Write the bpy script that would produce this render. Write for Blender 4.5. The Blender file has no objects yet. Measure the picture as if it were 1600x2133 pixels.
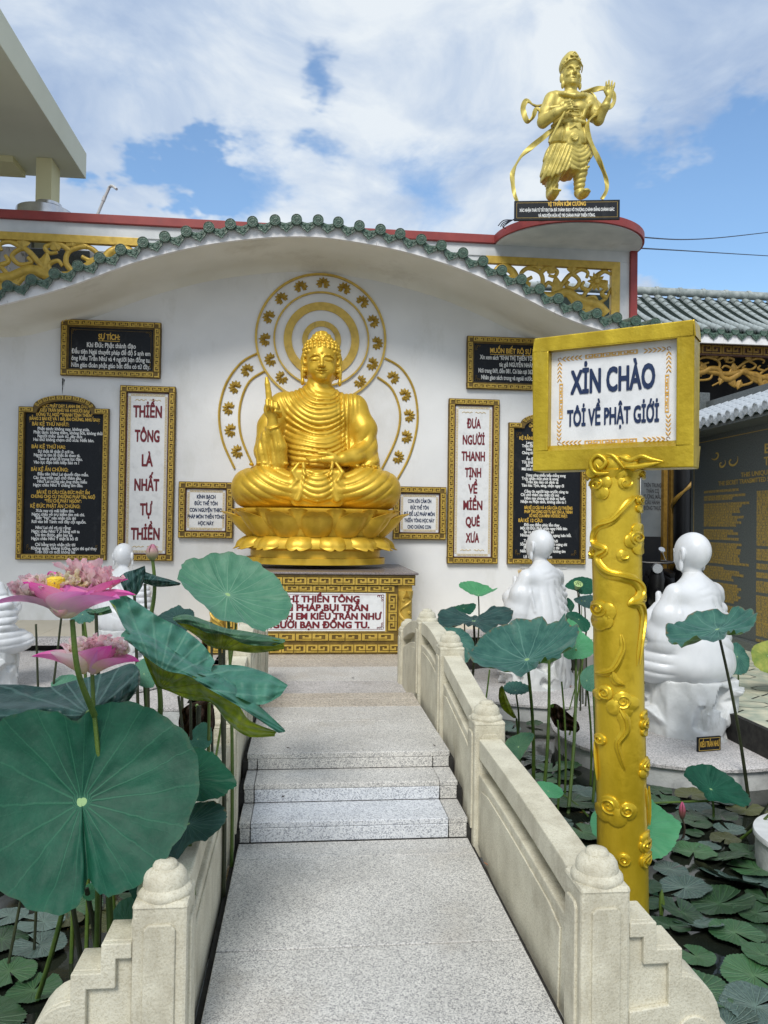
import bpy, bmesh, math, random
import numpy as np
from mathutils import Vector, Matrix
R = math.radians
rnd = random.Random(7)
S = bpy.context.scene
C = S.collection

# ---------------------------------------------------------------- camera
F, CX, CY = 1605.0, 800.0, 1066.5
EYE = Vector((0, 0, 1.6))
YAW, PITCH, ROLL = math.atan(162 / F), math.atan(26 / F), 0.014
_f = Vector((math.sin(YAW) * math.cos(PITCH), math.cos(YAW) * math.cos(PITCH), math.sin(PITCH)))
_r0 = Vector((math.cos(YAW), -math.sin(YAW), 0))
_u0 = _r0.cross(_f)
_r = _r0 * math.cos(ROLL) + _u0 * math.sin(ROLL)
_u = _u0 * math.cos(ROLL) - _r0 * math.sin(ROLL)
cam = bpy.data.objects.new('camera', bpy.data.cameras.new('camera'))
C.objects.link(cam)
S.camera = cam
cam.matrix_world = Matrix(((_r.x, _u.x, -_f.x, EYE.x), (_r.y, _u.y, -_f.y, EYE.y), (_r.z, _u.z, -_f.z, EYE.z), (0, 0, 0, 1)))
cam.data.sensor_fit = 'VERTICAL'
cam.data.sensor_height = 24
cam.data.lens = 24 * F / 2133
cam.data.clip_start = 0.05
cam.data.clip_end = 3000

def ray(px, py):
    return _f * F + _r * (px - CX) - _u * (py - CY)
def at(px, py, Y):
    d = ray(px, py); return EYE + d * ((Y - EYE.y) / d.y)
def atz(px, py, Z):
    d = ray(px, py); return EYE + d * ((Z - EYE.z) / d.z)
def atx(px, py, X):
    d = ray(px, py); return EYE + d * ((X - EYE.x) / d.x)

# ---------------------------------------------------------------- sky and sun
SUN_EL, SUN_AZ = R(47), R(200)          # azimuth clockwise from +y: behind the camera, to the left
W = bpy.data.worlds.new('World'); S.world = W; W.use_nodes = True
wt = W.node_tree; wt.nodes.clear()
def wn(t, **k):
    n = wt.nodes.new(t)
    for a, b in k.items(): setattr(n, a, b)
    return n
def wl(a, b): wt.links.new(a, b)
def wmath(op, a, b=None, c=None, clamp=False):
    n = wn('ShaderNodeMath', operation=op, use_clamp=clamp)
    for i, v in enumerate((a, b, c)):
        if v is None: continue
        if isinstance(v, (int, float)): n.inputs[i].default_value = v
        else: wl(v, n.inputs[i])
    return n.outputs[0]
out = wn('ShaderNodeOutputWorld'); bg = wn('ShaderNodeBackground'); bg.inputs[1].default_value = 0.1
sky = wn('ShaderNodeTexSky', sky_type='NISHITA'); sky.sun_disc = False
sky.sun_elevation = SUN_EL; sky.sun_rotation = SUN_AZ; sky.air_density = 1.3; sky.dust_density = 0.6; sky.ozone_density = 2.0
tc = wn('ShaderNodeTexCoord')
nrm = wn('ShaderNodeVectorMath', operation='NORMALIZE'); wl(tc.outputs['Generated'], nrm.inputs[0])
def wnoise(scale, detail, rough, off, dist=0.0, src=None):
    m = wn('ShaderNodeMapping'); m.inputs['Location'].default_value = off; m.inputs['Scale'].default_value = (1, 1, 1.9)
    wl(src or nrm.outputs[0], m.inputs[0])
    n = wn('ShaderNodeTexNoise'); n.inputs['Scale'].default_value = scale; n.inputs['Detail'].default_value = detail
    n.inputs['Roughness'].default_value = rough; n.inputs['Distortion'].default_value = dist
    wl(m.outputs[0], n.inputs['Vector']); return n
warp = wnoise(5.0, 5, 0.6, (3, 1, 7))
ws = wn('ShaderNodeVectorMath', operation='SUBTRACT'); wl(warp.outputs['Color'], ws.inputs[0]); ws.inputs[1].default_value = (.5, .5, .5)
wsc = wn('ShaderNodeVectorMath', operation='SCALE'); wl(ws.outputs[0], wsc.inputs[0]); wsc.inputs['Scale'].default_value = 0.26
wa = wn('ShaderNodeVectorMath', operation='ADD'); wl(nrm.outputs[0], wa.inputs[0]); wl(wsc.outputs[0], wa.inputs[1])
n1 = wnoise(3.4, 10, 0.66, (0.4, 0.2, 0.1), 0.3)
cov = wmath('MULTIPLY_ADD', n1.outputs['Fac'], 2.1, -0.02)        # mostly cloud
for (px, py, rr, amt) in ((1440, 400, .085, 1.35), (1570, 430, .10, 1.4), (1600, 560, .08, 1.2), (1400, 575, .05, 1.0), (425, 415, .040, 1.3), (330, 405, .030, 1.1), (215, 385, .025, 1.0), (650, 130, .035, .8), (700, 330, .035, .6), (500, 432, .06, .7),
                          (1330, 350, .06, .6), (930, 385, .06, .5), (1540, 560, .10, .5)):
    d0 = ray(px, py).normalized()
    dd = wn('ShaderNodeVectorMath', operation='DISTANCE'); wl(wa.outputs[0], dd.inputs[0]); dd.inputs[1].default_value = d0
    mr = wn('ShaderNodeMapRange', interpolation_type='SMOOTHSTEP'); wl(dd.outputs['Value'], mr.inputs[0])
    mr.inputs[1].default_value = rr * 0.25; mr.inputs[2].default_value = rr * 1.35; mr.inputs[3].default_value = amt; mr.inputs[4].default_value = 0
    cov = wmath('SUBTRACT', cov, mr.outputs[0])
covc = wn('ShaderNodeMapRange', interpolation_type='SMOOTHSTEP'); wl(cov, covc.inputs[0])
covc.inputs[1].default_value = 0.02; covc.inputs[2].default_value = 0.95; covc.inputs[3].default_value = 0.03; covc.inputs[4].default_value = 0.97
n2 = wnoise(4.4, 9, 0.56, (7.4, 2.2, 5.1), 0.5)
cr = wn('ShaderNodeValToRGB'); wl(n2.outputs['Fac'], cr.inputs[0])
cr.color_ramp.elements[0].position = 0.34; cr.color_ramp.elements[0].color = (2.9, 3.8, 5.4, 1)
cr.color_ramp.elements[1].position = 0.62; cr.color_ramp.elements[1].color = (6.3, 6.75, 7.15, 1)
e = cr.color_ramp.elements.new(0.47); e.color = (4.2, 5.0, 6.2, 1)
bl = wn('ShaderNodeMix', data_type='RGBA', blend_type='MULTIPLY'); bl.inputs[0].default_value = 1
wl(sky.outputs[0], bl.inputs['A']); bl.inputs['B'].default_value = (1.05, 1.22, 1.36, 1)
mx = wn('ShaderNodeMix', data_type='RGBA'); wl(covc.outputs[0], mx.inputs[0]); wl(bl.outputs['Result'], mx.inputs['A']); wl(cr.outputs[0], mx.inputs['B'])
wl(mx.outputs['Result'], bg.inputs[0]); wl(bg.outputs[0], out.inputs[0])

sun = bpy.data.objects.new('sun', bpy.data.lights.new('sun', 'SUN')); C.objects.link(sun)
sun.data.energy = 2.1; sun.data.angle = R(20); sun.data.color = (1.0, 0.97, 0.92)
sd = Vector((math.sin(SUN_AZ) * math.cos(SUN_EL), math.cos(SUN_AZ) * math.cos(SUN_EL), math.sin(SUN_EL)))
sun.rotation_euler = sd.to_track_quat('Z', 'Y').to_euler(); sun.location = (0, 0, 20)
S.view_settings.view_transform = 'Standard'; S.view_settings.look = 'None'; S.view_settings.gamma = 1
S.view_settings.exposure = 0.40
S.view_settings.use_curve_mapping = False

# ---------------------------------------------------------------- materials
def newmat(name):
    m = bpy.data.materials.new(name); m.use_nodes = True
    return m, m.node_tree, m.node_tree.nodes['Principled BSDF']
def nd(t, typ, **k):
    n = t.nodes.new(typ)
    for a, b in k.items(): setattr(n, a, b)
    return n
def c4(c): return (c[0], c[1], c[2], 1)
def M(name, c1, c2=None, scale=6, rough=.6, metal=0, bump=0, bscale=60, detail=5, lo=.35, hi=.65, stain=None, stain_amt=.5, stain_scale=2.2, speck=None, speck_scale=260, spec=.5, streak=1, coat=0, rvar=0, sep=(.56, .72)):
    """noise mix of two colours, optional fine speckle, optional stains, noise bump"""
    m, t, b = newmat(name)
    co = nd(t, 'ShaderNodeTexCoord')
    mp = nd(t, 'ShaderNodeMapping'); mp.inputs['Scale'].default_value = (1, 1, streak); t.links.new(co.outputs['Object'], mp.inputs[0])
    n = nd(t, 'ShaderNodeTexNoise'); n.inputs['Scale'].default_value = scale; n.inputs['Detail'].default_value = detail
    t.links.new(mp.outputs[0], n.inputs['Vector'])
    r = nd(t, 'ShaderNodeValToRGB'); r.color_ramp.elements[0].position = lo; r.color_ramp.elements[1].position = hi
    r.color_ramp.elements[0].color = c4(c1); r.color_ramp.elements[1].color = c4(c2 or c1)
    t.links.new(n.outputs['Fac'], r.inputs[0]); col = r.outputs[0]
    if speck:
        v = nd(t, 'ShaderNodeTexVoronoi'); v.inputs['Scale'].default_value = speck_scale
        t.links.new(co.outputs['Object'], v.inputs['Vector'])
        bw = nd(t, 'ShaderNodeSeparateColor'); t.links.new(v.outputs['Color'], bw.inputs[0])
        rr = nd(t, 'ShaderNodeValToRGB'); rr.color_ramp.interpolation = 'CONSTANT'
        el = rr.color_ramp.elements; el[0].position = 0; el[0].color = c4(speck[0]); el[1].position = .22; el[1].color = c4(speck[1])
        for p_, s_ in zip((.5, .78), speck[2:]):
            x = el.new(p_); x.color = c4(s_)
        t.links.new(bw.outputs[0], rr.inputs[0])
        mm = nd(t, 'ShaderNodeMix', data_type='RGBA', blend_type='MULTIPLY'); mm.inputs[0].default_value = 1
        t.links.new(col, mm.inputs['A']); t.links.new(rr.outputs[0], mm.inputs['B']); col = mm.outputs['Result']
    if stain:
        n3 = nd(t, 'ShaderNodeTexNoise'); n3.inputs['Scale'].default_value = stain_scale; n3.inputs['Detail'].default_value = 8; n3.inputs['Roughness'].default_value = .68
        mp3 = nd(t, 'ShaderNodeMapping'); mp3.inputs['Location'].default_value = (3.3, 1.7, .4); mp3.inputs['Scale'].default_value = (1, 1, .45)
        t.links.new(co.outputs['Object'], mp3.inputs[0]); t.links.new(mp3.outputs[0], n3.inputs['Vector'])
        mr = nd(t, 'ShaderNodeMapRange'); mr.inputs[1].default_value = sep[0]; mr.inputs[2].default_value = sep[1]; mr.inputs[4].default_value = stain_amt
        t.links.new(n3.outputs['Fac'], mr.inputs[0])
        mm = nd(t, 'ShaderNodeMix', data_type='RGBA'); t.links.new(mr.outputs[0], mm.inputs[0]); t.links.new(col, mm.inputs['A']); mm.inputs['B'].default_value = c4(stain)
        col = mm.outputs['Result']
    t.links.new(col, b.inputs['Base Color'])
    b.inputs['Roughness'].default_value = rough; b.inputs['Metallic'].default_value = metal; b.inputs['Specular IOR Level'].default_value = spec
    b.inputs['Coat Weight'].default_value = coat; b.inputs['Coat Roughness'].default_value = .25
    if rvar:
        mr2 = nd(t, 'ShaderNodeMapRange'); mr2.inputs[3].default_value = rough - rvar; mr2.inputs[4].default_value = rough + rvar
        t.links.new(n.outputs['Fac'], mr2.inputs[0]); t.links.new(mr2.outputs[0], b.inputs['Roughness'])
    if bump:
        n2 = nd(t, 'ShaderNodeTexNoise'); n2.inputs['Scale'].default_value = bscale; n2.inputs['Detail'].default_value = 4
        t.links.new(co.outputs['Object'], n2.inputs['Vector'])
        bp = nd(t, 'ShaderNodeBump'); bp.inputs['Strength'].default_value = bump; bp.inputs['Distance'].default_value = .01
        t.links.new(n2.outputs['Fac'], bp.inputs['Height']); t.links.new(bp.outputs[0], b.inputs['Normal'])
    return m

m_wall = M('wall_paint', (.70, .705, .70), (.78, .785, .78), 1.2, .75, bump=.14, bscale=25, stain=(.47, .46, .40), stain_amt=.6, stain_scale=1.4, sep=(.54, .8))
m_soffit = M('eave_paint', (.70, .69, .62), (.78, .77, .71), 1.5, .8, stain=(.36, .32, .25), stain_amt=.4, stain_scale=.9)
m_fascia = M('fascia_paint', (.74, .73, .73), (.84, .83, .83), 9, .7, stain=(.25, .24, .22), stain_amt=.9, stain_scale=14, sep=(.6, .68))
m_red = M('red_coping_paint', (.24, .030, .028), (.30, .045, .038), 5, .5, stain=(.2, .05, .05), stain_scale=6)
m_grey_paint = M('pale_grey_paint', (.52, .54, .55), (.66, .67, .67), 3, .7, stain=(.35, .35, .34), stain_amt=.5, stain_scale=2)
m_goldp = M('gold_ochre_paint', (.50, .33, .055), (.62, .42, .075), 14, .42, .25, bump=.2, bscale=40, stain=(.25, .17, .04), stain_amt=.6, stain_scale=10)
m_goldd = M('dark_gold_recess', (.11, .066, .011), (.18, .115, .02), 14, .55, .15)  # darker gold in the recesses so the raised meander stands out; also thin lines
m_gold = M('statue_gold_paint', (.60, .375, .026), (.72, .465, .048), 7, .42, .42, bump=.10, bscale=22, stain=(.52, .27, .012), stain_amt=.5, stain_scale=5, rvar=.08)
m_gold2 = M('guardian_gold_paint', (.50, .40, .09), (.66, .54, .15), 12, .5, .35, bump=.15, bscale=30, stain=(.2, .15, .04), stain_amt=.7, stain_scale=8)
m_signgold = M('sign_gold_paint', (.40, .27, .010), (.62, .45, .03), 7, .38, .5, rvar=.14, bump=.35, bscale=28, stain=(.66, .52, .08), stain_amt=.4, stain_scale=9, streak=.35)
m_polegold = M('pole_gold_paint', (.55, .375, .016), (.72, .50, .035), 9, .30, .55, bump=.3, bscale=24, stain=(.26, .15, .01), stain_amt=.6, stain_scale=7, streak=.3)
m_black = M('black_granite', (.006, .008, .011), (.010, .012, .016), 60, .45, spec=.25, stain=(.09, .09, .09), stain_amt=.25, stain_scale=6)
m_marble = M('white_marble', (.66, .665, .66), (.75, .755, .75), 11, .4, detail=8, lo=.3, hi=.5, stain=(.50, .50, .50), stain_amt=.5, stain_scale=9)
m_white = M('white_gloss_paint', (.64, .655, .665), (.73, .74, .75), 4, .36, bump=.08, bscale=18, stain=(.48, .47, .42), stain_amt=.5, stain_scale=5, sep=(.55, .75))
m_rock = M('white_rock_paint', (.52, .535, .53), (.70, .71, .70), 5, .5, bump=.5, bscale=16, stain=(.34, .34, .30), stain_amt=.8, stain_scale=5)
m_granite = M('deck_granite', (.55, .54, .515), (.65, .64, .615), 2.5, .5, speck=((.47, .47, .48), (.80, .80, .79), (.98, .97, .95), (1.14, 1.13, 1.10)), speck_scale=230, stain=(.38, .33, .26), stain_amt=.35, stain_scale=1.7)
m_granite_far = M('landing_granite', (.47, .43, .38), (.56, .52, .46), 2.5, .5, speck=((.45, .43, .41), (.8, .78, .75), (1, .98, .95), (1.15, 1.12, 1.06)), speck_scale=150, stain=(.36, .30, .22), stain_amt=.4, stain_scale=1.7)
m_granite_blue = M('sky_sheen_granite', (.60, .62, .645), (.68, .70, .73), 3, .45, speck=((.50, .51, .54), (.85, .86, .88), (1, 1, 1), (1.1, 1.1, 1.08)), speck_scale=190)  # granite with the steps' bluish sky sheen mixed into its colour
m_disc = M('pedestal_granite', (.46, .45, .44), (.56, .55, .54), 3, .6, speck=((.5, .5, .5), (.85, .84, .83), (1, .98, .97), (1.15, 1.1, 1.1)), speck_scale=140, stain=(.28, .25, .22), stain_amt=.5, stain_scale=3)
m_discside = M('pedestal_side_render', (.42, .43, .42), (.56, .57, .55), 7, .8, bump=.4, stain=(.10, .11, .09), stain_amt=.85, stain_scale=5)
m_stone = M('balustrade_stone', (.53, .50, .39), (.68, .65, .52), 6, .78, bump=.28, bscale=110, speck=((.86, .84, .80), (.97, .96, .94), (1, 1, 1), (1.04, 1.03, 1.02)), speck_scale=260, stain=(.27, .23, .15), stain_amt=.65, stain_scale=4.5, sep=(.52, .74))
m_dark = M('near_black_gap', (.012, .011, .010), (.03, .028, .024), 20, .9)  # near-black for joints, grooves, ledge and kerb faces, wall streaks
m_tile_g = M('green_glazed_tile', (.030, .070, .048), (.085, .145, .105), 16, .3, bump=.6, bscale=60, stain=(.17, .17, .13), stain_amt=.7, stain_scale=22, sep=(.5, .7))
m_tile_hall = M('pale_green_roof_tile', (.24, .275, .26), (.42, .455, .435), 9, .22, bump=.2, stain=(.12, .17, .14), stain_amt=.4, stain_scale=12)
m_tile_dark = M('dark_green_pan_tile', (.008, .014, .012), (.02, .03, .024), 20, .8, spec=.1)
m_tile_grey = M('grey_cement_tile', (.36, .40, .44), (.47, .51, .55), 30, .6, bump=.3, stain=(.22, .24, .26), stain_amt=.5, stain_scale=20)
m_tile_red = M('terracotta_tile', (.42, .11, .065), (.55, .17, .10), 20, .6)
m_brown = M('dark_wood_brown', (.07, .028, .015), (.12, .05, .025), 12, .55)
m_carve = M('carved_gold_brown', (.25, .14, .02), (.36, .21, .035), 14, .5, .2)
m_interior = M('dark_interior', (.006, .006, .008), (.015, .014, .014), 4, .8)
m_cap = M('brown_grey_granite_cap', (.16, .135, .13), (.24, .20, .195), 80, .25, speck=((.7, .7, .7), (1, 1, 1), (1.1, 1.1, 1.1)), speck_scale=120)
m_creamb = M('cream_render', (.66, .67, .53), (.71, .72, .58), 1, .8)
m_yellowb = M('pale_yellow_render', (.62, .58, .33), (.68, .64, .38), 1, .8)
m_steel = M('stainless_steel', (.55, .55, .56), (.65, .65, .66), 8, .25, .9)
m_pvc = M('grey_pipe', (.50, .50, .50), (.6, .6, .6), 8, .5)
m_wire = M('cable_rubber', (.01, .012, .03), None, 3, .6)
m_redtxt = M('red_letter_paint', (.13, .006, .012), (.18, .008, .016), 30, .5)
m_bluetxt = M('navy_letter_paint', (.003, .015, .062), (.005, .024, .085), 30, .45)
m_whitetxt = M('white_letter_paint', (.72, .72, .70), (.8, .8, .78), 30, .6)
m_goldtxt = M('gold_letter_paint', (.62, .38, .05), (.75, .48, .08), 30, .45, .2)
m_goldtxt2 = M('dull_gold_letter_paint', (.50, .34, .08), (.62, .43, .11), 30, .5, .2)
m_palegold = M('pale_gold_print', (.60, .46, .22), (.68, .54, .30), 30, .5)
m_orange = M('orange_gold_print', (.62, .33, .04), (.72, .42, .08), 30, .5)
m_mongranite = M('dark_grey_granite', (.075, .088, .086), (.14, .155, .15), 60, .3, detail=8)
m_black2 = M('black_plastic', (.006, .006, .007), (.012, .012, .013), 3, .4)
m_beige = M('beige_floor_tile', (.58, .52, .40), (.66, .60, .48), 2, .5)
m_pave = M('green_cream_paving', (.38, .42, .33), (.60, .58, .44), 5, .55, lo=.4, hi=.6, stain=(.25, .30, .25), stain_amt=.4)
m_concrete = M('concrete', (.28, .27, .25), (.36, .35, .33), 3, .85)
m_water = M('pond_water', (.010, .013, .010), (.020, .024, .016), 3, .06, bump=.05, bscale=9)
m_earth = M('bare_earth', (.10, .09, .07), (.15, .13, .10), 2, .9)

# ---------------------------------------------------------------- object helpers
def tag(o, label=None, cat=None, group=None, kind=None):
    if label: o['label'] = label
    if cat: o['category'] = cat
    if group: o['group'] = group
    if kind: o['kind'] = kind
    return o
def parent(o, p):
    o.parent = p
    o.matrix_parent_inverse = world_of(p).inverted()
    return o
def world_of(o):
    b = Matrix.LocRotScale(o.location, o.rotation_euler, o.scale)
    return (world_of(o.parent) @ o.matrix_parent_inverse @ b) if o.parent else b
def empty(name, loc, label=None, cat=None, group=None, rz=0):
    o = bpy.data.objects.new(name, None); C.objects.link(o); o.location = loc; o.rotation_euler = (0, 0, rz)
    o.empty_display_size = .1
    return tag(o, label, cat, group)
def add(name, mesh, p=None, loc=None, rot=None, scale=None):
    o = bpy.data.objects.new(name, mesh); C.objects.link(o)
    if loc is not None: o.location = loc
    if rot is not None: o.rotation_euler = rot
    if scale is not None: o.scale = scale
    if p is not None: parent(o, p)
    return o
class MB:
    def __init__(s): s.v = []; s.f = []; s.m = []; s.uv = None
    def quadbox(s, o, ax, ay, az, mi=0):
        """box from corner o spanned by three vectors"""
        n = len(s.v); o, ax, ay, az = map(Vector, (o, ax, ay, az))
        for k in range(8): s.v.append(tuple(o + ax * (k & 1) + ay * ((k >> 1) & 1) + az * ((k >> 2) & 1)))
        fs = [(0, 2, 3, 1), (4, 5, 7, 6), (0, 1, 5, 4), (2, 6, 7, 3), (0, 4, 6, 2), (1, 3, 7, 5)]
        if ax.cross(ay).dot(az) < 0: fs = [tuple(reversed(q)) for q in fs]
        for q in fs: s.f.append(tuple(n + i for i in q)); s.m.append(mi)
        return s
    def box(s, x0, x1, y0, y1, z0, z1, mi=0):
        return s.quadbox((x0, y0, z0), (x1 - x0, 0, 0), (0, y1 - y0, 0), (0, 0, z1 - z0), mi)
    def prism(s, poly, d, mi=0):
        """poly: list of 3-D points (ccw seen from outside of front), extruded by vector d"""
        n = len(s.v); k = len(poly); d = Vector(d)
        for p in poly: s.v.append(tuple(p))
        for p in poly: s.v.append(tuple(Vector(p) + d))
        s.f.append(tuple(range(n, n + k))); s.f.append(tuple(reversed(range(n + k, n + 2 * k)))); s.m += [mi, mi]
        for i in range(k):
            j = (i + 1) % k; s.f.append((n + j, n + i, n + k + i, n + k + j)); s.m.append(mi)
        return s
    def grid(s, P, mi=0, cu=False, cv=False):
        """P: array (nu,nv,3)"""
        P = np.asarray(P); nu, nv = P.shape[:2]; n = len(s.v)
        s.v += [tuple(q) for q in P.reshape(-1, 3)]
        for i in range(nu if cu else nu - 1):
            for j in range(nv if cv else nv - 1):
                a = i * nv + j; b = ((i + 1) % nu) * nv + j; c = ((i + 1) % nu) * nv + (j + 1) % nv; e = i * nv + (j + 1) % nv
                s.f.append((n + a, n + b, n + c, n + e)); s.m.append(mi)
        return s
    def lathe(s, prof, c=(0, 0, 0), seg=20, mi=0, a0=0, a1=2 * math.pi):
        full = abs(a1 - a0 - 2 * math.pi) < 1e-6
        na = seg if full else seg + 1
        P = [[(c[0] + r * math.cos(a0 + (a1 - a0) * i / seg), c[1] + r * math.sin(a0 + (a1 - a0) * i / seg), c[2] + z) for r, z in prof] for i in range(na)]
        return s.grid(P, mi, cu=full)
    def tube(s, pts, rad, seg=8, mi=0, flat=1.0, up=None, caps=True):
        pts = [Vector(p) for p in pts]; n = len(pts)
        if not hasattr(rad, '__len__'): rad = [rad] * n
        rings = []; prev = None
        for i, p in enumerate(pts):
            t = (pts[min(i + 1, n - 1)] - pts[max(i - 1, 0)])
            t = t.normalized() if t.length > 1e-9 else Vector((0, 0, 1))
            if up is not None: b = Vector(up[i]) if isinstance(up, list) else Vector(up)
            else: b = prev if prev is not None else (Vector((0, 0, 1)) if abs(t.z) < .9 else Vector((1, 0, 0)))
            a = t.cross(b)
            if a.length < 1e-6: a = t.orthogonal()
            a.normalize(); b2 = a.cross(t).normalized(); prev = b2
            rings.append([tuple(p + a * (rad[i] * math.cos(2 * math.pi * k / seg)) + b2 * (rad[i] * flat * math.sin(2 * math.pi * k / seg))) for k in range(seg)])
        base = len(s.v); s.grid(rings, mi, cv=True)
        if caps:
            s.f.append(tuple(base + k for k in range(seg))); s.m.append(mi)
            s.f.append(tuple(base + (n - 1) * seg + k for k in reversed(range(seg)))); s.m.append(mi)
        return s
    def mesh(s, name, mats, smooth=False, bevel=0):
        me = bpy.data.meshes.new(name); me.from_pydata(s.v, [], s.f)
        mats = mats if isinstance(mats, (list, tuple)) else [mats]
        for m in mats: me.materials.append(m)
        if len(mats) > 1: me.polygons.foreach_set('material_index', s.m)
        me.polygons.foreach_set('use_smooth', [bool(smooth)] * len(me.polygons))
        if bevel:
            bm = bmesh.new(); bm.from_mesh(me); bmesh.ops.remove_doubles(bm, verts=bm.verts, dist=1e-5)
            bmesh.ops.recalc_face_normals(bm, faces=bm.faces)
            ed = [e for e in bm.edges if len(e.link_faces) == 2 and e.calc_face_angle(0) > .5]
            bmesh.ops.bevel(bm, geom=ed, offset=bevel, segments=2, affect='EDGES', profile=.5, clamp_overlap=True)
            bm.to_mesh(me); bm.free()
        elif smooth != 'raw':
            bm = bmesh.new(); bm.from_mesh(me); bmesh.ops.recalc_face_normals(bm, faces=bm.faces); bm.to_mesh(me); bm.free()
        if smooth and smooth != 'raw':
            me.polygons.foreach_set('use_smooth', [True] * len(me.polygons))
            try: me.set_sharp_from_angle(angle=R(45))
            except Exception: pass
        me.update(); return me
    def obj(s, name, mats, p=None, smooth=False, bevel=0, loc=None):
        return add(name, s.mesh(name, mats, smooth, bevel), p, loc)
def catmull(pts, n=8, closed=False):
    P = [np.array(p, float) for p in pts]; k = len(P); o = []
    for i in range(k if closed else k - 1):
        g = lambda j: P[j % k] if closed else P[max(0, min(k - 1, j))]
        a, b, c, d = g(i - 1), g(i), g(i + 1), g(i + 2)
        for q in range(n):
            t = q / n
            o.append(.5 * ((2 * b) + (c - a) * t + (2 * a - 5 * b + 4 * c - d) * t * t + (3 * b - a - 3 * c + d) * t ** 3))
    if not closed: o.append(P[-1])
    return o
FIT = []; BOLD = {}
def text(body, center, size, m, p=None, width=None, xs=.8, off=.01, rot=(R(90), 0, 0), ls=1.0, align='CENTER', ext=.002, name='lettering', valign='CENTER'):
    c = bpy.data.curves.new(name, 'FONT'); c.body = body; c.size = size; c.align_x = align; c.align_y = valign
    c.space_line = ls; c.extrude = 0; c.resolution_u = 3; c.offset = .003 * size; c.materials.append(m)
    o = bpy.data.objects.new(name, c); C.objects.link(o); o.location = center; o.rotation_euler = rot; o.scale = (xs, 1, 1)
    if p is not None: parent(o, p)
    if width: FIT.append((o, width))
    BOLD[o.name] = off * size * 1.25
    return o
KEY = [(.03, .03, .20, .97), (.20, .79, .97, .97), (.80, .28, .97, .79), (.43, .28, .80, .47), (.43, .47, .57, .66), (.20, .03, .97, .17)]
def fret(mb, o, ux, uy, nz, L, w, n=None, depth=.012, mi=0, flip=False):
    """raised meander along ux for length L and width w; nz = outward normal"""
    o, ux, uy, nz = Vector(o), Vector(ux), Vector(uy), Vector(nz)
    n = n or max(1, round(L / (w * 1.25))); cl = L / n
    for i in range(n):
        for (a, b, c, d) in KEY:
            if (i % 2 == 1) != flip: a, c = 1 - c, 1 - a
            mb.quadbox(o + ux * (cl * (i + a)) + uy * (w * b), ux * (cl * (c - a)), uy * (w * (d - b)), nz * depth, mi)

# ================================================================= SETTING
WY = 10.4
def structure(o): o['kind'] = 'structure'; return o
structure(MB().box(-400, 400, -400, 400, -1.2, -.9).obj('ground', m_earth))
structure(MB().box(-8.5, 3.57, -1.2, 9.4, -.45, -.35).obj('pond_water', m_water))
g = MB(); g.box(-30, 30, -30, -1.2, -1, 0); g.box(-30, -8.5, -1.2, 14, -1, .1)
structure(g.obj('courtyard', m_concrete))
FZ = .15
# left pavement beside the bridge
pv = structure(MB().box(-8.5, -.95, 6.15, 8.9, -.9, FZ - .03).obj('pavement', m_discside))
s = MB()
for i in range(9):
    for j in range(3):
        x0 = -8.4 + i * .85; y0 = 6.15 + j * .92
        if x0 > -1.2: continue
        add('paving_slab', MB().box(x0, x0 + .84, y0, y0 + .91, FZ - .028, FZ).mesh('paving_slab', m_disc, bevel=.004), pv)
# raised ledge along the foot of the wall
lg = structure(MB().box(-8.5, -1.14, 8.95, WY, FZ, .27).obj('wall_ledge', m_dark))
lg2 = structure(MB().box(1.35, 3.4, 9.45, WY, -.9, .27).obj('wall_ledge', m_dark))
for (a, b, y0, p) in ((-8.5, -1.14, 8.80, lg), (1.35, 3.4, 9.38, lg2)):
    n = round((b - a) / .62)
    add('ledge_edge_slab', MB().box(a, b, y0, y0 + .14, .22, .302).mesh('ledge_edge', m_disc, bevel=.004), p)
    for i in range(n):
        add('floor_tile', MB().box(a + i * (b - a) / n + .002, a + (i + 1) * (b - a) / n - .002, y0 + .142, WY - .003, .27, .30).mesh('floor_tile', m_beige, bevel=.002), p)
# landing in front of the plinth
ld = structure(MB().box(-.93, 1.33, 6.3, WY, -.9, FZ - .03).obj('landing', m_discside))
for i, y0 in enumerate((6.3, 6.62, 7.15, 7.85, 8.28, 8.6)):
    y1 = (6.62, 7.15, 7.85, 8.28, 8.6, 10.3)[i]
    add('granite_slab', MB().box(-.93, 1.33, y0 + .003, y1 - .002, FZ - .028, FZ).mesh('landing_slab', (m_granite_far, m_disc, m_granite, m_granite_far, m_granite_far, m_granite_far)[i], bevel=.003), ld)
# right terrace with patterned paving
tr = structure(MB().box(3.62, 14, -1.2, 9.2, -.9, .02).obj('terrace', m_discside))
tr2 = structure(MB().box(3.45, 14, 9.2, 22, -.9, .02).obj('hall_floor', m_concrete))
T = .62
tm = MB(); tm.box(.004, T - .004, .004, T - .004, 0, .028)
tile_me = tm.mesh('patterned_paver', m_pave, bevel=.003)
gm = MB()     # octagon groove drawn as a thin dark inlay standing 1 mm proud
def ringpoly(mb, c, r, w, n, z, rot=0):
    for k in range(n):
        a = rot + 2 * math.pi * k / n; b = rot + 2 * math.pi * (k + 1) / n
        p = [Vector((c[0] + q * math.cos(t), c[1] + q * .62 * math.sin(t), z)) for q, t in ((r, a), (r, b), (r - w, b), (r - w, a))]
        mb.v += [tuple(q) for q in p]; n0 = len(mb.v) - 4; mb.f.append((n0, n0 + 1, n0 + 2, n0 + 3)); mb.m.append(0)
ringpoly(gm, (T / 2, T / 2), .21, .016, 8, .0295, R(22.5))
gm.quadbox((.01, .01, .028), (.13, .1, 0), (.012, -.012, 0), (0, 0, .0015)); gm.quadbox((T - .01, T - .01, .028), (-.13, -.1, 0), (-.012, .012, 0), (0, 0, .0015))
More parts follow.
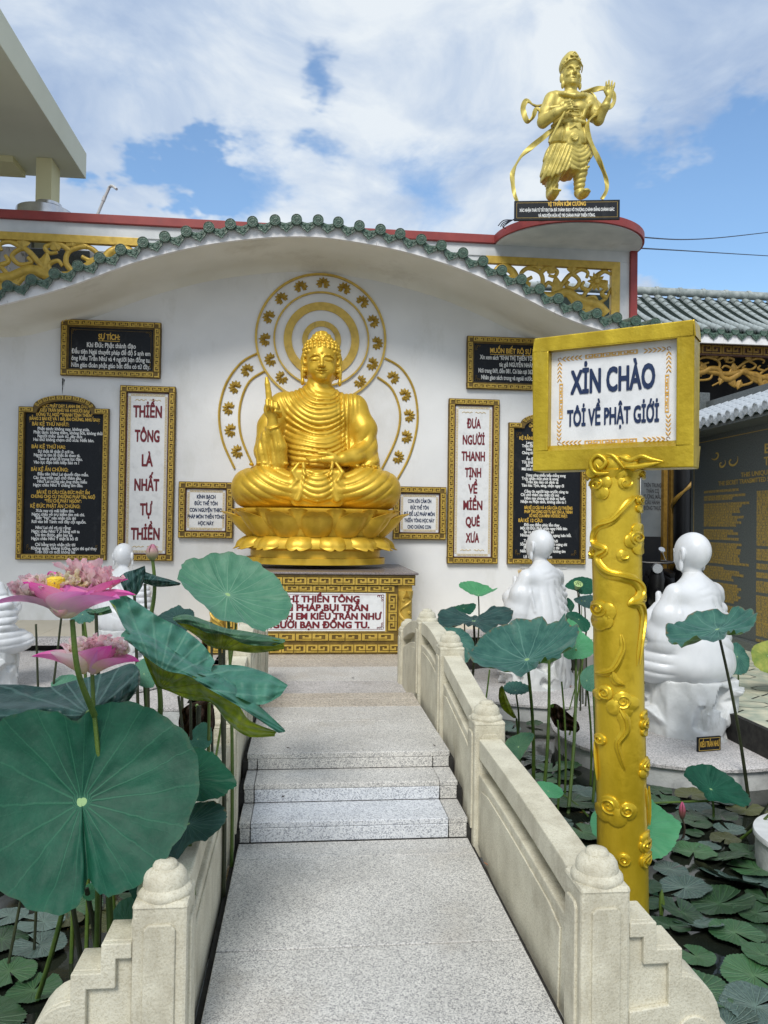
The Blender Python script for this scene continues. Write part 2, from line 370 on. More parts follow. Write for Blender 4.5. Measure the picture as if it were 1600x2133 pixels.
groove_me = gm.mesh('paver_groove', m_dark)
for i in range(9):
    for j in range(16):
        o = add('paving_tile', tile_me, tr if j < 10 else tr2, (3.62 + i * T, 3.1 + j * T, .02))
        add('groove', groove_me, o, (3.62 + i * T, 3.1 + j * T, .02))
MB().box(3.57, 3.62, -1.2, 9.2, -.9, .05).obj('pond_kerb', m_dark)
structure(bpy.data.objects['pond_kerb'])

# ================================================================= FOOTBRIDGE
br = empty('footbridge', (.27, 2, 0), 'stepped granite footbridge running over the lotus pond to the gold plinth', 'bridge')
DX0, DX1 = -.31, .85
body = MB()
prof = [(-1.0, -.03), (3.92, -.03), (3.92, .06), (4.19, .06), (4.19, .16), (4.43, .16), (4.43, .25), (6.0, .25), (6.0, .16), (6.3, .16), (6.3, -.3), (5.6, -.2), (4.6, -.12), (3.4, -.3), (-1, -.5)]
body.prism([(-.335, y, z) for y, z in prof], (1.21, 0, 0))
body.obj('bridge_body', m_dark, br)
MB().box(-.5, 1.04, -1.0, 3.0, -.9, -.06).obj('abutment', m_discside, br)
def slab(x0, x1, y0, y1, z0, z1, m, nm='granite_slab'):
    add(nm, MB().box(x0, x1, y0, y1, z0, z1).mesh('slab', m, bevel=.004), br)
ys = [-1, -.2, .55, 1.3, 2.1, 2.94, 3.73, 3.917]
for i in range(7):
    slab(DX0, DX1, ys[i] + .003, ys[i + 1] - .003, -.03, .0015 * (i % 2), m_granite)
for k, (y0, y1, z) in enumerate(((3.92, 4.19, .1), (4.19, 4.43, .2))):
    mt = (m_granite_blue, m_granite)[k]
    slab(DX0, DX0 + .055, y0, y1 + .02, z - .028, z, m_granite); slab(DX0 + .058, DX1 - .10, y0 - .0005, y1 + .02, z - .028, z + .001, mt); slab(DX1 - .097, DX1, y0, y1 + .02, z - .028, z, m_granite)
for (y, z0, z1, mt) in ((3.92, .0, .071, m_granite_blue), (4.19, .102, .171, m_granite_blue), (4.43, .202, .261, m_granite)):
    slab(DX0 + .004, DX0 + .055, y - .001, y + .02, z0 + .001, z1, m_granite, 'riser_slab'); slab(DX0 + .058, DX1 - .10, y - .001, y + .02, z0 + .001, z1, mt, 'riser_slab'); slab(DX1 - .097, DX1 - .004, y - .001, y + .02, z0 + .001, z1, m_granite, 'riser_slab')
ys = [4.43, 4.82, 5.15, 5.55, 5.8, 6.0]
for i in range(5):
    slab(DX0, DX1, ys[i] + .002 - (.003 if i == 0 else 0), ys[i + 1] - .002, .262, .29 + (.004 if i == 0 else 0), m_granite if i < 3 else m_granite_far)
slab(DX0, DX1, 6.0, 6.3, .172, .2, m_granite_far)

# ---- balustrades
def post_mesh(h):
    m = MB(); w = .08
    m.box(-w, w, -w, w, -.12, h - .105)
    me = m.mesh('post', m_stone, bevel=.010)
    d = MB()
    pw = .046
    for a in range(4):
        ca, sa = math.cos(a * math.pi / 2), math.sin(a * math.pi / 2)
        ux, nz = Vector((ca, sa, 0)), Vector((sa, -ca, 0))
        pts = [(-pw, .02), (pw, .02), (pw, h - .175), (pw - .014, h - .160), (-pw + .014, h - .160), (-pw, h - .175)]
        poly = [ux * x + Vector((0, 0, z)) + nz * (w + .009) for x, z in pts]
        d.prism(poly, -nz * .014)
    c = MB()
    c.lathe([(.0, .0), (.079, .0), (.083, .010), (.082, .020), (.074, .029), (.068, .033), (.0675, .044), (.064, .060), (.055, .073), (.044, .080), (.038, .082), (.0375, .088), (.032, .096), (.018, .101), (0, .102)], (0, 0, h - .107), 28)
    cap = c.mesh('cap', m_stone, smooth=True)
    sh = MB(); sh.box(-w - .002, w + .002, -w - .002, w + .002, h - .125, h - .1); 
    return me, d.mesh('post_panel', m_stone, bevel=.004), cap, sh.mesh('post_shoulder', m_stone, bevel=.012)
PY = [2.42, 3.95, 4.98, 5.95, 7.05]; PB = [-.09, .03, .24, .28, .06]; PT = [.575, .70, .915, .955, .74]
RT = [(.455, .515), (.625, .765), (.80, .86), (.84, .66)]        # rail top at each end of each span
def balustrade(xc, label, sgn):
    b = empty('balustrade', (xc, PY[0], 0), label, 'balustrade')
    for i in range(5):
        h = PT[i] - PB[i]
        me, pm, cm, sm = post_mesh(h)
        p = add('post', me, b, (xc, PY[i], PB[i]))
        add('raised_panel', pm, p, (xc, PY[i], PB[i])); add('cap', cm, p, (xc, PY[i], PB[i])); add('shoulder', sm, p, (xc, PY[i], PB[i]))
    for i in range(4):
        y0, y1 = PY[i] + .081, PY[i + 1] - .081; n = 14
        t = np.linspace(0, 1, n)
        zt = RT[i][0] * (1 - t) + RT[i][1] * t
        if i == 2: zt = zt + .025 * np.sin(np.pi * t) 
        if i == 3: zt = zt + .03 * np.sin(np.pi * t) 
        if i == 0: zt = zt + .012 * np.sin(np.pi * t)
        zb = (PB[i] - .05) * (1 - t) + (PB[i + 1] - .05) * t
        yy = y0 + (y1 - y0) * t
        def bar(lo, hi, th, xo=0):
            m = MB(); P = [[(xc + xo - th / 2, yy[k], lo[k]), (xc + xo + th / 2, yy[k], lo[k]), (xc + xo + th / 2, yy[k], hi[k]), (xc + xo - th / 2, yy[k], hi[k])] for k in range(n)]
            m.grid(P, cv=True); m.f.append((0, 1, 2, 3)); m.m.append(0); q = 4 * (n - 1); m.f.append((q, q + 1, q + 2, q + 3)); m.m.append(0); return m
        add('handrail', bar(zt - .10, zt, .115).mesh('handrail', m_stone, bevel=.006), b)
        add('web', bar(zt - .175, zt - .10, .035, sgn * .03).mesh('web', m_stone), b)
        lowm = bar(zb, zt - .175, .115).mesh('rail_panel', m_stone, bevel=.006)
        lp = add('rail_panel', lowm, b)
        # raised field on both faces of the panel
        k0, k1 = 1, n - 2
        for sd_ in (-1, 1):
            f = MB(); x = xc + sd_ * .0575
            top = [(yy[k], zt[k] - .215) for k in range(k0, k1 + 1)]; bot = [(yy[k], zb[k] + .0) for k in range(k1, k0 - 1, -1)]
            top[0] = (yy[k0] - .02, zt[k0] - .235); top[-1] = (yy[k1] + .02, zt[k1] - .235)
            f.prism([(x, a, c) for a, c in top + bot], (sd_ * .008, 0, 0))
            add('raised_field', f.mesh('raised_field', m_stone, bevel=.003), lp)
    # stepped scroll wing turning outwards at the near end
    yf, yb = PY[0] - .076, PY[0] + .07
    s0 = xc + sgn * .0805
    arc = [(s0 + sgn * (.172 + .13 * math.sin(a)), .19 - .16 * (1 - math.cos(a))) for a in np.linspace(0, math.pi / 2, 8)]
    arc2 = [(s0 + sgn * (.302 + .12 * math.sin(a)), .00 - .16 * (1 - math.cos(a))) for a in np.linspace(0, math.pi / 2, 8)]
    out_ = [(s0, .36), (s0 + sgn * .087, .36), (s0 + sgn * .087, .276), (s0 + sgn * .172, .276)] + arc + arc2 + [(s0 + sgn * .422, -.6), (s0, -.6)]
    w = MB(); poly = [(x, yf + .02, z) for x, z in out_]
    if sgn < 0: poly = poly[::-1]
    w.prism(poly, (0, yb - yf - .02, 0))
    wo = add('end_scroll', w.mesh('end_scroll', m_stone, bevel=.005), b)
    inn = [(s0, .315), (s0 + sgn * .045, .315), (s0 + sgn * .045, .23), (s0 + sgn * .128, .23), (s0 + sgn * .128, .10), (s0, .085)]
    ring = [(s0, .36), (s0 + sgn * .087, .36), (s0 + sgn * .087, .276), (s0 + sgn * .172, .276)] + arc + arc2 + [(s0 + sgn * .422, -.6), (s0, -.6)] + inn[::-1]
    w = MB(); poly = [(x, yf, z) for x, z in ring]
    if sgn < 0: poly = poly[::-1]
    w.prism(poly, (0, .0195, 0))
    add('scroll_border', w.mesh('scroll_border', m_stone, bevel=.0035), wo)
    w = MB(); rr = .055; cx_ = s0 + sgn * .21
    w.prism([(cx_ + rr * math.cos(a), yf - .008, .01 + rr * math.sin(a)) for a in np.linspace(0, 2 * math.pi, 20, endpoint=False)], (0, .012, 0))
    add('scroll_boss', w.mesh('scroll_boss', m_stone, bevel=.003), wo)
    return b
balustrade(.95, 'right-hand cream stone balustrade of the footbridge, between the path and the golden sign post', 1)
balustrade(-.41, 'left-hand cream stone balustrade of the footbridge, partly hidden by big lotus leaves', -1)

# ================================================================= MAIN WALL
wall = empty('garden_wall', (-2, WY, 0), 'white wall with a wavy green-tiled eave behind the golden seated statue', 'wall')
DISC = [(-36, 607), (16, 595), (65, 582), (113, 569), (162, 553), (207, 536), (251, 519), (297.5, 504), (343, 492), (388, 481), (435, 472.5), (480, 466), (526, 461), (573, 457.5), (618, 456.5), (663, 457.5), (705, 462), (749, 469.5), (793, 477), (834, 486), (878, 498), (920, 510.5), (965, 526), (1007, 543), (1046, 562), (1087, 581), (1125, 601), (1164, 621), (1203.5, 637), (1244, 652), (1286, 661), (1325, 667.6), (1366, 672)]
EY = 9.3
dpts = [at(x, y, EY - .08) for x, y in DISC]
ex = np.array([-9.5] + [p.x for p in dpts] + [7.0]); ez = np.array([dpts[0].z - .12] + [p.z for p in dpts] + [dpts[-1].z - .1])
def zc(x):
    return float(np.interp(x, ex, ez) + np.interp(x - .14, ex, ez) + np.interp(x + .14, ex, ez)) / 3
XR = at(1336, 900, WY).x
xs_ = np.linspace(-9, XR, 90)
w = MB(); poly = [(-9, WY, -.5)] + [(XR, WY, -.5)] + [(x, WY, zc(x) - .06) for x in xs_[::-1]]
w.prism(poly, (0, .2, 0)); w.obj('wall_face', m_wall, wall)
XE = at(1375, 680, EY).x
xe = np.linspace(-9, XE, 110)
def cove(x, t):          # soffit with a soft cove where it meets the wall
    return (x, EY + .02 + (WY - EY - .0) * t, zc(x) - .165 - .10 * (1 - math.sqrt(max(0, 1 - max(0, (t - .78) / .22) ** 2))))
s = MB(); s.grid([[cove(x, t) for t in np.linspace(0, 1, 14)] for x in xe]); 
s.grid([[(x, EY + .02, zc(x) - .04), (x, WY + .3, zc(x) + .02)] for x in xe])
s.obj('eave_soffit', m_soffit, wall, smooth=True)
s = MB(); P = [[(x, EY, zc(x) - .175), (x, EY, zc(x) - .02), (x, EY + .05, zc(x) - .02), (x, EY + .05, zc(x) - .175)] for x in xe]; s.grid(P, cv=True)
s.obj('fascia', m_fascia, wall, smooth=True)
# run-off streaks and a crack below the upper left plaque
for (px_, py0_, py1_, w_) in ((131, 788, 822, 2.2), (134, 790, 806, 1.2), (212, 1168, 1184, 1.0)):
    a_, b_ = at(px_, py0_, WY), at(px_ - 1, py1_, WY); m_ = MB(); n_ = 9; rs_ = random.Random(px_)
    P_ = []
    for k_ in range(n_):
        t_ = k_ / (n_ - 1); q_ = a_.lerp(b_, t_); h_ = w_ * .0062 * (1 - t_) * rs_.uniform(.5, 1.2) + .0012; P_.append([(q_.x - h_, WY - .0015, q_.z), (q_.x + h_ * rs_.uniform(.4, 1.1), WY - .0015, q_.z)])
    m_.grid(P_); m_.obj('damp_streak', m_dark, wall)
# tiles
cap = MB()
cap.lathe([(0, 0), (.030, 0), (.034, -.004), (.044, -.004), (.047, .0), (.054, .0), (.060, -.006), (.064, -.006), (.066, .004), (.066, .03), (.056, .035)], (0, 0, 0), 22)
for k in range(8):
    a = k * math.pi / 4; cap.quadbox((.006 * math.cos(a), .006 * math.sin(a), -.005), (.02 * math.cos(a), .02 * math.sin(a), 0), (-.007 * math.sin(a), .007 * math.cos(a), 0), (0, 0, .006))
cap_me = cap.mesh('round_tile_end', m_tile_g, smooth=True)
dr = MB()
pts = [(-.115, .035), (-.06, -.005), (0, -.022), (.06, -.005), (.115, .035), (.10, -.035), (.065, -.082), (.03, -.10), (0, -.135), (-.03, -.10), (-.065, -.082), (-.10, -.035)]
dr.prism([(x, 0, z) for x, z in pts], (0, .02, 0))
for sx in (-1, 1):
    dr.tube([(sx * .07, -.002, -.02), (sx * .045, -.004, -.05), (sx * .02, -.004, -.04), (sx * .03, -.004, -.07), (0, -.004, -.095)], .006, 5)
P = []
for i in range(9):
    x = -.115 + .23 * i / 8; zz = .035 - .055 * (1 - (x / .115) ** 2)
    P.append([(x, .0, zz), (x, .5, zz + .07)])
dr.grid(P)
drip_me = dr.mesh('drip_tile', m_tile_g)
bar_ = MB()
for k in range(4):
    r0 = .058
    bar_.tube([(0, .03 + k * .27, k * .038), (0, .30 + k * .27, (k + 1) * .038)], [r0 * 1.06, r0], 12)
barrel_me = bar_.mesh('barrel_tile_row', m_tile_g, smooth=True)
for i, p in enumerate(dpts):
    q = add('tile_end', cap_me, wall, p, (R(-90), 0, 0))
    add('barrel_tile', barrel_me, wall, p)
    if i < len(dpts) - 1:
        n = dpts[i + 1]; mid = (p + n) / 2; ang = math.atan2(n.z - p.z, n.x - p.x)
        add('drip_tile', drip_me, wall, mid + Vector((0, .025, -.012)), (0, -ang, 0))

# upper screen with red coping
UY = 10.75
ZT = at(200, 448, UY).z
XU = at(1325.5, 560, UY).x
up = MB(); up.box(-9, XU - .10, UY, UY + .16, ZT - .62, ZT - .12); 
scr = empty('parapet_screen', (-2, UY, 3.5), 'pale grey parapet with a red coping above the tiled eave', 'parapet')
GX0, GX1 = at(292, 500, UY).x, at(1012, 540, UY).x
b_ = MB(); b_.box(-9, XU - .105, UY, UY + .2, ZT - .285, ZT - .12); b_.box(XU - .245, XU - .105, UY, UY + .2, 2.5, ZT - .287)
b_.box(GX0, GX1, UY + .02, UY + .18, 3.2, ZT - .285)
b_.obj('parapet_beam', m_grey_paint, scr)
b_ = MB(); b_.box(-9, at(1032, 500, UY).x, UY - .05, UY + .24, ZT - .118, ZT); b_.obj('red_coping', m_red, scr, bevel=.006)
b_ = MB(); b_.box(XU - .103, XU, UY - .05, UY + .24, 2.5, ZT - .12); b_.obj('red_edge', m_red, scr, bevel=.006)

# shelf for the guardian
shc = at(1181, 500, UY).x; shr = at(1331, 500, UY).x - shc
sh = empty('round_shelf', (shc, UY, ZT - .12), 'half-round red-rimmed shelf projecting under the standing golden guardian', 'shelf')
a_ = np.linspace(math.pi, 2 * math.pi, 40)
poly = [(shc + shr * math.cos(a), UY + 0.0 + .98 * math.sin(a), ZT - .118) for a in a_] + [(shc + shr, UY + .5, ZT - .118), (shc - shr, UY + .5, ZT - .118)]
sm_ = MB(); sm_.prism(poly, (0, 0, .116)); sm_.obj('shelf_rim', m_red, sh, bevel=.006)
poly = [(shc + (shr - .03) * math.cos(a), UY + .95 * math.sin(a), ZT - .13) for a in a_] + [(shc + shr - .03, UY + .45, ZT - .13), (shc - shr + .03, UY + .45, ZT - .13)]
sm_ = MB(); sm_.prism(poly, (0, 0, .0115)); sm_.obj('shelf_underside', m_grey_paint, sh)

# ---- gold filigree panels
def scroll(mb, pts, w0, w1, th=.035, n=8, mi=0):
    c = catmull(pts, n); k = len(c); hs = len(c)
    rad = [w0 + (w1 - w0) * i / (k - 1) for i in range(k)]
    mb.tube(c, rad, 8, mi, flat=.9, up=(0, 1, 0))
def spiral(c, r0, r1, a0, turns, n=20, Y=0):
    return [(c[0] + (r0 + (r1 - r0) * i / n) * math.cos(a0 + turns * 2 * math.pi * i / n), Y, c[1] + (r0 + (r1 - r0) * i / n) * math.sin(a0 + turns * 2 * math.pi * i / n)) for i in range(n + 1)]
def leafshape(mb, base, ang, L, wd, Y, th=.02):
    n = 9; pts = []
    for i in range(n + 1):
        t = i / n; pts.append((t * L, wd * math.sin(math.pi * t ** .8) * (1 + .18 * math.cos(t * 22))))
    for sg in (1, -1):
        P = []
        for i in range(n + 1):
            x, w_ = pts[i]; row = []
            for q in range(4):
                v = q / 3; lx, lz = x, sg * w_ * v
                row.append((base[0] + lx * math.cos(ang) - lz * math.sin(ang), Y - th * (1 - v) - .006, base[1] + lx * math.sin(ang) + lz * math.cos(ang)))
            P.append(row)
        mb.grid(P)
def filigree(th, x0, x1, z0, z1, Y, mirror=False, m=None, depth=1.0):
    """scrolling vine; unit cell is 1.62 x .62 m"""
    Wd, H = x1 - x0, z1 - z0
    u = lambda a, b: ((x1 - a * Wd) if mirror else (x0 + a * Wd), Y, z0 + b * H)
    v = MB()
    k = H
    main = [u(-.02, .55), u(.06, .92), u(.16, .88), u(.24, .55), u(.36, .40), u(.50, .36), u(.62, .46), u(.74, .30), u(.88, .22), u(.96, .02)]
    scroll(v, main, .048 * k / .6, .070 * k / .6)
    scroll(v, [u(.36, .40), u(.42, .62), u(.40, .86), u(.30, .95), u(.24, .82), u(.28, .70), u(.33, .76)], .034 * k / .6, .024 * k / .6)
    scroll(v, [u(.50, .36), u(.58, .62), u(.66, .86), u(.73, .72), u(.69, .56), u(.62, .60), u(.64, .70)], .034 * k / .6, .022 * k / .6)
    scroll(v, [u(.24, .55), u(.14, .40), u(.12, .62), u(.18, .66)], .03 * k / .6, .018 * k / .6)
    scroll(v, [u(.62, .46), u(.70, .10), u(.56, -.08), u(.50, .06), u(.55, .16)], .034 * k / .6, .02 * k / .6)
    scroll(v, [u(.74, .30), u(.80, .52), u(.86, .66)], .03 * k / .6, .02 * k / .6)
    scroll(v, [u(.36, .40), u(.34, .16), u(.24, .10), u(.22, .24), u(.27, .26)], .03 * k / .6, .018 * k / .6)
    scroll(v, [u(.88, .22), u(.96, .38), u(1.0, .60)], .026 * k / .6, .018 * k / .6)
    scroll(v, [u(.50, .36), u(.44, .10), u(.36, -.10)], .03 * k / .6, .018 * k / .6)
    for pts_ in ([(.0, .2), (.06, .36), (.02, .5), (-.03, .42)], [(.06, .92), (.02, .7), (.08, .62)], [(.16, .88), (.18, .70), (.12, .66)], [(.30, .95), (.34, 1.0), (.40, .98)], [(.40, .86), (.46, .98), (.54, .92), (.52, .80), (.47, .82)], [(.50, .36), (.52, .56), (.47, .66), (.44, .56)], [(.66, .86), (.74, .98), (.80, .92), (.79, .80)], [(.74, .30), (.70, .20), (.76, .06), (.84, .08)], [(.80, .52), (.75, .60), (.77, .72)], [(.88, .22), (.86, .38), (.80, .36)], [(.96, .38), (.92, .48), (.97, .60)], [(.62, .46), (.56, .48), (.55, .58)], [(.24, .10), (.16, .14), (.12, .06)], [(.88, .86), (.94, .96), (1.0, .90)], [(.14, .40), (.06, .34), (.06, .22), (.11, .2)]):
        scroll(v, [u(*q_) for q_ in pts_], .036 * k / .6, .020 * k / .6)
    v.obj('vine', m, th, smooth=True)
    sg = -1 if mirror else 1
    for (a, b, an, L) in ((.20, .70, 200, .20), (.45, .34, 250, .22), (.55, .42, 100, .2), (.66, .34, -20, .30), (.66, .86, 80, .13), (.46, .84, 60, .16), (.30, .46, 120, .18), (.80, .26, -70, .24), (.10, .78, 100, .14), (.52, .22, 290, .2), (.38, .92, 80, .12), (.9, .6, 40, .12), (.60, .16, 250, .2)):
        p = u(a, b); an_ = R(an) if not mirror else math.pi - R(an)
        lf = MB(); leafshape(lf, (p[0], p[2]), an_, L * 1.2 * k / .6, .075 * k / .6, Y - .01); lf.obj('carved_leaf', m, th, smooth=True)
    fl = MB(); fc = u(.87, .72)
    for q in range(10):
        leafshape(fl, (fc[0], fc[2]), q * math.pi / 5, .125 * k / .6, .034 * k / .6, Y - .012)
    fl.lathe([(0, -.045), (.03, -.042), (.045, -.02), (.048, 0)], (0, 0, 0), 14)
    nv = len(fl.v); 
    for i in range(nv - 14 * 4, nv):
        x, y, z = fl.v[i]; fl.v[i] = (fc[0] + x, Y - .02 + z, fc[2] + y)
    fl.obj('carved_flower', m, th, smooth=True)
zb_, zt_ = at(150, 600, UY).z - .1, at(150, 499, UY).z
lp_ = empty('filigree_panel', (-4, UY, 4), 'golden openwork vine panel at the left end, below the pale beam', 'carved panel')
xl = at(-75, 500, UY).x
f = MB(); f.box(-9, GX0, UY - .02, UY + .06, ZT - .29 - .105, ZT - .29); f.box(GX0 - .03, GX0, UY - .02, UY + .06, 3.4, ZT - .395); f.obj('gold_frame', m_goldp, lp_, bevel=.004)
filigree(lp_, xl, GX0 - .02, zb_, ZT - .40, UY + .02, True, m_goldp)
rp_ = empty('filigree_panel', (3.5, UY, 4), 'golden openwork vine panel with a sunflower below the round shelf', 'carved panel')
x1 = XU - .25
f = MB(); f.box(GX1, x1, UY - .02, UY + .06, ZT - .29 - .105, ZT - .29); f.box(x1 - .13, x1, UY - .02, UY + .06, 3.2, ZT - .395); f.obj('gold_frame', m_goldp, rp_, bevel=.004)
filigree(rp_, GX1 + .1, x1 - .12, at(1200, 650, UY).z - .02, ZT - .40, UY + .02, False, m_goldp)

# ================================================================= PLAQUES
def rect(x0, y0, x1, y1):
    a, b = at(x0, (y0 + y1) / 2, WY), at(x1, (y0 + y1) / 2, WY); c, d = at((x0 + x1) / 2, y0, WY), at((x0 + x1) / 2, y1, WY)
    return a.x, b.x, d.z, c.z
def cornerflour(p, x0, x1, z0, z1, m, s=.07, Y=WY - .03):
    q = MB()
    for sx in (0, 1):
        for sz in (0, 1):
            cx_, cz_ = (x1 if sx else x0), (z1 if sz else z0); dx, dz = (-1 if sx else 1), (-1 if sz else 1)
            for k in range(3):
                r = s * (.22 - .04 * k); ox, oz = dx * s * (.2 + .35 * k), dz * s * .2
                q.tube([(cx_ + ox + r * math.cos(a), Y, cz_ + oz + r * math.sin(a)) for a in np.linspace(0, 4.5, 8)], .0035, 4)
                q.tube([(cx_ + dx * s * .2 + r * math.cos(a), Y, cz_ + dz * s * (.2 + .35 * k) + r * math.sin(a)) for a in np.linspace(0, 4.5, 8)], .0035, 4)
    q.obj('corner_flourish', m, p)
def printborder(p, x0, x1, z0, z1, m, w=.035, Y=WY - .03):
    q = MB(); u, v = (1, 0, 0), (0, 0, 1); n = (0, -1, 0)
    fret(q, (x0 + w, Y, z0), u, v, n, x1 - x0 - 2 * w, w, depth=.0015); fret(q, (x0 + w, Y, z1 - w), u, v, n, x1 - x0 - 2 * w, w, depth=.0015)
    fret(q, (x0 + w, Y, z0 + w), v, (-1, 0, 0), n, z1 - z0 - 2 * w, w, depth=.0015); fret(q, (x1, Y, z0 + w), v, (-1, 0, 0), n, z1 - z0 - 2 * w, w, depth=.0015)
    q.obj('printed_border', m, p)
def plaque(label, r, fw, field, cat='plaque', line=None, arch=0):
    x0, x1, z0, z1 = r; D = .055
    t = empty('plaque', ((x0 + x1) / 2, WY, z0), label, cat)
    Y = WY - D
    fr = MB(); ks = MB(); n = (0, -1, 0)
    if not arch:
        for (a, b, c, d) in ((x0, x1, z0, z0 + fw), (x0, x1, z1 - fw, z1)): fr.box(a, b, Y, WY - .002, c, d)
        for (a, b) in ((x0, x0 + fw), (x1 - fw, x1)): fr.box(a, b, Y, WY - .002, z0 + fw, z1 - fw)
        fld = MB().box(x0 + fw, x1 - fw, WY - .028, WY - .003, z0 + fw, z1 - fw)
    else:
        A = np.linspace(0, math.pi, 19); xc = (x0 + x1) / 2; sw = (x1 - x0) * .16; rw = (x1 - x0) / 2 - sw
        outer = [(x0, z0), (x1, z0), (x1, z1), (x1 - sw, z1)] + [(xc + rw * math.cos(a), z1 + arch * math.sin(a)) for a in A[1:-1]] + [(x0 + sw, z1), (x0, z1)]
        i0, i1 = x0 + fw, x1 - fw; zz = z1 - fw; rw2 = rw - fw * .55
        inner = [(i0, z0 + fw), (i1, z0 + fw), (i1, zz), (xc + rw2, zz)] + [(xc + rw2 * math.cos(a), zz + arch * math.sin(a)) for a in A[1:-1]] + [(xc - rw2, zz), (i0, zz)]
        k = len(outer); P = [[(o_[0], Y, o_[1]), (i_[0], Y, i_[1]), (i_[0], WY - .003, i_[1]), (o_[0], WY - .003, o_[1])] for o_, i_ in zip(outer, inner)]
        fr.grid(P, cu=True, cv=True)
        fld = MB().prism([(x, WY - .012, z) for x, z in inner], (0, .01, 0))
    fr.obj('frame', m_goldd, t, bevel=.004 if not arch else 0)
    # raised meander and rims
    g = fw * .12
    def strip(x, z, ux, uy, L): fret(ks, (x, Y, z), ux, uy, n, L, fw - 2 * g, depth=.012)
    strip(x0 + fw, z0 + g, (1, 0, 0), (0, 0, 1), x1 - x0 - 2 * fw)
    strip(x0 + fw - g, z0 + fw, (0, 0, 1), (-1, 0, 0), z1 - z0 - 2 * fw); strip(x1 - g, z0 + fw, (0, 0, 1), (-1, 0, 0), z1 - z0 - 2 * fw)
    if not arch: strip(x0 + fw, z1 - fw + g, (1, 0, 0), (0, 0, 1), x1 - x0 - 2 * fw)
    else:
        m_ = 10
        for j in range(m_):
            a, b = math.pi * (j + .06) / m_, math.pi * (j + .94) / m_; am = (a + b) / 2
            pm = lambda a, q: Vector((xc + (rw - q) * math.cos(a), Y, z1 + arch * math.sin(a) - q * .9 * math.sin(a)))
            p1, p2 = pm(b, fw * .85), pm(a, fw * .85); ux = (p2 - p1); L = ux.length; ux = ux / L; uy = Vector((-ux.z, 0, ux.x))
            fret(ks, p1, ux, uy, n, L, fw * .7, n=1, depth=.012, flip=j % 2)
        for (a, b) in ((x0 + g, x0 + sw), (x1 - sw, x1 - g)): fret(ks, (a, Y, z1 - fw + g), (1, 0, 0), (0, 0, 1), n, b - a, fw - 2 * g, depth=.012)
    # mitre corners
    for (cx_, cz_, dx, dz) in ((x0, z0, 1, 1), (x1, z0, -1, 1), (x0, z1, 1, -1), (x1, z1, -1, -1)):
        if arch and dz < 0: continue
        ks.quadbox((cx_ + dx * g, Y, cz_ + dz * (g)), (dx * (fw - 2 * g), 0, 0), (dx * .0, 0, dz * g * 1.6), (0, -.012, 0)); ks.quadbox((cx_ + dx * g, Y, cz_ + dz * (g * 2.6)), (0, 0, dz * (fw - 3.6 * g)), (dx * g * 1.6, 0, 0), (0, -.012, 0))
    ks.obj('meander_relief', m_goldp, t)
    if line:
        l = MB(); e = .012
        for (a, b, c, d) in ((x0 + fw, x1 - fw, z0 + fw, z0 + fw + e), (x0 + fw, x1 - fw, z1 - fw - e, z1 - fw), (x0 + fw, x0 + fw + e, z0 + fw, z1 - fw), (x1 - fw - e, x1 - fw, z0 + fw, z1 - fw)):
            l.box(a, b, WY - .042, WY - .0285, c, d)
        l.obj('inner_fillet', line, t)
    fld.obj('field', field, t)
    return t
m_fil = M('dark_maroon_line', (.07, .012, .015), None, 5, .5)
TYF = WY - .03
# top-left black plaque
r = rect(129, 670, 336, 786.5); p = plaque('wide black plaque headed SU TICH, at the upper left of the white wall', r, .085, m_black, line=m_goldd)
cxp = (r[0] + r[1]) / 2; h = r[3] - r[2]
q = MB()
for (a, b, c, d) in ((.135, .14, .12, .125),):
    for zz in (r[2] + .125, r[3] - .129): q.box(r[0] + .13, r[1] - .13, TYF - .001, TYF + .001, zz, zz + .004)
    for xx in (r[0] + .125, r[1] - .129): q.box(xx, xx + .004, TYF - .001, TYF + .001, r[2] + .13, r[3] - .13)
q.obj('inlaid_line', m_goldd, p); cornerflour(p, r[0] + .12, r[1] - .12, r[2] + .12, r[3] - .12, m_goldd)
text('SỰ TÍCH:', (cxp - .03, TYF, r[3] - .215), .10, m_goldtxt, p, .27, off=.025)
MB().box(cxp - .165, cxp + .105, TYF - .001, TYF + .001, r[3] - .268, r[3] - .262).obj('underline', m_goldtxt, p)
text('Khi Đức Phật thành đạo', (cxp, TYF, r[3] - .325), .088, m_whitetxt, p, .62, off=.02)
for i, (s_, w_) in enumerate((('Đầu tiên Ngài thuyết pháp để độ 5 anh em', 1.0), ('ông Kiều Trần Như và 4 người bạn đồng tu.', 1.0), ('Nên giáo đoàn phật giáo bắt đầu có từ đây.', 1.0))):
    text(s_, (cxp, TYF, r[3] - .415 - .088 * i), .085, m_whitetxt, p, w_, off=.02)
# top-right black plaque
r = rect(971.5, 705, 1179, 814); p = plaque('wide black plaque headed MUON BIET RO, partly hidden behind the yellow-framed welcome sign', r, .085, m_black, line=m_goldd)
cxp = (r[0] + r[1]) / 2; cornerflour(p, r[0] + .12, r[1] - .12, r[2] + .12, r[3] - .12, m_goldd)
text('MUỐN BIẾT RÕ SỰ TÍCH:', (cxp, TYF, r[3] - .19), .095, m_goldtxt, p, .76, off=.025)
MB().box(cxp - .38, cxp + .38, TYF - .001, TYF + .001, r[3] - .243, r[3] - .237).obj('underline', m_goldtxt, p)
for i, (s_, w_) in enumerate((('Xin xem sách “KHAI THỊ THIỀN TÔNG”. Của soạn', 1.04), ('tác giả NGUYỄN NHÂN.', .50), ('Nơi trang 069, đến 081. Có bán tại 362, Lý Thái Tổ Q.3', 1.08), ('Nhân giao sách trong và ngoài nước. ĐT : 08. 38.3', 1.0))):
    text(s_, (cxp, TYF, r[3] - .285 - .092 * i), .085, m_whitetxt, p, w_, off=.02)
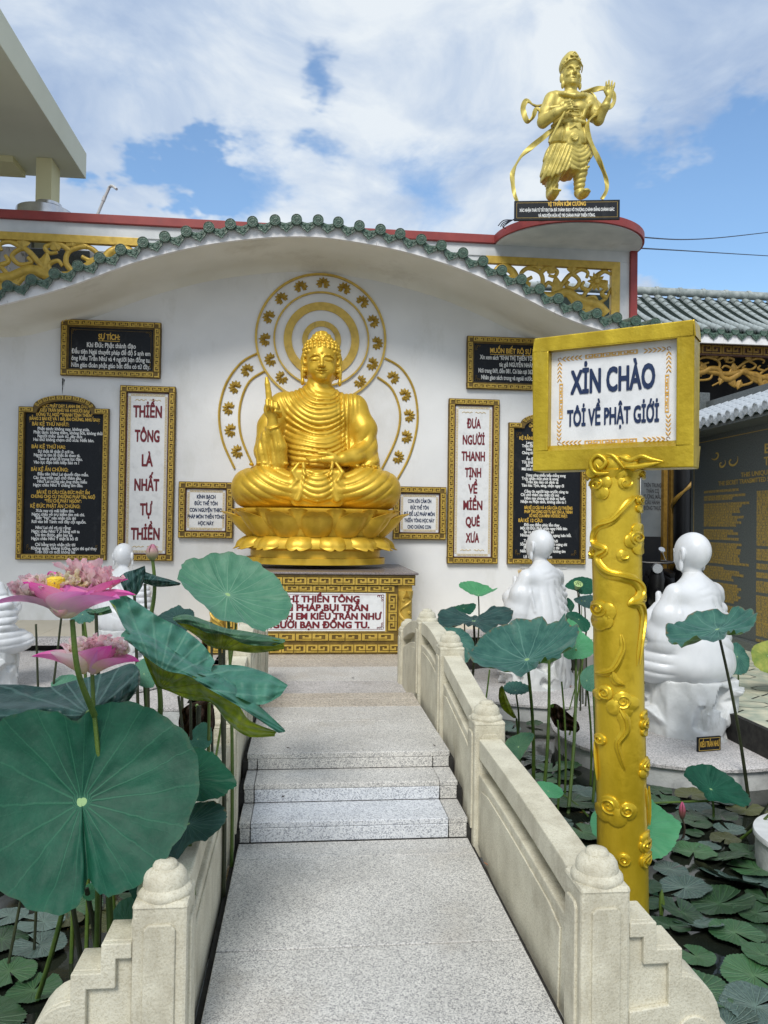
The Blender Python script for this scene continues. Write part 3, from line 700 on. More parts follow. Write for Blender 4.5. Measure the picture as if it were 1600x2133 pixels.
# tall white plaques
for (rc, words, lab) in (((249, 805, 364, 1168), ['THİỀN', 'TÔNG', 'LÀ', 'NHẤT', 'TỰ', 'THİỀN'], 'tall narrow white marble plaque with six dark red words, left of the seated statue'),
                         ((932, 832, 1037, 1174), ['ĐƯA', 'NGƯỜİ', 'THANH', 'TỊNH', 'VỀ', 'MİỀN', 'QUÊ', 'XƯA'], 'tall narrow white marble plaque with eight dark red words, right of the seated statue')):
    r = rect(*rc); p = plaque(lab, r, .085, m_marble, line=m_fil); cxp = (r[0] + r[1]) / 2
    printborder(p, r[0] + .105, r[1] - .105, r[2] + .105, r[3] - .105, m_palegold, .03)
    n = len(words); top, bot = r[3] - .345, r[2] + .345
    wid = [.36, .31, .135, .31, .15, .36] if n == 6 else [.19, .30, .32, .22, .12, .26, .19, .18]
    for i, s_ in enumerate(words):
        text(s_, ((r[0] + r[1]) / 2, TYF, top + (bot - top) * i / (n - 1)), .215 if n == 6 else .175, m_redtxt, p, wid[i], off=.034)
    q = MB()
    for zz in (r[3] - .185, r[2] + .185):
        for sx in (-1, 1):
            q.tube([(cxp + sx * (.02 + .016 * k), TYF, zz + .009 * math.sin(k * 1.9)) for k in range(10)], .005, 4)
    q.obj('printed_flourish', m_palegold, p)
# small white plaques
for (rc, lines, lab, ws) in (((373, 1004, 486, 1121), ['KÍNH BẠCH', 'ĐỨC THẾ TÔN', 'CON NGUYỆN THEO', 'PHÁP MÔN THIỀN TÔNG', 'HỌC NÀY'], 'small square white plaque with navy lettering left of the lotus seat', [.24, .30, .42, .47, .20]),
                             ((818, 1014, 928, 1124), ['CON XİN CẢM ƠN', 'ĐỨC THẾ TÔN', 'ĐÃ ĐỂ LẠİ PHÁP MÔN', 'THİỀN TÔNG HỌC NÀY', 'CHO CHÚNG CON'], 'small square white plaque with navy lettering right of the lotus seat', [.32, .25, .42, .41, .32])):
    r = rect(*rc); p = plaque(lab, r, .088, m_marble, line=m_fil); cxp = (r[0] + r[1]) / 2 + (0 if rc[0] < 500 else .0)
    printborder(p, r[0] + .11, r[1] - .11, r[2] + .11, r[3] - .11, m_palegold, .028)
    for i, s_ in enumerate(lines):
        text(s_, (cxp, TYF, r[3] - .20 - .0875 * i), .068, m_bluetxt, p, ws[i], off=.03)
# arched black plaques
def longtext(p, r, rows):
    """rows: (text, colour key, x offset from left, size)"""
    z = r[3] + .02
    for (s_, kind, dx, wd) in rows:
        if kind == 'gap': z -= wd; continue
        mt = {'w': m_whitetxt, 'g': m_goldtxt, 'h': m_goldtxt}[kind]
        if kind == 'g': text(s_, ((r[0] + r[1]) / 2 + dx, WY - .0135, z), .058, mt, p, wd, off=.035); z -= .056
        elif kind == 'h': text(s_, (r[0] + .16 + wd / 2, WY - .0135, z), .066, mt, p, wd, off=.025); z -= .06
        else: text(s_, (r[0] + .16 + dx + wd / 2, WY - .0135, z), .056, mt, p, wd, off=.03); z -= .0475
r = rect(38.5, 850, 226.5, 1166); p = plaque('tall arched black plaque of gold and white verses at the far left of the wall', r, .075, m_black, arch=.16)
longtext(p, r, [('ĐỨC PHẬT DẠY 5 ANH EM ÔNG', 'g', 0, .58), ('KIỀU TRẦN NHƯ VÀ 4 NGƯỜI BẠN', 'g', 0, .62), ('ĐỒNG TU, NGỘ “THANH TỊNH THIỀN”,', 'g', 0, .72), ('BẰNG 2 BÀI KỆ VÀ 1 BÀI ẤN CHỨNG, NHƯ SAU:', 'g', 0, .88), ('', 'gap', 0, .014),
    ('BÀI KỆ THỨ NHẤT:', 'h', 0, .46), ('Phật tánh: không nay, không xưa.', 'w', .07, .65), ('Phật tánh: không thêm, không bớt, không thừa', 'w', .02, .88), ('Người thấy: sanh tử, dây dưa', 'w', .07, .56), ('Hai thứ không chạm chỗ xưa: Niết bàn.', 'w', .02, .76), ('', 'gap', 0, .045),
    ('BÀI KỆ THỨ HAI:', 'h', 0, .42), ('Sự thật lẽ thật ở nơi ta.', 'w', .08, .45), ('Ngoài ta tìm lẽ thật ắt theo tà.', 'w', .03, .58), ('Theo tà phải đi trong lục đạo.', 'w', .08, .56), ('Vào lục đạo biết kiếp nào ra ?', 'w', .03, .57), ('', 'gap', 0, .045),
    ('BÀI KỆ ẤN CHỨNG:', 'h', 0, .46), ('Đầu tiên Như Lai thuyết đạo mầu.', 'w', .08, .64), ('Các ông triệt ngộ chỗ thâm sâu.', 'w', .03, .60), ('Như Lai mừng các ông thấu hiểu', 'w', .08, .62), ('Ngọc châu Như Ý chẳng tìm đâu.', 'w', .03, .62), ('', 'gap', 0, .045),
    ('BÀI KỆ 12 CÂU CỦA ĐỨC PHẬT ẤN', 'g', 0, .66), ('CHỨNG CHO CỤ THƯỜNG PHÁP TÍN, NGỘ', 'g', 0, .80), ('“YẾU CHỈ PHẬT NGÔN”:', 'g', 0, .46), ('', 'gap', 0, .012),
    ('KỆ ĐỨC PHẬT ẤN CHỨNG:', 'h', 0, .62), ('Xưa nay cụ mãi kiếm tìm.', 'w', .07, .48), ('Ngọc châu vô trụ kiếm tìm mà chi.', 'w', .02, .66), ('Biết “Nó” nên nhận tức thì', 'w', .07, .50), ('Rơi vào bể Tánh: nơi đây cội nguồn.', 'w', .02, .68), ('', 'gap', 0, .03),
    ('Như Lai chỉ rõ cụ rằng:', 'w', .07, .44), ('Ngọc châu Như Ý ở hằng nơi ta', 'w', .02, .60), ('Dù tìm được, gần hay xa', 'w', .07, .46), ('Ngọc châu Như Ý thật là bỏ đi', 'w', .02, .58), ('', 'gap', 0, .03),
    ('Chỉ bằng trực nhận tức thì', 'w', .07, .50), ('Không quán, không tưởng, ngọc thì quí thay', 'w', .02, .82), ('Trên đời có một không hai', 'w', .07, .50), ('Hạt châu Như Ý ở ngay nơi mình.', 'w', .02, .64)])
cornerflour(p, r[0] + .12, r[1] - .12, r[2] + .12, r[3] - .13, m_goldd, Y=WY - .0135)
r = rect(1056.5, 883, 1218.5, 1175); p = plaque('tall arched black plaque of verses behind the nearer white monk and the sign', r, .075, m_black, arch=.14)
longtext(p, r, [('BÀI KỆ CỦA NĂM ANH EM', 'g', 0, .46), ('ÔNG KIỀU TRẦN NHƯ VÀ 4', 'g', 0, .52), ('BẠN, TRÌNH ĐỨC PHẬT', 'g', 0, .44), ('', 'gap', 0, .06),
    ('KỆ RẰNG:', 'h', 0, .22), ('Lang thang khắp nẻo luân hồi', 'w', .10, .50), ('Triệu đời, triệu kiếp nổi trôi bến mê', 'w', .04, .62), ('Hôm nay được gặp Thế Tôn', 'w', .10, .48), ('Chúng tôi nhận được Tánh không', 'w', .04, .56), ('', 'gap', 0, .035),
    ('Ân đức này thật vô biên', 'w', .10, .46), ('Tức khắc tan hết não phiền', 'w', .04, .52), ('Bờ vọng, bến giác hai bên', 'w', .10, .48), ('Mãi mê tìm kiếm trong thiền', 'w', .04, .55), ('', 'gap', 0, .035),
    ('Dụng công nhiều kiếp chẳng xong', 'w', .10, .56), ('Trực nhận một phút là xong', 'w', .04, .52), ('Trần kia nào có dính ta', 'w', .10, .46), ('Tâm kia: Tịnh, sáng, nhận ngay đi', 'w', .04, .60), ('', 'gap', 0, .035),
    ('Cảm ơn người bạn trước cùng tu', 'w', .08, .62), ('Chỉ chỗ thâm sâu thật tối mù', 'w', .03, .54), ('Hôm nay chúng tôi thật sự biết', 'w', .08, .58), ('Nhận ra Phật tánh, không cần tu !', 'w', .03, .64), ('', 'gap', 0, .035),
    ('BÀI KỆ 12 CÂU VÀ 4 CÂU CỦA CỤ THƯỜNG', 'g', 0.03, .68), ('PHÁP TÍN CŨNG GỌI TU BẠC ĐÀ LA, TRÌNH', 'g', 0.03, .68), ('SỞ NGỘ CỦA MÌNH VỚI ĐỨC PHẬT:', 'g', 0.03, .54), ('', 'gap', 0, .01),
    ('BÀI KỆ 12 CÂU:', 'h', 0, .34), ('Đời con điểm phúc lắm thay', 'w', .08, .50), ('Một lời Đức Phật nhận ngay Niết bàn', 'w', .03, .66), ('Sa La rừng tối bình an', 'w', .08, .42), ('Những lời châu ngọc dứt ngang luân hồi.', 'w', .03, .72), ('', 'gap', 0, .03),
    ('Tu hành khổ não nên thôi', 'w', .08, .48), ('Sống với Thức Biết luân hồi màng chi', 'w', .03, .66), ('Phật tánh trực nhận tức thì', 'w', .08, .50), ('Niết bàn sanh tử nên thôi không tìm', 'w', .03, .64), ('', 'gap', 0, .03),
    ('Lệ rơi từ tận con tim', 'w', .08, .40), ('Tuôn ra những thứ con tim xưa nay', 'w', .03, .62), ('Sa La rừng cũ còn đây', 'w', .08, .42), ('Nhận ra Phật tánh ngay Niết bàn', 'w', .03, .66), ('', 'gap', 0, .015),
    ('VÀ BÀI KỆ 4 CÂU:', 'h', 0, .36), ('Lời vàng Đức Phật nhiệm mầu', 'w', .08, .52), ('Tỷ đời, tỷ kiếp tìm đâu được này', 'w', .03, .60)])
cornerflour(p, r[0] + .12, r[1] - .12, r[2] + .12, r[3] - .13, m_goldd, Y=WY - .0135)

# ================================================================= HALO
hl = empty('halo_relief', (.27, WY, 3), 'golden rings and lotus ornaments in relief on the wall behind the statue head', 'wall relief')
def hring(cx_, cy_, r0, r1, d):
    c = at(cx_, cy_, WY); k = WY / F * 1.006; n = 72; m = MB()
    P = [[(c.x + q * k * math.cos(a), y, c.z + q * k * math.sin(a)) for q, y in ((r1, WY - .002), (r1, WY - d), (r0, WY - d), (r0, WY - .002))] for a in [2 * math.pi * i / n for i in range(n)]]
    m.grid(P, cu=True); me = m.mesh('ring', m_goldp, smooth=True); add('ring', me, hl)
hring(669, 705.5, 131, 135.5, .03); hring(670, 707, 95.5, 99, .03); hring(670, 708, 61.5, 78, .02); hring(670, 709, 28.5, 40, .02)
def hband(pts, d=.028, w=2.4):
    c = catmull([tuple(at(x, y, WY - d / 2)) for x, y in pts], 6); m = MB(); m.tube(c, w * WY / F, 4, up=(0, 1, 0), flat=.8); m.obj('band', m_goldp, hl, smooth=True)
hband([(536, 736), (503, 755), (474, 793), (459, 838), (457, 880), (466, 925), (489, 976)]); hband([(551, 773), (521, 793), (504, 828), (498, 870), (504, 915), (527, 970)])
hband([(802, 746), (836, 767), (861, 808), (870, 859), (866, 905), (851, 955), (827, 1000)]); hband([(786, 785), (815, 808), (831, 845), (833, 880), (823, 920), (796, 976)])
lo_ = MB()
for (L, n, o, dd) in ((.088, 9, 0, .012), (.06, 7, .2, .02)):
    for k in range(n):
        an = R(90) + R(-128 + 256 * k / (n - 1)) * (1 if L > .07 else .8)
        l = L * (1 if abs(an - R(90)) < R(100) else .85)
        dx, dz = math.cos(an), math.sin(an); px_, pz_ = -dz, dx; wv = .024
        lo_.v += [(dx * .008, -.004, dz * .008), (dx * l * .55 + px_ * wv, -.006, dz * l * .55 + pz_ * wv), (dx * l, -.006, dz * l), (dx * l * .55 - px_ * wv, -.006, dz * l * .55 - pz_ * wv), (dx * l * .5, -.012 - dd, dz * l * .5)]
        a = len(lo_.v) - 5
        for q in ((a, a + 1, a + 4), (a + 1, a + 2, a + 4), (a + 2, a + 3, a + 4), (a + 3, a, a + 4)): lo_.f.append(q); lo_.m.append(0)
orn = lo_.mesh('lotus_ornament', M('ornament_gold', (.34, .22, .035), (.5, .34, .06), 30, .45, .3))
for (x, y) in ((673, 592), (627, 599), (587, 623), (561.6, 661), (554, 707.6), (565, 749), (588, 786), (716.6, 602.7), (754, 629.7), (776, 670), (784, 715), (774, 757.6), (749, 794)):
    p = at(x, y, WY - .003); an = math.atan2(x - 669, 707 - y); add('lotus_ornament', orn, hl, p, (0, an * .92, 0), (1.14, 1, 1.14))
for (x, y) in ((516, 772), (491, 807), (478, 851), (482, 896.5), (496, 940.5), (818, 787), (842.5, 823), (850.6, 866), (845, 909.5), (828, 952)):
    p = at(x, y, WY - .003); an = math.atan2(x - 664, 880 - y); add('lotus_ornament', orn, hl, p, (0, an * .92, 0), (1.14, 1, 1.14))

# ================================================================= SCULPTING (signed distance grid -> surface nets)
class SDF:
    def __init__(s, lo, hi, h):
        s.lo = np.array(lo, np.float32); s.h = h
        n = np.ceil((np.array(hi) - s.lo) / h).astype(int) + 1; s.n = n
        s.d = np.full(n, .3, np.float32); s.ax = [s.lo[i] + h * np.arange(n[i], dtype=np.float32) for i in range(3)]
    def loc(s, a, b):
        sl = []
        for i in range(3):
            i0 = int(max(0, math.floor((a[i] - s.lo[i]) / s.h))); i1 = int(min(s.n[i], math.ceil((b[i] - s.lo[i]) / s.h) + 1))
            if i1 <= i0: return None, None
            sl.append(slice(i0, i1))
        X = s.ax[0][sl[0]][:, None, None]; Y = s.ax[1][sl[1]][None, :, None]; Z = s.ax[2][sl[2]][None, None, :]
        return tuple(sl), (X, Y, Z)
    def put(s, sl, v, k, op):
        d = s.d[sl]
        if op == 'add':
            if k <= 0: s.d[sl] = np.minimum(d, v)
            else:
                h = np.clip(.5 + .5 * (d - v) / k, 0, 1); s.d[sl] = d + (v - d) * h - k * h * (1 - h)
        else:
            v = -v; h = np.clip(.5 - .5 * (d - v) / max(k, 1e-5), 0, 1); s.d[sl] = d + (v - d) * h + max(k, 1e-5) * h * (1 - h)
    def ell(s, c, r, k=.03, rot=None, op='add'):
        c = np.array(c, float); r = np.array(r, float); m = max(r) if rot is not None else r; p = k * 1.6 + 3 * s.h
        sl, G = s.loc(c - m - p, c + m + p)
        if sl is None: return s
        q = [G[i] - c[i] for i in range(3)]
        if rot is not None:
            Rm = np.array(rot.transposed()); q = [Rm[i][0] * q[0] + Rm[i][1] * q[1] + Rm[i][2] * q[2] for i in range(3)]
        k0 = np.sqrt((q[0] / r[0]) ** 2 + (q[1] / r[1]) ** 2 + (q[2] / r[2]) ** 2) + 1e-6
        k1 = np.sqrt((q[0] / r[0] ** 2) ** 2 + (q[1] / r[1] ** 2) ** 2 + (q[2] / r[2] ** 2) ** 2) + 1e-6
        s.put(sl, np.minimum(k0 * (k0 - 1) / k1, .3), k, op); return s
    def cap(s, a, b, ra, rb, k=.03, op='add', sy=1.0):
        a = np.array(a, float); b = np.array(b, float); R_ = max(ra, rb) + k * 1.6 + 3 * s.h
        sl, G = s.loc(np.minimum(a, b) - R_, np.maximum(a, b) + R_)
        if sl is None: return s
        ab = b - a; L = float(ab @ ab) + 1e-9
        q = [G[i] - a[i] for i in range(3)]
        t = np.clip((q[0] * ab[0] + q[1] * ab[1] + q[2] * ab[2]) / L, 0, 1)
        dd = np.sqrt((q[0] - ab[0] * t) ** 2 + ((q[1] - ab[1] * t) * sy) ** 2 + (q[2] - ab[2] * t) ** 2) - (ra + (rb - ra) * t)
        s.put(sl, dd, k, op); return s
    def chain(s, pts, rad, k=.02, op='add', sy=1.0):
        for i in range(len(pts) - 1):
            r = rad if hasattr(rad, '__len__') else [rad] * len(pts)
            s.cap(pts[i], pts[i + 1], r[i], r[i + 1], k, op, sy)
        return s
    def box(s, c, hs, rd=.02, k=.02, rot=None, op='add'):
        c = np.array(c, float); hs = np.array(hs, float); m = float(np.linalg.norm(hs)) if rot is not None else hs; p = k * 1.6 + 3 * s.h + rd
        sl, G = s.loc(c - m - p, c + m + p)
        if sl is None: return s
        q = [G[i] - c[i] for i in range(3)]
        if rot is not None:
            Rm = np.array(rot.transposed()); q = [Rm[i][0] * q[0] + Rm[i][1] * q[1] + Rm[i][2] * q[2] for i in range(3)]
        q = [np.abs(q[i]) - hs[i] + rd for i in range(3)]
        o = np.sqrt(np.maximum(q[0], 0) ** 2 + np.maximum(q[1], 0) ** 2 + np.maximum(q[2], 0) ** 2) + np.minimum(np.maximum(q[0], np.maximum(q[1], q[2])), 0) - rd
        s.put(sl, o, k, op); return s
    def poly(s, c, planes, k=.02, op='add'):
        c = np.array(c, float); m = max(p[3] for p in planes) * 1.9 + k; sl, G = s.loc(c - m, c + m)
        if sl is None: return s
        q = [G[i] - c[i] for i in range(3)]; v = None
        for (a, b, e, r) in planes:
            w = a * q[0] + b * q[1] + e * q[2] - r; v = w if v is None else np.maximum(v, w)
        s.put(sl, np.minimum(v, .3), k, op); return s
    def fn(s, a, b, f):
        """d += f(X,Y,Z) inside the region a..b"""
        sl, G = s.loc(a, b)
        if sl is not None: s.d[sl] = s.d[sl] + f(*G)
        return s
    def cut(s, a, b, f):
        sl, G = s.loc(a, b)
        if sl is not None: s.d[sl] = np.maximum(s.d[sl], f(*G))
        return s
    def mesh(s, name, mat, smooth_iter=1):
        d = s.d; lo, h = s.lo, s.h
        d = d.copy(); d[0] = d[-1] = .1; d[:, 0] = d[:, -1] = .1; d[:, :, 0] = d[:, :, -1] = .1
        ins = d < 0
        c = np.zeros(tuple(np.array(d.shape) - 1), np.uint8)
        for i in (0, 1):
            for j in (0, 1):
                for k in (0, 1): c += ins[i:i + c.shape[0], j:j + c.shape[1], k:k + c.shape[2]]
        act = (c > 0) & (c < 8); idx = np.full(c.shape, -1, np.int64); I, J, K = np.nonzero(act); n = len(I); idx[I, J, K] = np.arange(n)
        acc = np.zeros((n, 3)); cnt = np.zeros(n)
        cor = [(i, j, k) for i in (0, 1) for j in (0, 1) for k in (0, 1)]
        for a in cor:
            for ax in range(3):
                if a[ax]: continue
                b = list(a); b[ax] = 1
                va = d[I + a[0], J + a[1], K + a[2]]; vb = d[I + b[0], J + b[1], K + b[2]]
                m = (va < 0) != (vb < 0); t = np.where(m, va / (va - vb + 1e-12), 0)
                p = np.array(a, float)[None, :].repeat(n, 0); p[:, ax] += t
                acc[m] += p[m]; cnt[m] += 1
        V = (acc / cnt[:, None] + np.stack([I, J, K], 1)) * h + lo + 0.0
        Fs = []
        for ax in range(3):
            sh = list(d.shape); a0 = [slice(None)] * 3; a1 = [slice(None)] * 3; a0[ax] = slice(0, -1); a1[ax] = slice(1, None)
            e = ins[tuple(a0)] != ins[tuple(a1)]; u, v = (ax + 1) % 3, (ax + 2) % 3
            P = np.stack(np.nonzero(e), 1); P = P[(P[:, u] > 0) & (P[:, v] > 0) & (P[:, u] < d.shape[u] - 1) & (P[:, v] < d.shape[v] - 1)]
            def g(du, dv):
                Q = P.copy(); Q[:, u] -= du; Q[:, v] -= dv; return idx[Q[:, 0], Q[:, 1], Q[:, 2]]
            q = np.stack([g(0, 0), g(1, 0), g(1, 1), g(0, 1)], 1)
            fl = ~ins[P[:, 0], P[:, 1], P[:, 2]]; q[fl] = q[fl][:, ::-1]
            Fs.append(q)
        Q = np.concatenate(Fs); Q = Q[(Q >= 0).all(1)][:, ::-1]
        for _ in range(smooth_iter):
            s_ = np.zeros_like(V); w = np.zeros(len(V))
            for i in range(4):
                a, b = Q[:, i], Q[:, (i + 1) % 4]; np.add.at(s_, a, V[b]); np.add.at(w, a, 1)
            V = V * .5 + .5 * s_ / np.maximum(w, 1)[:, None]
        me = bpy.data.meshes.new(name); me.vertices.add(len(V)); me.vertices.foreach_set('co', V.astype(np.float32).ravel())
        me.loops.add(len(Q) * 4); me.loops.foreach_set('vertex_index', Q.astype(np.int32).ravel())
        me.polygons.add(len(Q)); me.polygons.foreach_set('loop_start', np.arange(0, len(Q) * 4, 4, dtype=np.int32)); me.polygons.foreach_set('loop_total', np.full(len(Q), 4, np.int32))
        me.polygons.foreach_set('use_smooth', np.ones(len(Q), bool)); me.materials.append(mat); me.update(calc_edges=True); me.validate()
        return me
def crease(ph, p=.75):
    """0 on the ridge, 1 in the crease"""
    return 1 - np.abs(np.sin(ph)) ** p
def sstep(a, b, x): t = np.clip((x - a) / (b - a), 0, 1); return t * t * (3 - 2 * t)
def rotm(x=0, y=0, z=0): return (Matrix.Rotation(R(z), 3, 'Z') @ Matrix.Rotation(R(y), 3, 'Y') @ Matrix.Rotation(R(x), 3, 'X'))

# ================================================================= SEATED STATUE
BX, BY, BZ = .125, 9.60, 1.80
def buddha_body():
    s = SDF((-1.08, -.72, -.03), (1.08, .42, 1.72), .0098)
    # trunk
    s.ell((0.0, .05, .62), (.52, .33, .62), .03)
    s.ell((0, .04, 1.12), (.47, .29, .34), .10)
    s.ell((-.39, .05, 1.25), (.21, .19, .19), .10); s.ell((.41, .05, 1.25), (.21, .19, .19), .10)
    s.cap((0, .04, 1.38), (0, .03, 1.66), .155, .13, .10)
    s.ell((0, .04, 1.40), (.30, .15, .13), .08); s.ell((0, -.14, 1.10), (.34, .17, .26), .08)
    s.ell((0, -.20, .62), (.36, .20, .30), .10)
    # robe folds over the chest: nested loops from the neck, straight pleats over the far shoulder
    def chest(X, Y, Z):
        r = np.sqrt((np.maximum(np.abs(X - .10 + .06 * (1.5 - Z)) - .02, 0) * (1.05 + .55 * (X > .10))) ** 2 + (np.maximum(1.62 - Z, 0)) ** 2 * .78 + .0004)
        x2 = X + .10 * (Z - 1.2)
        loops = crease(r * 60 + 1.1 * np.sin(X * 5 + 1) + .5 * np.sin(X * 13 + Z * 5), .55) * (.028 * sstep(.12, .30, r) + .008) * (.70 + .30 * np.sin(r * 23.5 + X * 3)) * sstep(.34, .26, x2) * sstep(-.50, -.42, X)
        pl = crease(x2 * 58 + 1.6 * np.sin(Z * 3), .6) * .024 * sstep(.20, .27, x2) * sstep(.56, .46, x2)
        m = sstep(1.545, 1.50, Z) * sstep(.12, -.02, Y)
        return (loops + pl) * m
    s.fn((-.6, -.6, .45), (.6, .2, 1.52), chest)
    # collar edge
    # knees and crossed legs
    for sx in (-1, 1):
        s.ell((sx * .59, -.18, .235), (.405, .42, .29), .05, rotm(y=sx * 4))
        s.ell((sx * .40, -.25, .20), (.46, .38, .23), .06)
        s.ell((sx * .87, -.12, .21), (.16, .26, .22), .08)
    s.ell((0, -.30, .17), (.55, .34, .20), .05)
    def knee(X, Y, Z):
        ax = np.abs(X); r = np.sqrt((ax - .20) ** 2 * .8 + ((Z - .78) * 1.0) ** 2)
        m = sstep(.20, .30, ax) * sstep(.94, .84, ax) * sstep(.0, -.15, Y) * sstep(.50, .44, Z) * sstep(.01, .05, Z)
        return crease(r * 34 + .8 * ax, .6) * .026 * m * (.55 + .45 * np.sin(r * 17 + 1) ** 2)
    s.fn((-1.1, -.72, 0), (1.1, .1, .55), knee)
    # hanging apron cloth in the middle
    s.box((0, -.545, .22), (.30, .055, .22), .055, .05)
    s.ell((0, -.60, .20), (.16, .07, .20), .03)
    for sx in (-1, 1):
        s.chain([(sx * .17, -.575, .50), (sx * .15, -.60, .36), (sx * .17, -.60, .22), (sx * .23, -.60, .07)], [.020, .024, .026, .040], .012)
        s.chain([(sx * .22, -.56, .50), (sx * .29, -.585, .40), (sx * .235, -.60, .30), (sx * .31, -.595, .21), (sx * .26, -.59, .12)], [.018, .026, .022, .024, .018], .012)
    def apron(X, Y, Z):
        m = sstep(.20, .15, np.abs(X)) * sstep(-.5, -.56, Y) * sstep(.47, .42, Z) * sstep(.02, .07, Z)
        return crease((Z - 2.6 * X * X) * 44, .7) * .018 * m
    s.fn((-.3, -.72, 0), (.3, -.45, .55), apron)
    def hemcut(X, Y, Z): return .05 * sstep(-.56, -.60, Y) * sstep(.055 + .035 * np.abs(np.sin(X * 14)), .03, Z)
    s.fn((-.4, -.72, -.03), (.4, -.5, .12), hemcut)
    # left arm of the statue (viewer's right), palm in the lap
    s.chain([(.45, .05, 1.24), (.57, -.02, .98), (.60, -.06, .72)], [.165, .165, .150], .05)
    s.chain([(.60, -.08, .70), (.44, -.34, .60), (.30, -.46, .57)], [.155, .115, .085], .04)
    s.ell((.56, -.10, .60), (.19, .20, .13), .05); s.ell((.62, -.16, .55), (.16, .18, .10), .05)
    s.chain([(.34, -.46, .56), (.18, -.52, .555), (.06, -.54, .55)], [.06, .055, .04], .02)      # palm
    for q in range(4): s.chain([(.10, -.50 - .0 * q, .575 - .0 * q), (-.02, -.515 - .03 * q + .04, .575 - .012 * q), (-.13 + .015 * q, -.50 - .03 * q + .03, .57 - .012 * q)], [.026, .024, .018], .006)
    s.chain([(.20, -.53, .60), (.10, -.55, .625), (.01, -.54, .625)], [.03, .026, .02], .008)
    def larm(X, Y, Z):
        r = np.sqrt((X - .40) ** 2 + (Z - 1.12) ** 2 * .62 + .0001)
        m = sstep(.44, .50, X) * sstep(.12, 0, Y) * sstep(.98, .85, Z) * sstep(.46, .54, Z)
        return crease(r * 30 + 2 * X, .7) * .018 * m
    s.fn((.35, -.5, .4), (.85, .2, 1.1), larm)
    # right arm (viewer's left) raised, sleeve falling to the thigh
    s.chain([(-.44, .05, 1.24), (-.57, -.03, .98), (-.62, -.10, .70)], [.165, .165, .145], .05)
    s.chain([(-.62, -.12, .66), (-.57, -.30, .78), (-.535, -.40, .90)], [.150, .120, .090], .04)
    s.chain([(-.49, -.42, .86), (-.46, -.40, .70), (-.46, -.36, .52)], [.075, .095, .11], .03)
    s.chain([(-.60, -.36, .84), (-.62, -.30, .66), (-.60, -.30, .52)], [.070, .12, .13], .04)
    def rsl(X, Y, Z):
        m = sstep(-.15, -.25, Y) * sstep(.96, .9, Z) * sstep(.42, .5, Z) * sstep(-.38, -.44, X)
        return (crease((X + .14 * (Z - .7)) * 46 + 3 * Z, .7) * .018 + .0) * m
    s.fn((-.8, -.6, .4), (-.35, -.1, 1.0), rsl)
    s.cap((-.53, -.42, .88), (-.540, -.44, 1.06), .070, .060, .006)
    s.chain([(-.62, -.42, .93), (-.56, -.50, .90), (-.48, -.49, .93), (-.45, -.40, .97)], .014, .010)
    # hand: palm, three curled fingers, thumb across, index finger upright
    s.ell((-.545, -.45, 1.135), (.100, .062, .115), .02)
    for q, x in enumerate((-.597, -.545, -.493)):
        s.chain([(x - .002, -.475, 1.225 - .012 * q), (x, -.540, 1.225 - .014 * q), (x + .004, -.560, 1.165 - .012 * q), (x + .006, -.520, 1.125 - .01 * q)], [.028, .0265, .025, .021], .003)
    s.chain([(-.455, -.44, 1.07), (-.455, -.515, 1.10), (-.50, -.565, 1.10)], [.034, .028, .022], .004)
    s.chain([(-.575, -.46, 1.22), (-.588, -.468, 1.33), (-.602, -.470, 1.43), (-.612, -.468, 1.50)], [.040, .036, .033, .021], .008)
    # lap hem frill
    for sx, a, b in ((-1, .40, .78), (1, .38, .70)):
        for q in range(9):
            t = q / 8; x = sx * (a - .28 + (b - a + .28) * t)
            s.ell((x, -.36 - .10 * (1 - t), .50 + .008 * math.sin(q * 2.2)), (.030, .05, .020), .012)
    return s.mesh('robe_and_body', m_gold)
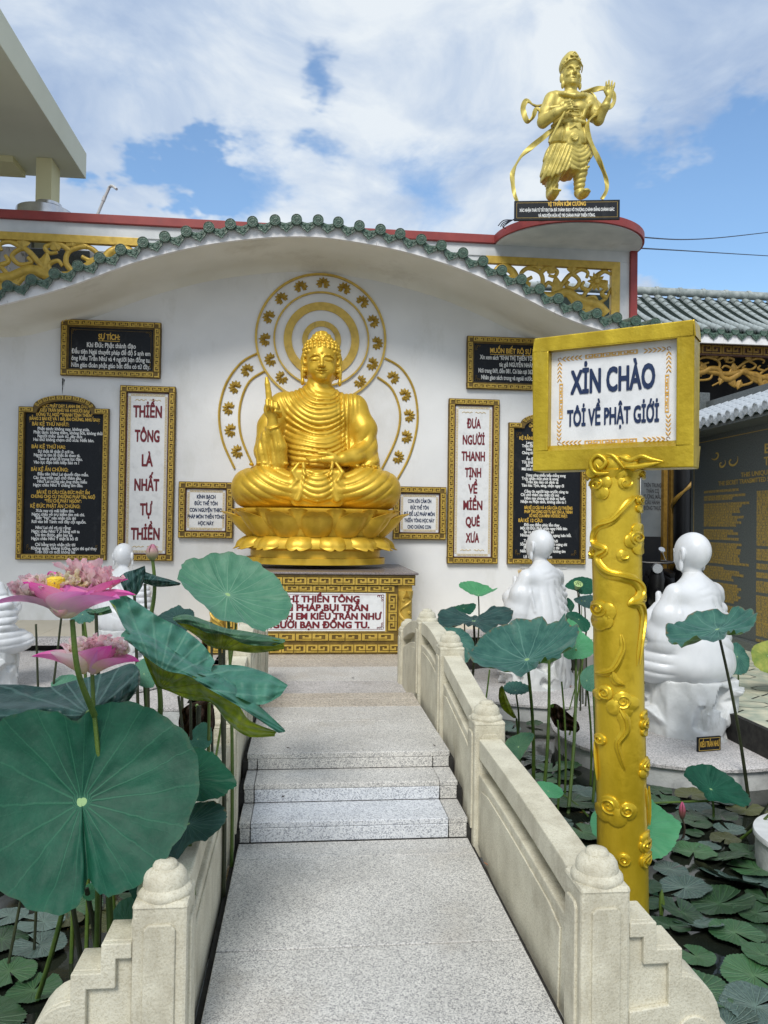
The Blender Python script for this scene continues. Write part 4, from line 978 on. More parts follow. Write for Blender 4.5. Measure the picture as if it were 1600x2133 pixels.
def buddha_head():
    s = SDF((-.33, -.36, 1.42), (.33, .33, 2.27), .0064)
    s.cap((0, .03, 1.40), (0, .02, 1.66), .150, .125, .02)
    for z in (1.535, 1.585):
        s.fn((-.2, -.2, z - .02), (.2, .2, z + .02), lambda X, Y, Z, z=z: .012 * np.clip(1 - np.abs(Z - z + .12 * X * X) / .010, 0, 1) * np.ones_like(Y))
    s.ell((0, 0, 1.86), (.188, .225, .245), .02)                       # skull and face
    s.ell((0, -.055, 1.735), (.145, .150, .135), .05)                  # jaw
    s.ell((0, -.165, 1.650), (.052, .045, .040), .035)                 # chin
    for sx in (-1, 1): s.ell((sx * .088, -.135, 1.745), (.068, .06, .07), .035)
    # hair cap, top knot
    s.ell((0, .045, 1.955), (.212, .225, .185), .012)
    s.ell((0, .045, 1.80), (.205, .205, .22), .012)
    s.ell((0, .03, 2.10), (.128, .125, .095), .04)
    # brow ridges, lids, nose, lips
    for sx in (-1, 1):
        s.chain([(sx * .016, -.222, 1.862), (sx * .045, -.222, 1.888), (sx * .09, -.208, 1.892), (sx * .135, -.172, 1.868), (sx * .150, -.145, 1.850)], [.010, .012, .011, .009, .006], .010)
        s.ell((sx * .078, -.168, 1.838), (.056, .042, .034), .008)
        s.fn((-.17 if sx < 0 else .01, -.3, 1.79), (-.01 if sx < 0 else .17, -.10, 1.85), lambda X, Y, Z, sx=sx: .016 * np.clip(1 - np.abs(Z - (1.822 + 2.2 * (X - sx * .078) ** 2)) / .008, 0, 1) * np.clip(1 - np.abs(X - sx * .078) / .062, 0, 1) ** .5 * np.ones_like(Y))
        s.fn((-.17 if sx < 0 else .01, -.3, 1.84), (-.01 if sx < 0 else .17, -.10, 1.89), lambda X, Y, Z, sx=sx: .010 * np.clip(1 - np.abs(Z - (1.872 - 4.0 * (X - sx * .078) ** 2)) / .008, 0, 1) * np.clip(1 - np.abs(X - sx * .078) / .062, 0, 1) ** .5 * np.ones_like(Y))
        s.ell((sx * .027, -.228, 1.762), (.021, .022, .016), .008)
        s.ell((sx * .026, -.252, 1.752), (.008, .02, .006), .003, op='sub')
    s.chain([(0, -.205, 1.875), (0, -.228, 1.82), (0, -.262, 1.768)], [.016, .018, .023], .014)
    s.chain([(-.062, -.190, 1.716), (-.030, -.214, 1.722), (-.010, -.220, 1.727), (0, -.219, 1.722), (.010, -.220, 1.727), (.030, -.214, 1.722), (.062, -.190, 1.716)], [.004, .011, .012, .012, .012, .011, .004], .006)
    s.chain([(-.045, -.195, 1.702), (0, -.214, 1.694), (.045, -.195, 1.702)], [.006, .0145, .006], .006)
    s.fn((-.07, -.3, 1.69), (.07, -.12, 1.73), lambda X, Y, Z: .012 * np.clip(1 - np.abs(Z - (1.7085 + 2.2 * X * X)) / .005, 0, 1) * np.ones_like(Y))
    s.ell((0, -.222, 1.912), (.013, .012, .013), .003)
    # ears with long lobes
    for sx in (-1, 1):
        s.ell((sx * .222, .0, 1.855), (.026, .052, .085), .010, rotm(z=sx * -18))
        s.ell((sx * .226, -.012, 1.72), (.022, .034, .105), .014)
        s.ell((sx * .222, -.015, 1.615), (.025, .036, .040), .014)
        s.ell((sx * .243, -.025, 1.855), (.014, .026, .048), .008, op='sub'); s.cap((sx * .246, -.035, 1.76), (sx * .242, -.035, 1.64), .010, .012, .004, op='sub')
    # snail-shell curls in rings
    for (cz, rx, ry, rz, z0, z1, cy) in ((1.955, .214, .227, .187, 1.66, 2.09, .045),):
        z = 1.70; row = 0
        while z < 2.10:
            zz = (z - cz) / rz
            if z < 1.955: rx_, ry_ = .212 - .0 * (1.955 - z), .222
            else:
                f_ = math.sqrt(max(.02, 1 - zz * zz)); rx_, ry_ = rx * f_, ry * f_
            n = max(5, int(2 * math.pi * rx_ / .054))
            for j in range(n):
                a = 2 * math.pi * (j + .5 * (row % 2)) / n; x, y = rx_ * math.cos(a), cy + ry_ * math.sin(a)
                front = y < -.02 and abs(x) < .19
                if front and z < 1.985 - .10 * (abs(x) / .19) ** 2: continue
                if z < 1.90 and y < -.04: continue
                s.ell((x, y, z), (.026, .026, .024), .004)
            z += .041; row += 1
    for (zt, rr, n) in ((2.105, .122, 13), (2.145, .095, 10), (2.175, .060, 6)):
        for j in range(n):
            a = 2 * math.pi * (j + .3) / n; s.ell((rr * math.cos(a), .03 + rr * math.sin(a), zt), (.024, .024, .022), .004)
    s.ell((0, .02, 2.175), (.062, .062, .035), .01)
    return s.mesh('head', m_gold, 0)
bd = empty('seated_statue', (BX, BY, BZ), 'large golden seated robed figure with one finger raised, on a golden lotus seat', 'statue')
add('robe_and_body', buddha_body(), bd, (BX, BY, BZ))
add('head', buddha_head(), bd, (BX + .035, BY, BZ - .222), None, (1.04, 1.02, 1.10))

# ---- lotus seat
def petal(r0, r1, z0, z1, ha, lip, notch, ry, th=.02, nu=15, nv=13, inv=False):
    """one petal around +x axis angle 0 (faces -y after rotation), as a closed shell"""
    P = []; Q = []
    for i in range(nu):
        u = -1 + 2 * i / (nu - 1); row = []; row2 = []
        for j in range(nv):
            v = j / (nv - 1)
            top = 1 - (.36 if not inv else .50) * abs(u) ** (3.2 if not inv else 3.0) - notch * math.exp(-(u / .13) ** 2)
            vv = v * top
            w = ha * (.80 + .20 * math.sin(math.pi * min(1, vv + .1)))
            a = u * w
            rr = r0 + (r1 - r0) * (vv ** 1.35) + .065 * math.sin(math.pi * (vv ** .8)) * (1 - u * u) + lip * max(0, vv - .80) * 1.6 - .050 * abs(u) ** 2.2 - .03 * abs(u) ** 8 + .022 * math.exp(-(u / .10) ** 2) * math.sin(math.pi * min(1, vv)) * (-1 if not inv else -.5)
            z = z0 + (z1 - z0) * vv
            row.append((rr, a, z)); row2.append((rr - th, a, z + (.0 if v < 1 else 0)))
        P.append(row); Q.append(row2)
    return P, Q
def petal_mesh(a0, ry, args, sep=.0):
    P, Q = petal(*args[:7], ry, inv=args[7]); m = MB()
    cv = lambda p: ((p[0] + sep) * math.sin(a0 + p[1]), -(p[0] + sep) * math.cos(a0 + p[1]) * ry, p[2])
    A = [[cv(p) for p in row] for row in P]; B = [[cv(p) for p in row] for row in Q]
    m.grid(A); m.grid(B[::-1])
    m.grid([[A[i][-1], B[i][-1]] for i in range(len(A))]); m.grid([[A[0][j], B[0][j]] for j in range(len(A[0]))]); m.grid([[A[-1][j], B[-1][j]] for j in range(len(A[0]))])
    return m.mesh('petal', m_gold, smooth=True)
RY = .70
ls_ = empty('lotus_pedestal', (BX, BY, 1.1), 'golden lotus pedestal with two tiers of broad petals on the dark capped plinth', 'pedestal')
ctr = MB()
ctr.lathe([(0, 0), (.86, 0), (.86, .075), (.80, .08), (.80, .165), (.90, .19), (.9, .26), (.86, .30), (.82, .33), (.90, .50), (.98, .60), (1.0, .62), (1.0, .655), (.98, .665), (0, .665)], (0, 0, 0), 64)
for i in range(len(ctr.v)): x, y, z = ctr.v[i]; ctr.v[i] = (x, y * RY, z)
z0_ = at(655, 1178, BY - .62).z
add('seat_core', ctr.mesh('seat_core', m_gold, smooth=True), ls_, (BX, BY, z0_))
N = 14; sc_ = []
for k in range(N):
    a = 2 * math.pi * k / N
    add('petal', petal_mesh(a, RY, (.85, 1.12, .325, .625, math.pi / N * 1.04, .20, .045, False)), ls_, (BX, BY, z0_))
    add('petal', petal_mesh(a + math.pi / N, RY, (.88, 1.07, .40, .662, math.pi / N * 1.0, .10, .03, False), -.045), ls_, (BX, BY, z0_))
    add('petal', petal_mesh(a + math.pi / N * .95, RY, (.86, .985, .330, .165, math.pi / N * 1.02, .12, .16, True)), ls_, (BX, BY, z0_))

# ---- plinth
pl = empty('plinth', (.05, 9.4, FZ), 'golden fretwork plinth with a dark stone cap and a red-lettered marble panel', 'plinth')
PYF = 8.62
px0, px1 = at(438, 1280, PYF).x, at(858, 1280, PYF).x
pcz = at(700, 1192, PYF - .06).z
c0, c1 = at(424, 1192, PYF - .06).x, at(872, 1192, PYF - .06).x
m = MB(); m.box(c0, c1, PYF - .07, WY - .005, pcz - .025, pcz); m.obj('stone_cap', m_cap, pl, bevel=.006)
m = MB(); m.box(px0, px1, PYF, WY - .004, FZ, pcz - .028); m.obj('plinth_core', m_goldp, pl)
u_, v_, n_ = (1, 0, 0), (0, 0, 1), (0, -1, 0)
Hh = pcz - .03 - FZ
bands = MB(); zt = pcz - .03
m2 = MB()
m2.box(px0 - .03, px1 + .03, PYF - .05, PYF + .1, zt - .022, zt)
m2.box(px0 - .03, px1 + .03, PYF - .03, PYF + .1, zt - .115, zt - .024); fret(bands, (px0 - .02, PYF - .03, zt - .110), u_, v_, n_, px1 - px0 + .04, .082, n=17, depth=.014)
m2.box(px0 + .16, px1 - .16, PYF - .012, PYF + .05, zt - .195, zt - .117); fret(bands, (px0 + .2, PYF - .012, zt - .188), u_, v_, n_, px1 - px0 - .4, .066, n=12, depth=.010)
m2.box(px0 + .1, px1 - .1, PYF - .012, PYF + .05, FZ + .135, FZ + .245); fret(bands, (px0 + .2, PYF - .012, FZ + .15), u_, v_, n_, px1 - px0 - .4, .08, n=10, depth=.010)
m2.box(px0 - .02, px1 + .02, PYF - .035, PYF + .1, FZ, FZ + .133); fret(bands, (px0 - .01, PYF - .035, FZ + .022), u_, v_, n_, px1 - px0 + .02, .090, n=17, depth=.014)
for sx in (0, 1):
    xa = px0 + .155 if not sx else px1 - .285
    m2.box(xa, xa + .13, PYF - .012, PYF + .05, FZ + .247, zt - .197); fret(bands, (xa + .115, PYF - .012, FZ + .26), v_, (-1, 0, 0), n_, zt - .21 - FZ - .26, .10, n=4, depth=.010)
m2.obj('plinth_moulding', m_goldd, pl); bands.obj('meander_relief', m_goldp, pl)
# corner columns with coiled relief
for sx in (0, 1):
    xc_ = px0 + .075 if not sx else px1 - .075
    cm_ = MB(); cm_.lathe([(.0, 0), (.075, 0), (.072, .03), (.068, .05), (.068, .42), (.078, .46), (.085, .50), (.085, .54), (0, .54)], (xc_, PYF - .012, FZ + .17), 20)
    t_ = np.linspace(0, 1, 40); cm_.tube([(xc_ + (.072 + .004) * math.sin(1.1 * math.sin(7 * q)), PYF - .012 - .074 * math.cos(1.1 * math.sin(7 * q)), FZ + .2 + .40 * q) for q in t_], [.010 + .006 * math.sin(9 * q) ** 2 for q in t_], 7)
    for q in range(7): 
        a = -.9 + .3 * q; 
        leafshape(cm_, (xc_ + .05 * math.sin(a), FZ + .63), R(90) + a * .5, .09, .016, PYF - .08)
    for (dx, dz) in ((-.03, .12), (.035, .30), (-.03, .44), (.03, .2)):
        cm_.lathe([(0, -.02), (.012, -.018), (.022, 0)], (0, 0, 0), 10)
        for i in range(len(cm_.v) - 30, len(cm_.v)): x, y, z = cm_.v[i]; cm_.v[i] = (xc_ + dx + x, PYF - .075 + z, FZ + .17 + dz + y)
    cm_.obj('corner_column', m_goldp, pl, smooth=True)
ix0, ix1 = px0 + .30, px1 - .30; iz0, iz1 = FZ + .255, zt - .203
MB().box(ix0, ix1, PYF - .006, PYF + .004, iz0, iz1).obj('marble_panel', m_marble, pl)
q = MB()
for (a, b, c, d) in ((ix0 + .02, ix1 - .02, iz1 - .022, iz1 - .018), (ix0 + .02, ix1 - .02, iz0 + .018, iz0 + .022)): q.box(a, b, PYF - .0075, PYF - .0065, c, d)
for xx in (ix0 + .02, ix1 - .024): q.box(xx, xx + .004, PYF - .0075, PYF - .0065, iz0 + .02, iz1 - .02)
q.obj('red_line', m_redtxt, pl); cornerflour(pl, ix0 + .02, ix1 - .02, iz0 + .02, iz1 - .02, m_redtxt, .07, PYF - .008)
hh = iz1 - iz0; xm = at(672, 1270, PYF).x - .08
for i, (s_, w_, xr) in enumerate((('KHAI THỊ THIỀN TÔNG', 1.12, 748), ('LÌA CÕI ÁI PHÁP BỤI TRẦN', 1.34, 766), ('CHO 5 ANH EM KIỀU TRẦN NHƯ', 1.56, 794), ('VÀ 4 NGƯỜI BẠN ĐỒNG TU.', 1.42, 770))):
    zz = iz1 - hh * (.16 + .225 * i); xr_ = at(xr, 1270, PYF).x
    w_ = min(w_, xr_ - ix0 - .04)
    text(s_, (xr_ - w_ / 2, PYF - .0075, zz - .005), hh * .235, m_redtxt, pl, w_, off=.04)

# ================================================================= WHITE MONKS
def monk_meshes(variant):
    s = SDF((-.62, -.55, .40), (.62, .45, 1.40), .0095)
    s.ell((0, .03, .98), (.27, .20, .40), .04); s.ell((0, .05, .72), (.33, .27, .28), .06)
    s.ell((0, .04, .80), (.335, .25, .36), .05); s.ell((0, .03, 1.20), (.26, .15, .13), .06); s.cap((0, .02, 1.28), (0, -.01, 1.40), .085, .072, .06)
    for sx in (-1, 1):
        s.chain([(sx * .24, .02, 1.20), (sx * .32, -.02, 1.02), (sx * .33, -.08, .88)], [.10, .10, .095], .05)
        s.chain([(sx * .33, -.10, .87), (sx * .20, -.26, .96), (sx * .05, -.33, 1.05)], [.10, .085, .055], .04)
        s.chain([(sx * .26, .03, 1.0), (sx * .31, -.02, .80), (sx * .30, -.06, .66)], [.12, .13, .12], .05)
        s.ell((sx * .28, -.16, .57), (.19, .26, .16), .12)
        s.ell((sx * .20, -.28, .56), (.28, .20, .12), .05)
    s.ell((0, .08, .60), (.36, .25, .20), .06)
    s.cap((0, -.34, 1.02), (0, -.37, 1.17), .05, .028, .02)
    def folds(X, Y, Z):
        # long drop folds at the back, fanning from the shoulder
        a = X * (1.0 - .45 * (1.2 - Z)); 
        back = crease(a * 34 + 2.4 * (Z - .9) * (X + .1), .7) * .010 * sstep(.0, .08, Y) * sstep(1.20, 1.05, Z) * sstep(.50, .60, Z)
        r = np.sqrt((X + .30) ** 2 + (Z - 1.28) ** 2 + .4 * Y * Y); sweep = crease(r * 37, .5) * .024 * sstep(.08, -.06, X) * sstep(1.22, 1.10, Z) * sstep(.62, .8, Z) * sstep(-.34, -.22, Y)
        r2 = np.sqrt((X - .30) ** 2 + (Z - 1.10) ** 2 + .5 * (Y + .05) ** 2); hip = crease(r2 * 38, .5) * .020 * sstep(.10, .18, X) * sstep(.84, .74, Z) * sstep(.16, .02, Y) * sstep(.46, .52, Z)
        r3 = np.sqrt((X + .30) ** 2 + (Z - 1.05) ** 2 + .5 * (Y + .05) ** 2); hip2 = crease(r3 * 40 + 1, .45) * .014 * sstep(-.10, -.18, X) * sstep(.82, .74, Z) * sstep(.16, .02, Y) * sstep(.46, .52, Z)
        col = crease((Z + .5 * Y + .3 * np.abs(X)) * 60, .6) * .006 * sstep(1.16, 1.2, Z) * sstep(1.33, 1.28, Z) * sstep(.16, .10, np.abs(X))
        return back * (.9 if variant else .35) + sweep * (1.0 if not variant else 1.2) + hip + hip2 + col
    s.fn((-.62, -.55, .40), (.62, .45, 1.40), folds)
    # edge of the over-robe running down the side
    s.chain([(.22, .02, 1.27), (.30, .12, 1.05), (.28, .17, .85), (.16, .26, .66)], [.016, .018, .018, .02], .012)
    body = s.mesh('robed_body', m_white)
    h = SDF((-.21, -.26, 1.22), (.21, .26, 1.78), .0068)
    h.cap((0, .02, 1.24), (0, -.005, 1.42), .083, .075, .02)
    h.ell((0, 0, 1.575), (.138, .165, .165), .02); h.ell((0, -.06, 1.49), (.105, .10, .105), .05); h.ell((0, -.135, 1.425), (.035, .03, .028), .03)
    for sx in (-1, 1):
        h.ell((sx * .143, .005, 1.545), (.018, .040, .062), .008, rotm(z=sx * -22)); h.ell((sx * .145, -.005, 1.452), (.015, .022, .055), .010)
        h.ell((sx * .158, -.012, 1.548), (.010, .020, .036), .006, op='sub')
        h.ell((sx * .055, -.122, 1.545), (.036, .026, .022), .008); h.chain([(sx * .015, -.158, 1.57), (sx * .06, -.150, 1.585), (sx * .105, -.115, 1.565)], [.007, .008, .005], .008)
        h.ell((sx * .018, -.165, 1.50), (.014, .014, .011), .006)
    h.chain([(0, -.150, 1.575), (0, -.185, 1.505)], [.011, .016], .012)
    h.chain([(-.035, -.142, 1.472), (0, -.158, 1.474), (.035, -.142, 1.472)], [.005, .010, .005], .005); h.chain([(-.028, -.142, 1.458), (0, -.155, 1.455), (.028, -.142, 1.458)], [.005, .010, .005], .005)
    head = h.mesh('head', m_white, 1)
    return body, head
def rock_mesh(seed):
    r = random.Random(seed); s = SDF((-.62, -.56, -.04), (.62, .54, .56), .012)
    def facets(n, rad, zt, sq=1.0, tilt=.35):
        P = [(0, 0, 1, zt), (0, 0, -1, zt * 1.4)]
        for k in range(n):
            a = 2 * math.pi * (k + r.uniform(-.3, .3)) / n; e = r.uniform(-tilt, tilt); ce = math.cos(e)
            P.append((math.cos(a) * ce, math.sin(a) * ce, math.sin(e), rad * r.uniform(.88, 1.08)))
        return P
    s.poly((0, -.02, .24), facets(11, .375, .235, tilt=.12), .0)
    for k in range(15):
        a = r.uniform(0, 6.28); z = r.uniform(.05, .34); rr = r.uniform(.22, .29); q = r.uniform(.07, .12)
        pl_ = facets(6, q, q * r.uniform(.6, 1.1), tilt=.9); s.poly((rr * math.cos(a), -.02 + rr * .88 * math.sin(a), z), pl_, .008)
    for k in range(18):
        a = r.uniform(0, 6.28); z = r.uniform(.02, .42); rr = r.uniform(.455, .52)
        s.box((rr * math.cos(a), -.02 + rr * .88 * math.sin(a), z), (r.uniform(.06, .16), r.uniform(.04, .08), r.uniform(.03, .10)), .004, .004, rotm(r.uniform(-60, 60), r.uniform(-60, 60), r.uniform(0, 180)), op='sub')
    s.fn((-1, -1, -.1), (1, 1, .6), lambda X, Y, Z: .006 * np.sin(X * 23 + 3 * np.sin(Y * 17)) * np.sin(Z * 26 + 2 * np.sin(X * 19)))
    return s.mesh('rock_seat', m_rock, 1)
MB_, MH_ = monk_meshes(0); MB2_, MH2_ = monk_meshes(1)
def monk(loc, rz, label, variant=0, seed=1, sc=1.0):
    t = empty('monk_statue', loc, label, 'statue', 'white stone monk statues around the pond', rz)
    b, h = ((MB_, MH_), (MB2_, MH2_))[variant]
    for nm, me in (('rock_seat', rock_mesh(seed)), ('robed_body', b), ('head', h)):
        add(nm, me, t, loc, (0, 0, rz), (sc, sc, sc))
    return t
def pedestal(loc, rad, h, label, top=.03):
    t = empty('round_pedestal', loc, label, 'pedestal')
    m = MB(); m.lathe([(0, h - top), (rad * 1.0, h - top), (rad * 1.0, h - .008), (rad * .992, h), (0, h)], (0, 0, 0), 72); add('granite_top', m.mesh('granite_top', m_disc, smooth=True), t, loc)
    m = MB(); m.lathe([(rad * .965, -.5), (rad * .97, h - top - .004), (0, h - top - .004)], (0, 0, 0), 72); add('rendered_side', m.mesh('rendered_side', m_discside, smooth=True), t, loc)
    return t
def nameplate(c, ang, label, p_sc=1.0):
    t = empty('name_plate', c, label, 'name plate', rz=ang)
    W_, H_ = .215 * p_sc, .115 * p_sc
    m = MB(); m.box(-W_ / 2, W_ / 2, 0, .02, 0, H_); add('slab', m.mesh('slab', m_black, bevel=.002), t, c, (0, 0, ang))
    b = MB(); e = .004
    for (a, b_, c_, d) in ((-W_ / 2 + .008, W_ / 2 - .008, .008, .008 + e), (-W_ / 2 + .008, W_ / 2 - .008, H_ - .008 - e, H_ - .008), (-W_ / 2 + .008, -W_ / 2 + .008 + e, .008, H_ - .008), (W_ / 2 - .008 - e, W_ / 2 - .008, .008, H_ - .008)): b.box(a, b_, -.0015, .0005, c_, d)
    add('gilt_line', b.mesh('gilt_line', m_goldtxt2), t, c, (0, 0, ang))
    o = text('KIỀU TRẦN NHƯ', Vector(c) + Matrix.Rotation(ang, 3, 'Z') @ Vector((0, -.0015, H_ / 2)), .062 * p_sc, m_goldtxt, t, W_ * .82, off=.02, rot=(R(90), 0, ang), ext=.001)
    return t
DZ = -.17
g1 = atz(1400, 1545, DZ); MY1 = g1.y + .32
pc1 = Vector((at(1402, 1500, MY1).x, MY1, -.35))
pedestal(pc1, 1.04, .18, 'low round granite pedestal in the pond carrying the nearer white monk on the right')
mx1 = at(1442, 1300, MY1).x
monk((mx1, MY1, DZ), R(-156), 'nearer white monk statue seen from behind, right of the golden sign post', 0, 3)
nc = atz(1478, 1565, DZ); nameplate(nc, R(10), 'small black name plate with gold letters at the foot of the nearer white monk')
MY2 = atz(1120, 1432, DZ).y + .18
mx2 = at(1124, 1300, MY2).x
pedestal(Vector((at(1120, 1400, MY2).x, MY2, -.35)), 1.05, .18, 'low round granite pedestal in the pond carrying the farther white monk')
monk((mx2, MY2, DZ), R(-147), 'farther white monk statue between the balustrade and the golden sign post', 1, 5)
nc = atz(1162, 1432, DZ); nameplate(nc, R(6), 'small black name plate with gold letters at the foot of the farther white monk', 1.05)
# left side
pcl = Vector((at(150, 1400, 7.35).x, 7.35, FZ - .15)); 
pedestal(pcl, 1.0, .19, 'broad round granite pedestal on the left behind the pink lotus flowers')
monk((at(252, 1300, 8.2).x, 8.25, FZ), R(166), 'small white monk statue behind the tall pink lotus, in front of the tall narrow plaque', 1, 7, .70)
monk((at(-38, 1350, 6.7).x, 6.7, FZ + .04), R(150), 'white monk statue cut off by the left edge of the photo, beside the pink lotus', 0, 9, .70)
t = pedestal(Vector((atz(1693, 1770, -.17).x + .20, atz(1693, 1770, -.17).y + .1, -.35)), .42, .20, 'white rim of a round pedestal just entering at the right edge, by the lily pads')
for c in t.children: 
    if c.name.startswith('granite_top'): c.data.materials[0] = m_rock

# ================================================================= GUARDIAN
def guardian_mesh():
    s = SDF((-.56, -.42, -.03), (.52, .34, 1.92), .0086)
    s.ell((-.03, 0, .58), (.265, .19, .26), .03); s.ell((-.10, -.01, .42), (.28, .21, .28), .06); s.ell((.13, 0, .50), (.185, .18, .26), .05); s.ell((-.24, -.02, .28), (.17, .17, .16), .05)
    s.cut((-.6, -.5, -.1), (.6, .4, .6), lambda X, Y, Z: (.215 + .09 * sstep(-.30, -.05, X) + .24 * sstep(.0, .34, X) + .010 * np.sin(X * 70) + .12 * Y * 0 - Z) * .8 * np.ones_like(Y))
    # legs and feet
    s.chain([(-.20, .0, .55), (-.235, -.02, .30), (-.245, .0, .06)], [.13, .095, .075], .04); s.ell((-.245, -.09, .035), (.065, .13, .045), .03)
    s.chain([(.13, -.02, .60), (.125, -.05, .36), (.125, -.02, .10)], [.13, .095, .068], .04); s.ell((.15, -.12, .04), (.07, .14, .045), .03)
    for q in range(5): s.ell((.10 + .024 * q, -.245 + .008 * q, .035), (.013, .022, .016), .004); s.ell((-.295 + .024 * q, -.21, .03), (.013, .022, .016), .004)
    for q in range(16):
        a, b = q % 4, q // 4; s.ell((.085 + .035 * a + (.017 if b % 2 else 0), -.13 - .01 * math.sin(a), .34 + .038 * b), (.021, .02, .021), .004)
    for q in range(3): s.chain([(-.30 + .05 * q, -.10, .30), (-.295 + .045 * q, -.085, .06)], .010, .006)
    # kilt
    def kilt(X, Y, Z):
        r = np.sqrt((X - .12) ** 2 + (Z - .80) ** 2 * .55)
        left = crease((X * 1.0 - .42 * (Z - .6) * (X < .4)) * 62, .7) * .018 * sstep(-.02, -.10, X)
        u = crease(np.sqrt((X - .05) ** 2 * 1.8 + (Z - .74) ** 2) * 56, .7) * .013 * sstep(-.12, -.02, X)
        return (left + u) * sstep(.66, .60, Z) + .25 * sstep(.17 + .36 * np.clip(X + .2, 0, 1) + .015 * np.sin(X * 40), .15 + .36 * np.clip(X + .2, 0, 1), Z) * sstep(.30, .05, Z * 0 + .1) * 0
    s.fn((-.5, -.4, .12), (.5, .3, .68), kilt)
    # trunk, belly, armour plates
    s.ell((-.01, .0, .98), (.225, .155, .30), .04); s.ell((0, .01, 1.17), (.255, .15, .17), .05)
    s.ell((-.01, -.02, .755), (.285, .195, .185), .03)
    for sx in (-1, 1):
        s.ell((sx * .11, -.125, 1.13), (.085, .04, .06), .03)
    for sx in (-1, 1): s.fn((-.4, -.4, .58), (.4, .1, .90), lambda X, Y, Z, sx=sx: .018 * np.clip(1 - np.abs(X + .01 - sx * (.125 + .25 * np.maximum(.90 - Z, 0) ** 1.6)) / .012, 0, 1) * np.ones_like(Y))
    s.fn((-.4, -.4, .58), (.4, .2, .72), lambda X, Y, Z: .030 * np.clip(1 - np.abs(Z - (.640 + .05 * np.clip((np.abs(X + .01) - .10) / .2, 0, 1))) / .014, 0, 1) * np.ones_like(Y))
    s.box((-.01, -.165, .75), (.105, .035, .15), .035, .008)
    s.ell((-.01, -.20, .70), (.06, .03, .06), .006); s.chain([(-.07, -.205, .80), (-.01, -.215, .84), (.05, -.205, .80)], .012, .005)
    for q in range(9): a = q * .7; s.ell((-.01 + .035 * math.cos(a), -.225, .69 + .035 * math.sin(a)), (.012, .01, .012), .003)
    s.chain([(-.24, 0, .925), (-.14, -.145, .92), (0, -.175, .925), (.14, -.145, .92), (.23, 0, .925)], .026, .006, sy=1.0)
    s.ell((.0, -.195, .925), (.036, .02, .036), .004); s.chain([(-.08, -.165, 1.0), (0, -.18, .98), (.08, -.165, 1.0)], .010, .006)
    for q in range(3): s.chain([(-.06, -.158, 1.05 + .03 * q), (.06, -.158, 1.05 + .03 * q)], .008, .01)
    # collar scarf
    s.chain([(-.20, -.02, 1.33), (-.12, -.13, 1.27), (0, -.165, 1.235), (.12, -.13, 1.27), (.20, -.02, 1.33)], [.035, .03, .03, .03, .035], .015)
    s.ell((0, .02, 1.32), (.19, .12, .06), .03)
    # raised side flaps of the breast plate
    s.chain([(.12, -.13, 1.0), (.17, -.13, 1.12), (.25, -.09, 1.19)], [.025, .03, .02], .01)
    s.chain([(-.12, -.13, 1.0), (-.20, -.13, 1.10), (-.30, -.10, 1.10)], [.025, .03, .02], .01)
    # arms
    s.chain([(-.25, .02, 1.26), (-.33, .0, 1.08), (-.385, -.03, .96)], [.105, .095, .075], .04)
    s.chain([(-.385, -.05, .94), (-.25, -.20, .99), (-.17, -.25, 1.02)], [.072, .058, .045], .025)
    s.chain([(.25, .02, 1.26), (.33, .0, 1.12), (.37, -.05, 1.02)], [.105, .095, .07], .04)
    s.chain([(.37, -.06, 1.02), (.41, -.17, 1.12), (.435, -.21, 1.20)], [.070, .055, .042], .025)
    s.fn((.3, -.3, 1.08), (.5, 0, 1.16), lambda X, Y, Z: -.006 * np.clip(np.cos((Z - 1.12) * 70), 0, 1) * np.ones_like(X * Y))
    for (x, z) in ((-.29, 1.0), (-.33, .98)): s.ell((x, -.13, z), (.02, .07, .07), .008)
    # hand round the staff
    s.ell((-.145, -.255, 1.04), (.05, .045, .055), .015)
    for q in range(4): s.chain([(-.17 + .012 * q, -.28, 1.085 - .028 * q), (-.125 + .012 * q, -.315, 1.08 - .028 * q), (-.095 + .012 * q, -.275, 1.065 - .028 * q)], .0155, .005)
    # open raised hand
    s.ell((.443, -.225, 1.255), (.052, .028, .062), .012)
    for q, (dx, L) in enumerate(((-.042, .085), (-.015, .105), (.014, .10), (.040, .080))):
        s.chain([(.443 + dx, -.23, 1.295), (.445 + dx * 1.25, -.245, 1.295 + L * .55), (.447 + dx * 1.4, -.25, 1.30 + L)], [.0155, .0145, .011], .005)
    s.chain([(.405, -.235, 1.235), (.372, -.25, 1.27), (.366, -.262, 1.315)], [.018, .016, .012], .006)
    # neck and head
    s.cap((0, .0, 1.30), (0, -.01, 1.45), .085, .075, .03)
    s.ell((.0, 0, 1.575), (.122, .135, .165), .02); s.ell((0, -.04, 1.485), (.105, .10, .09), .04); s.ell((0, -.115, 1.432), (.04, .03, .028), .02)
    for sx in (-1, 1):
        s.ell((sx * .128, .0, 1.54), (.020, .035, .06), .008); s.ell((sx * .118, -.03, 1.44), (.022, .03, .05), .014)
        s.ell((sx * .062, -.105, 1.525), (.042, .034, .030), .014); s.chain([(sx * .015, -.145, 1.60), (sx * .055, -.140, 1.618), (sx * .10, -.105, 1.600)], [.009, .012, .007], .008)
        s.ell((sx * .050, -.112, 1.582), (.032, .022, .017), .006)
        s.fn((-.11 if sx < 0 else .0, -.2, 1.56), (0 if sx < 0 else .11, -.06, 1.60), lambda X, Y, Z, sx=sx: .010 * np.clip(1 - np.abs(Z - (1.580 - 3 * (X - sx * .05) ** 2)) / .007, 0, 1) * np.clip(1 - np.abs(X - sx * .05) / .04, 0, 1) * np.ones_like(Y))
        s.chain([(sx * .03, -.145, 1.53), (sx * .062, -.130, 1.495), (sx * .06, -.115, 1.455)], .007, .006, op='sub')
        s.ell((sx * .02, -.155, 1.527), (.018, .016, .013), .006)
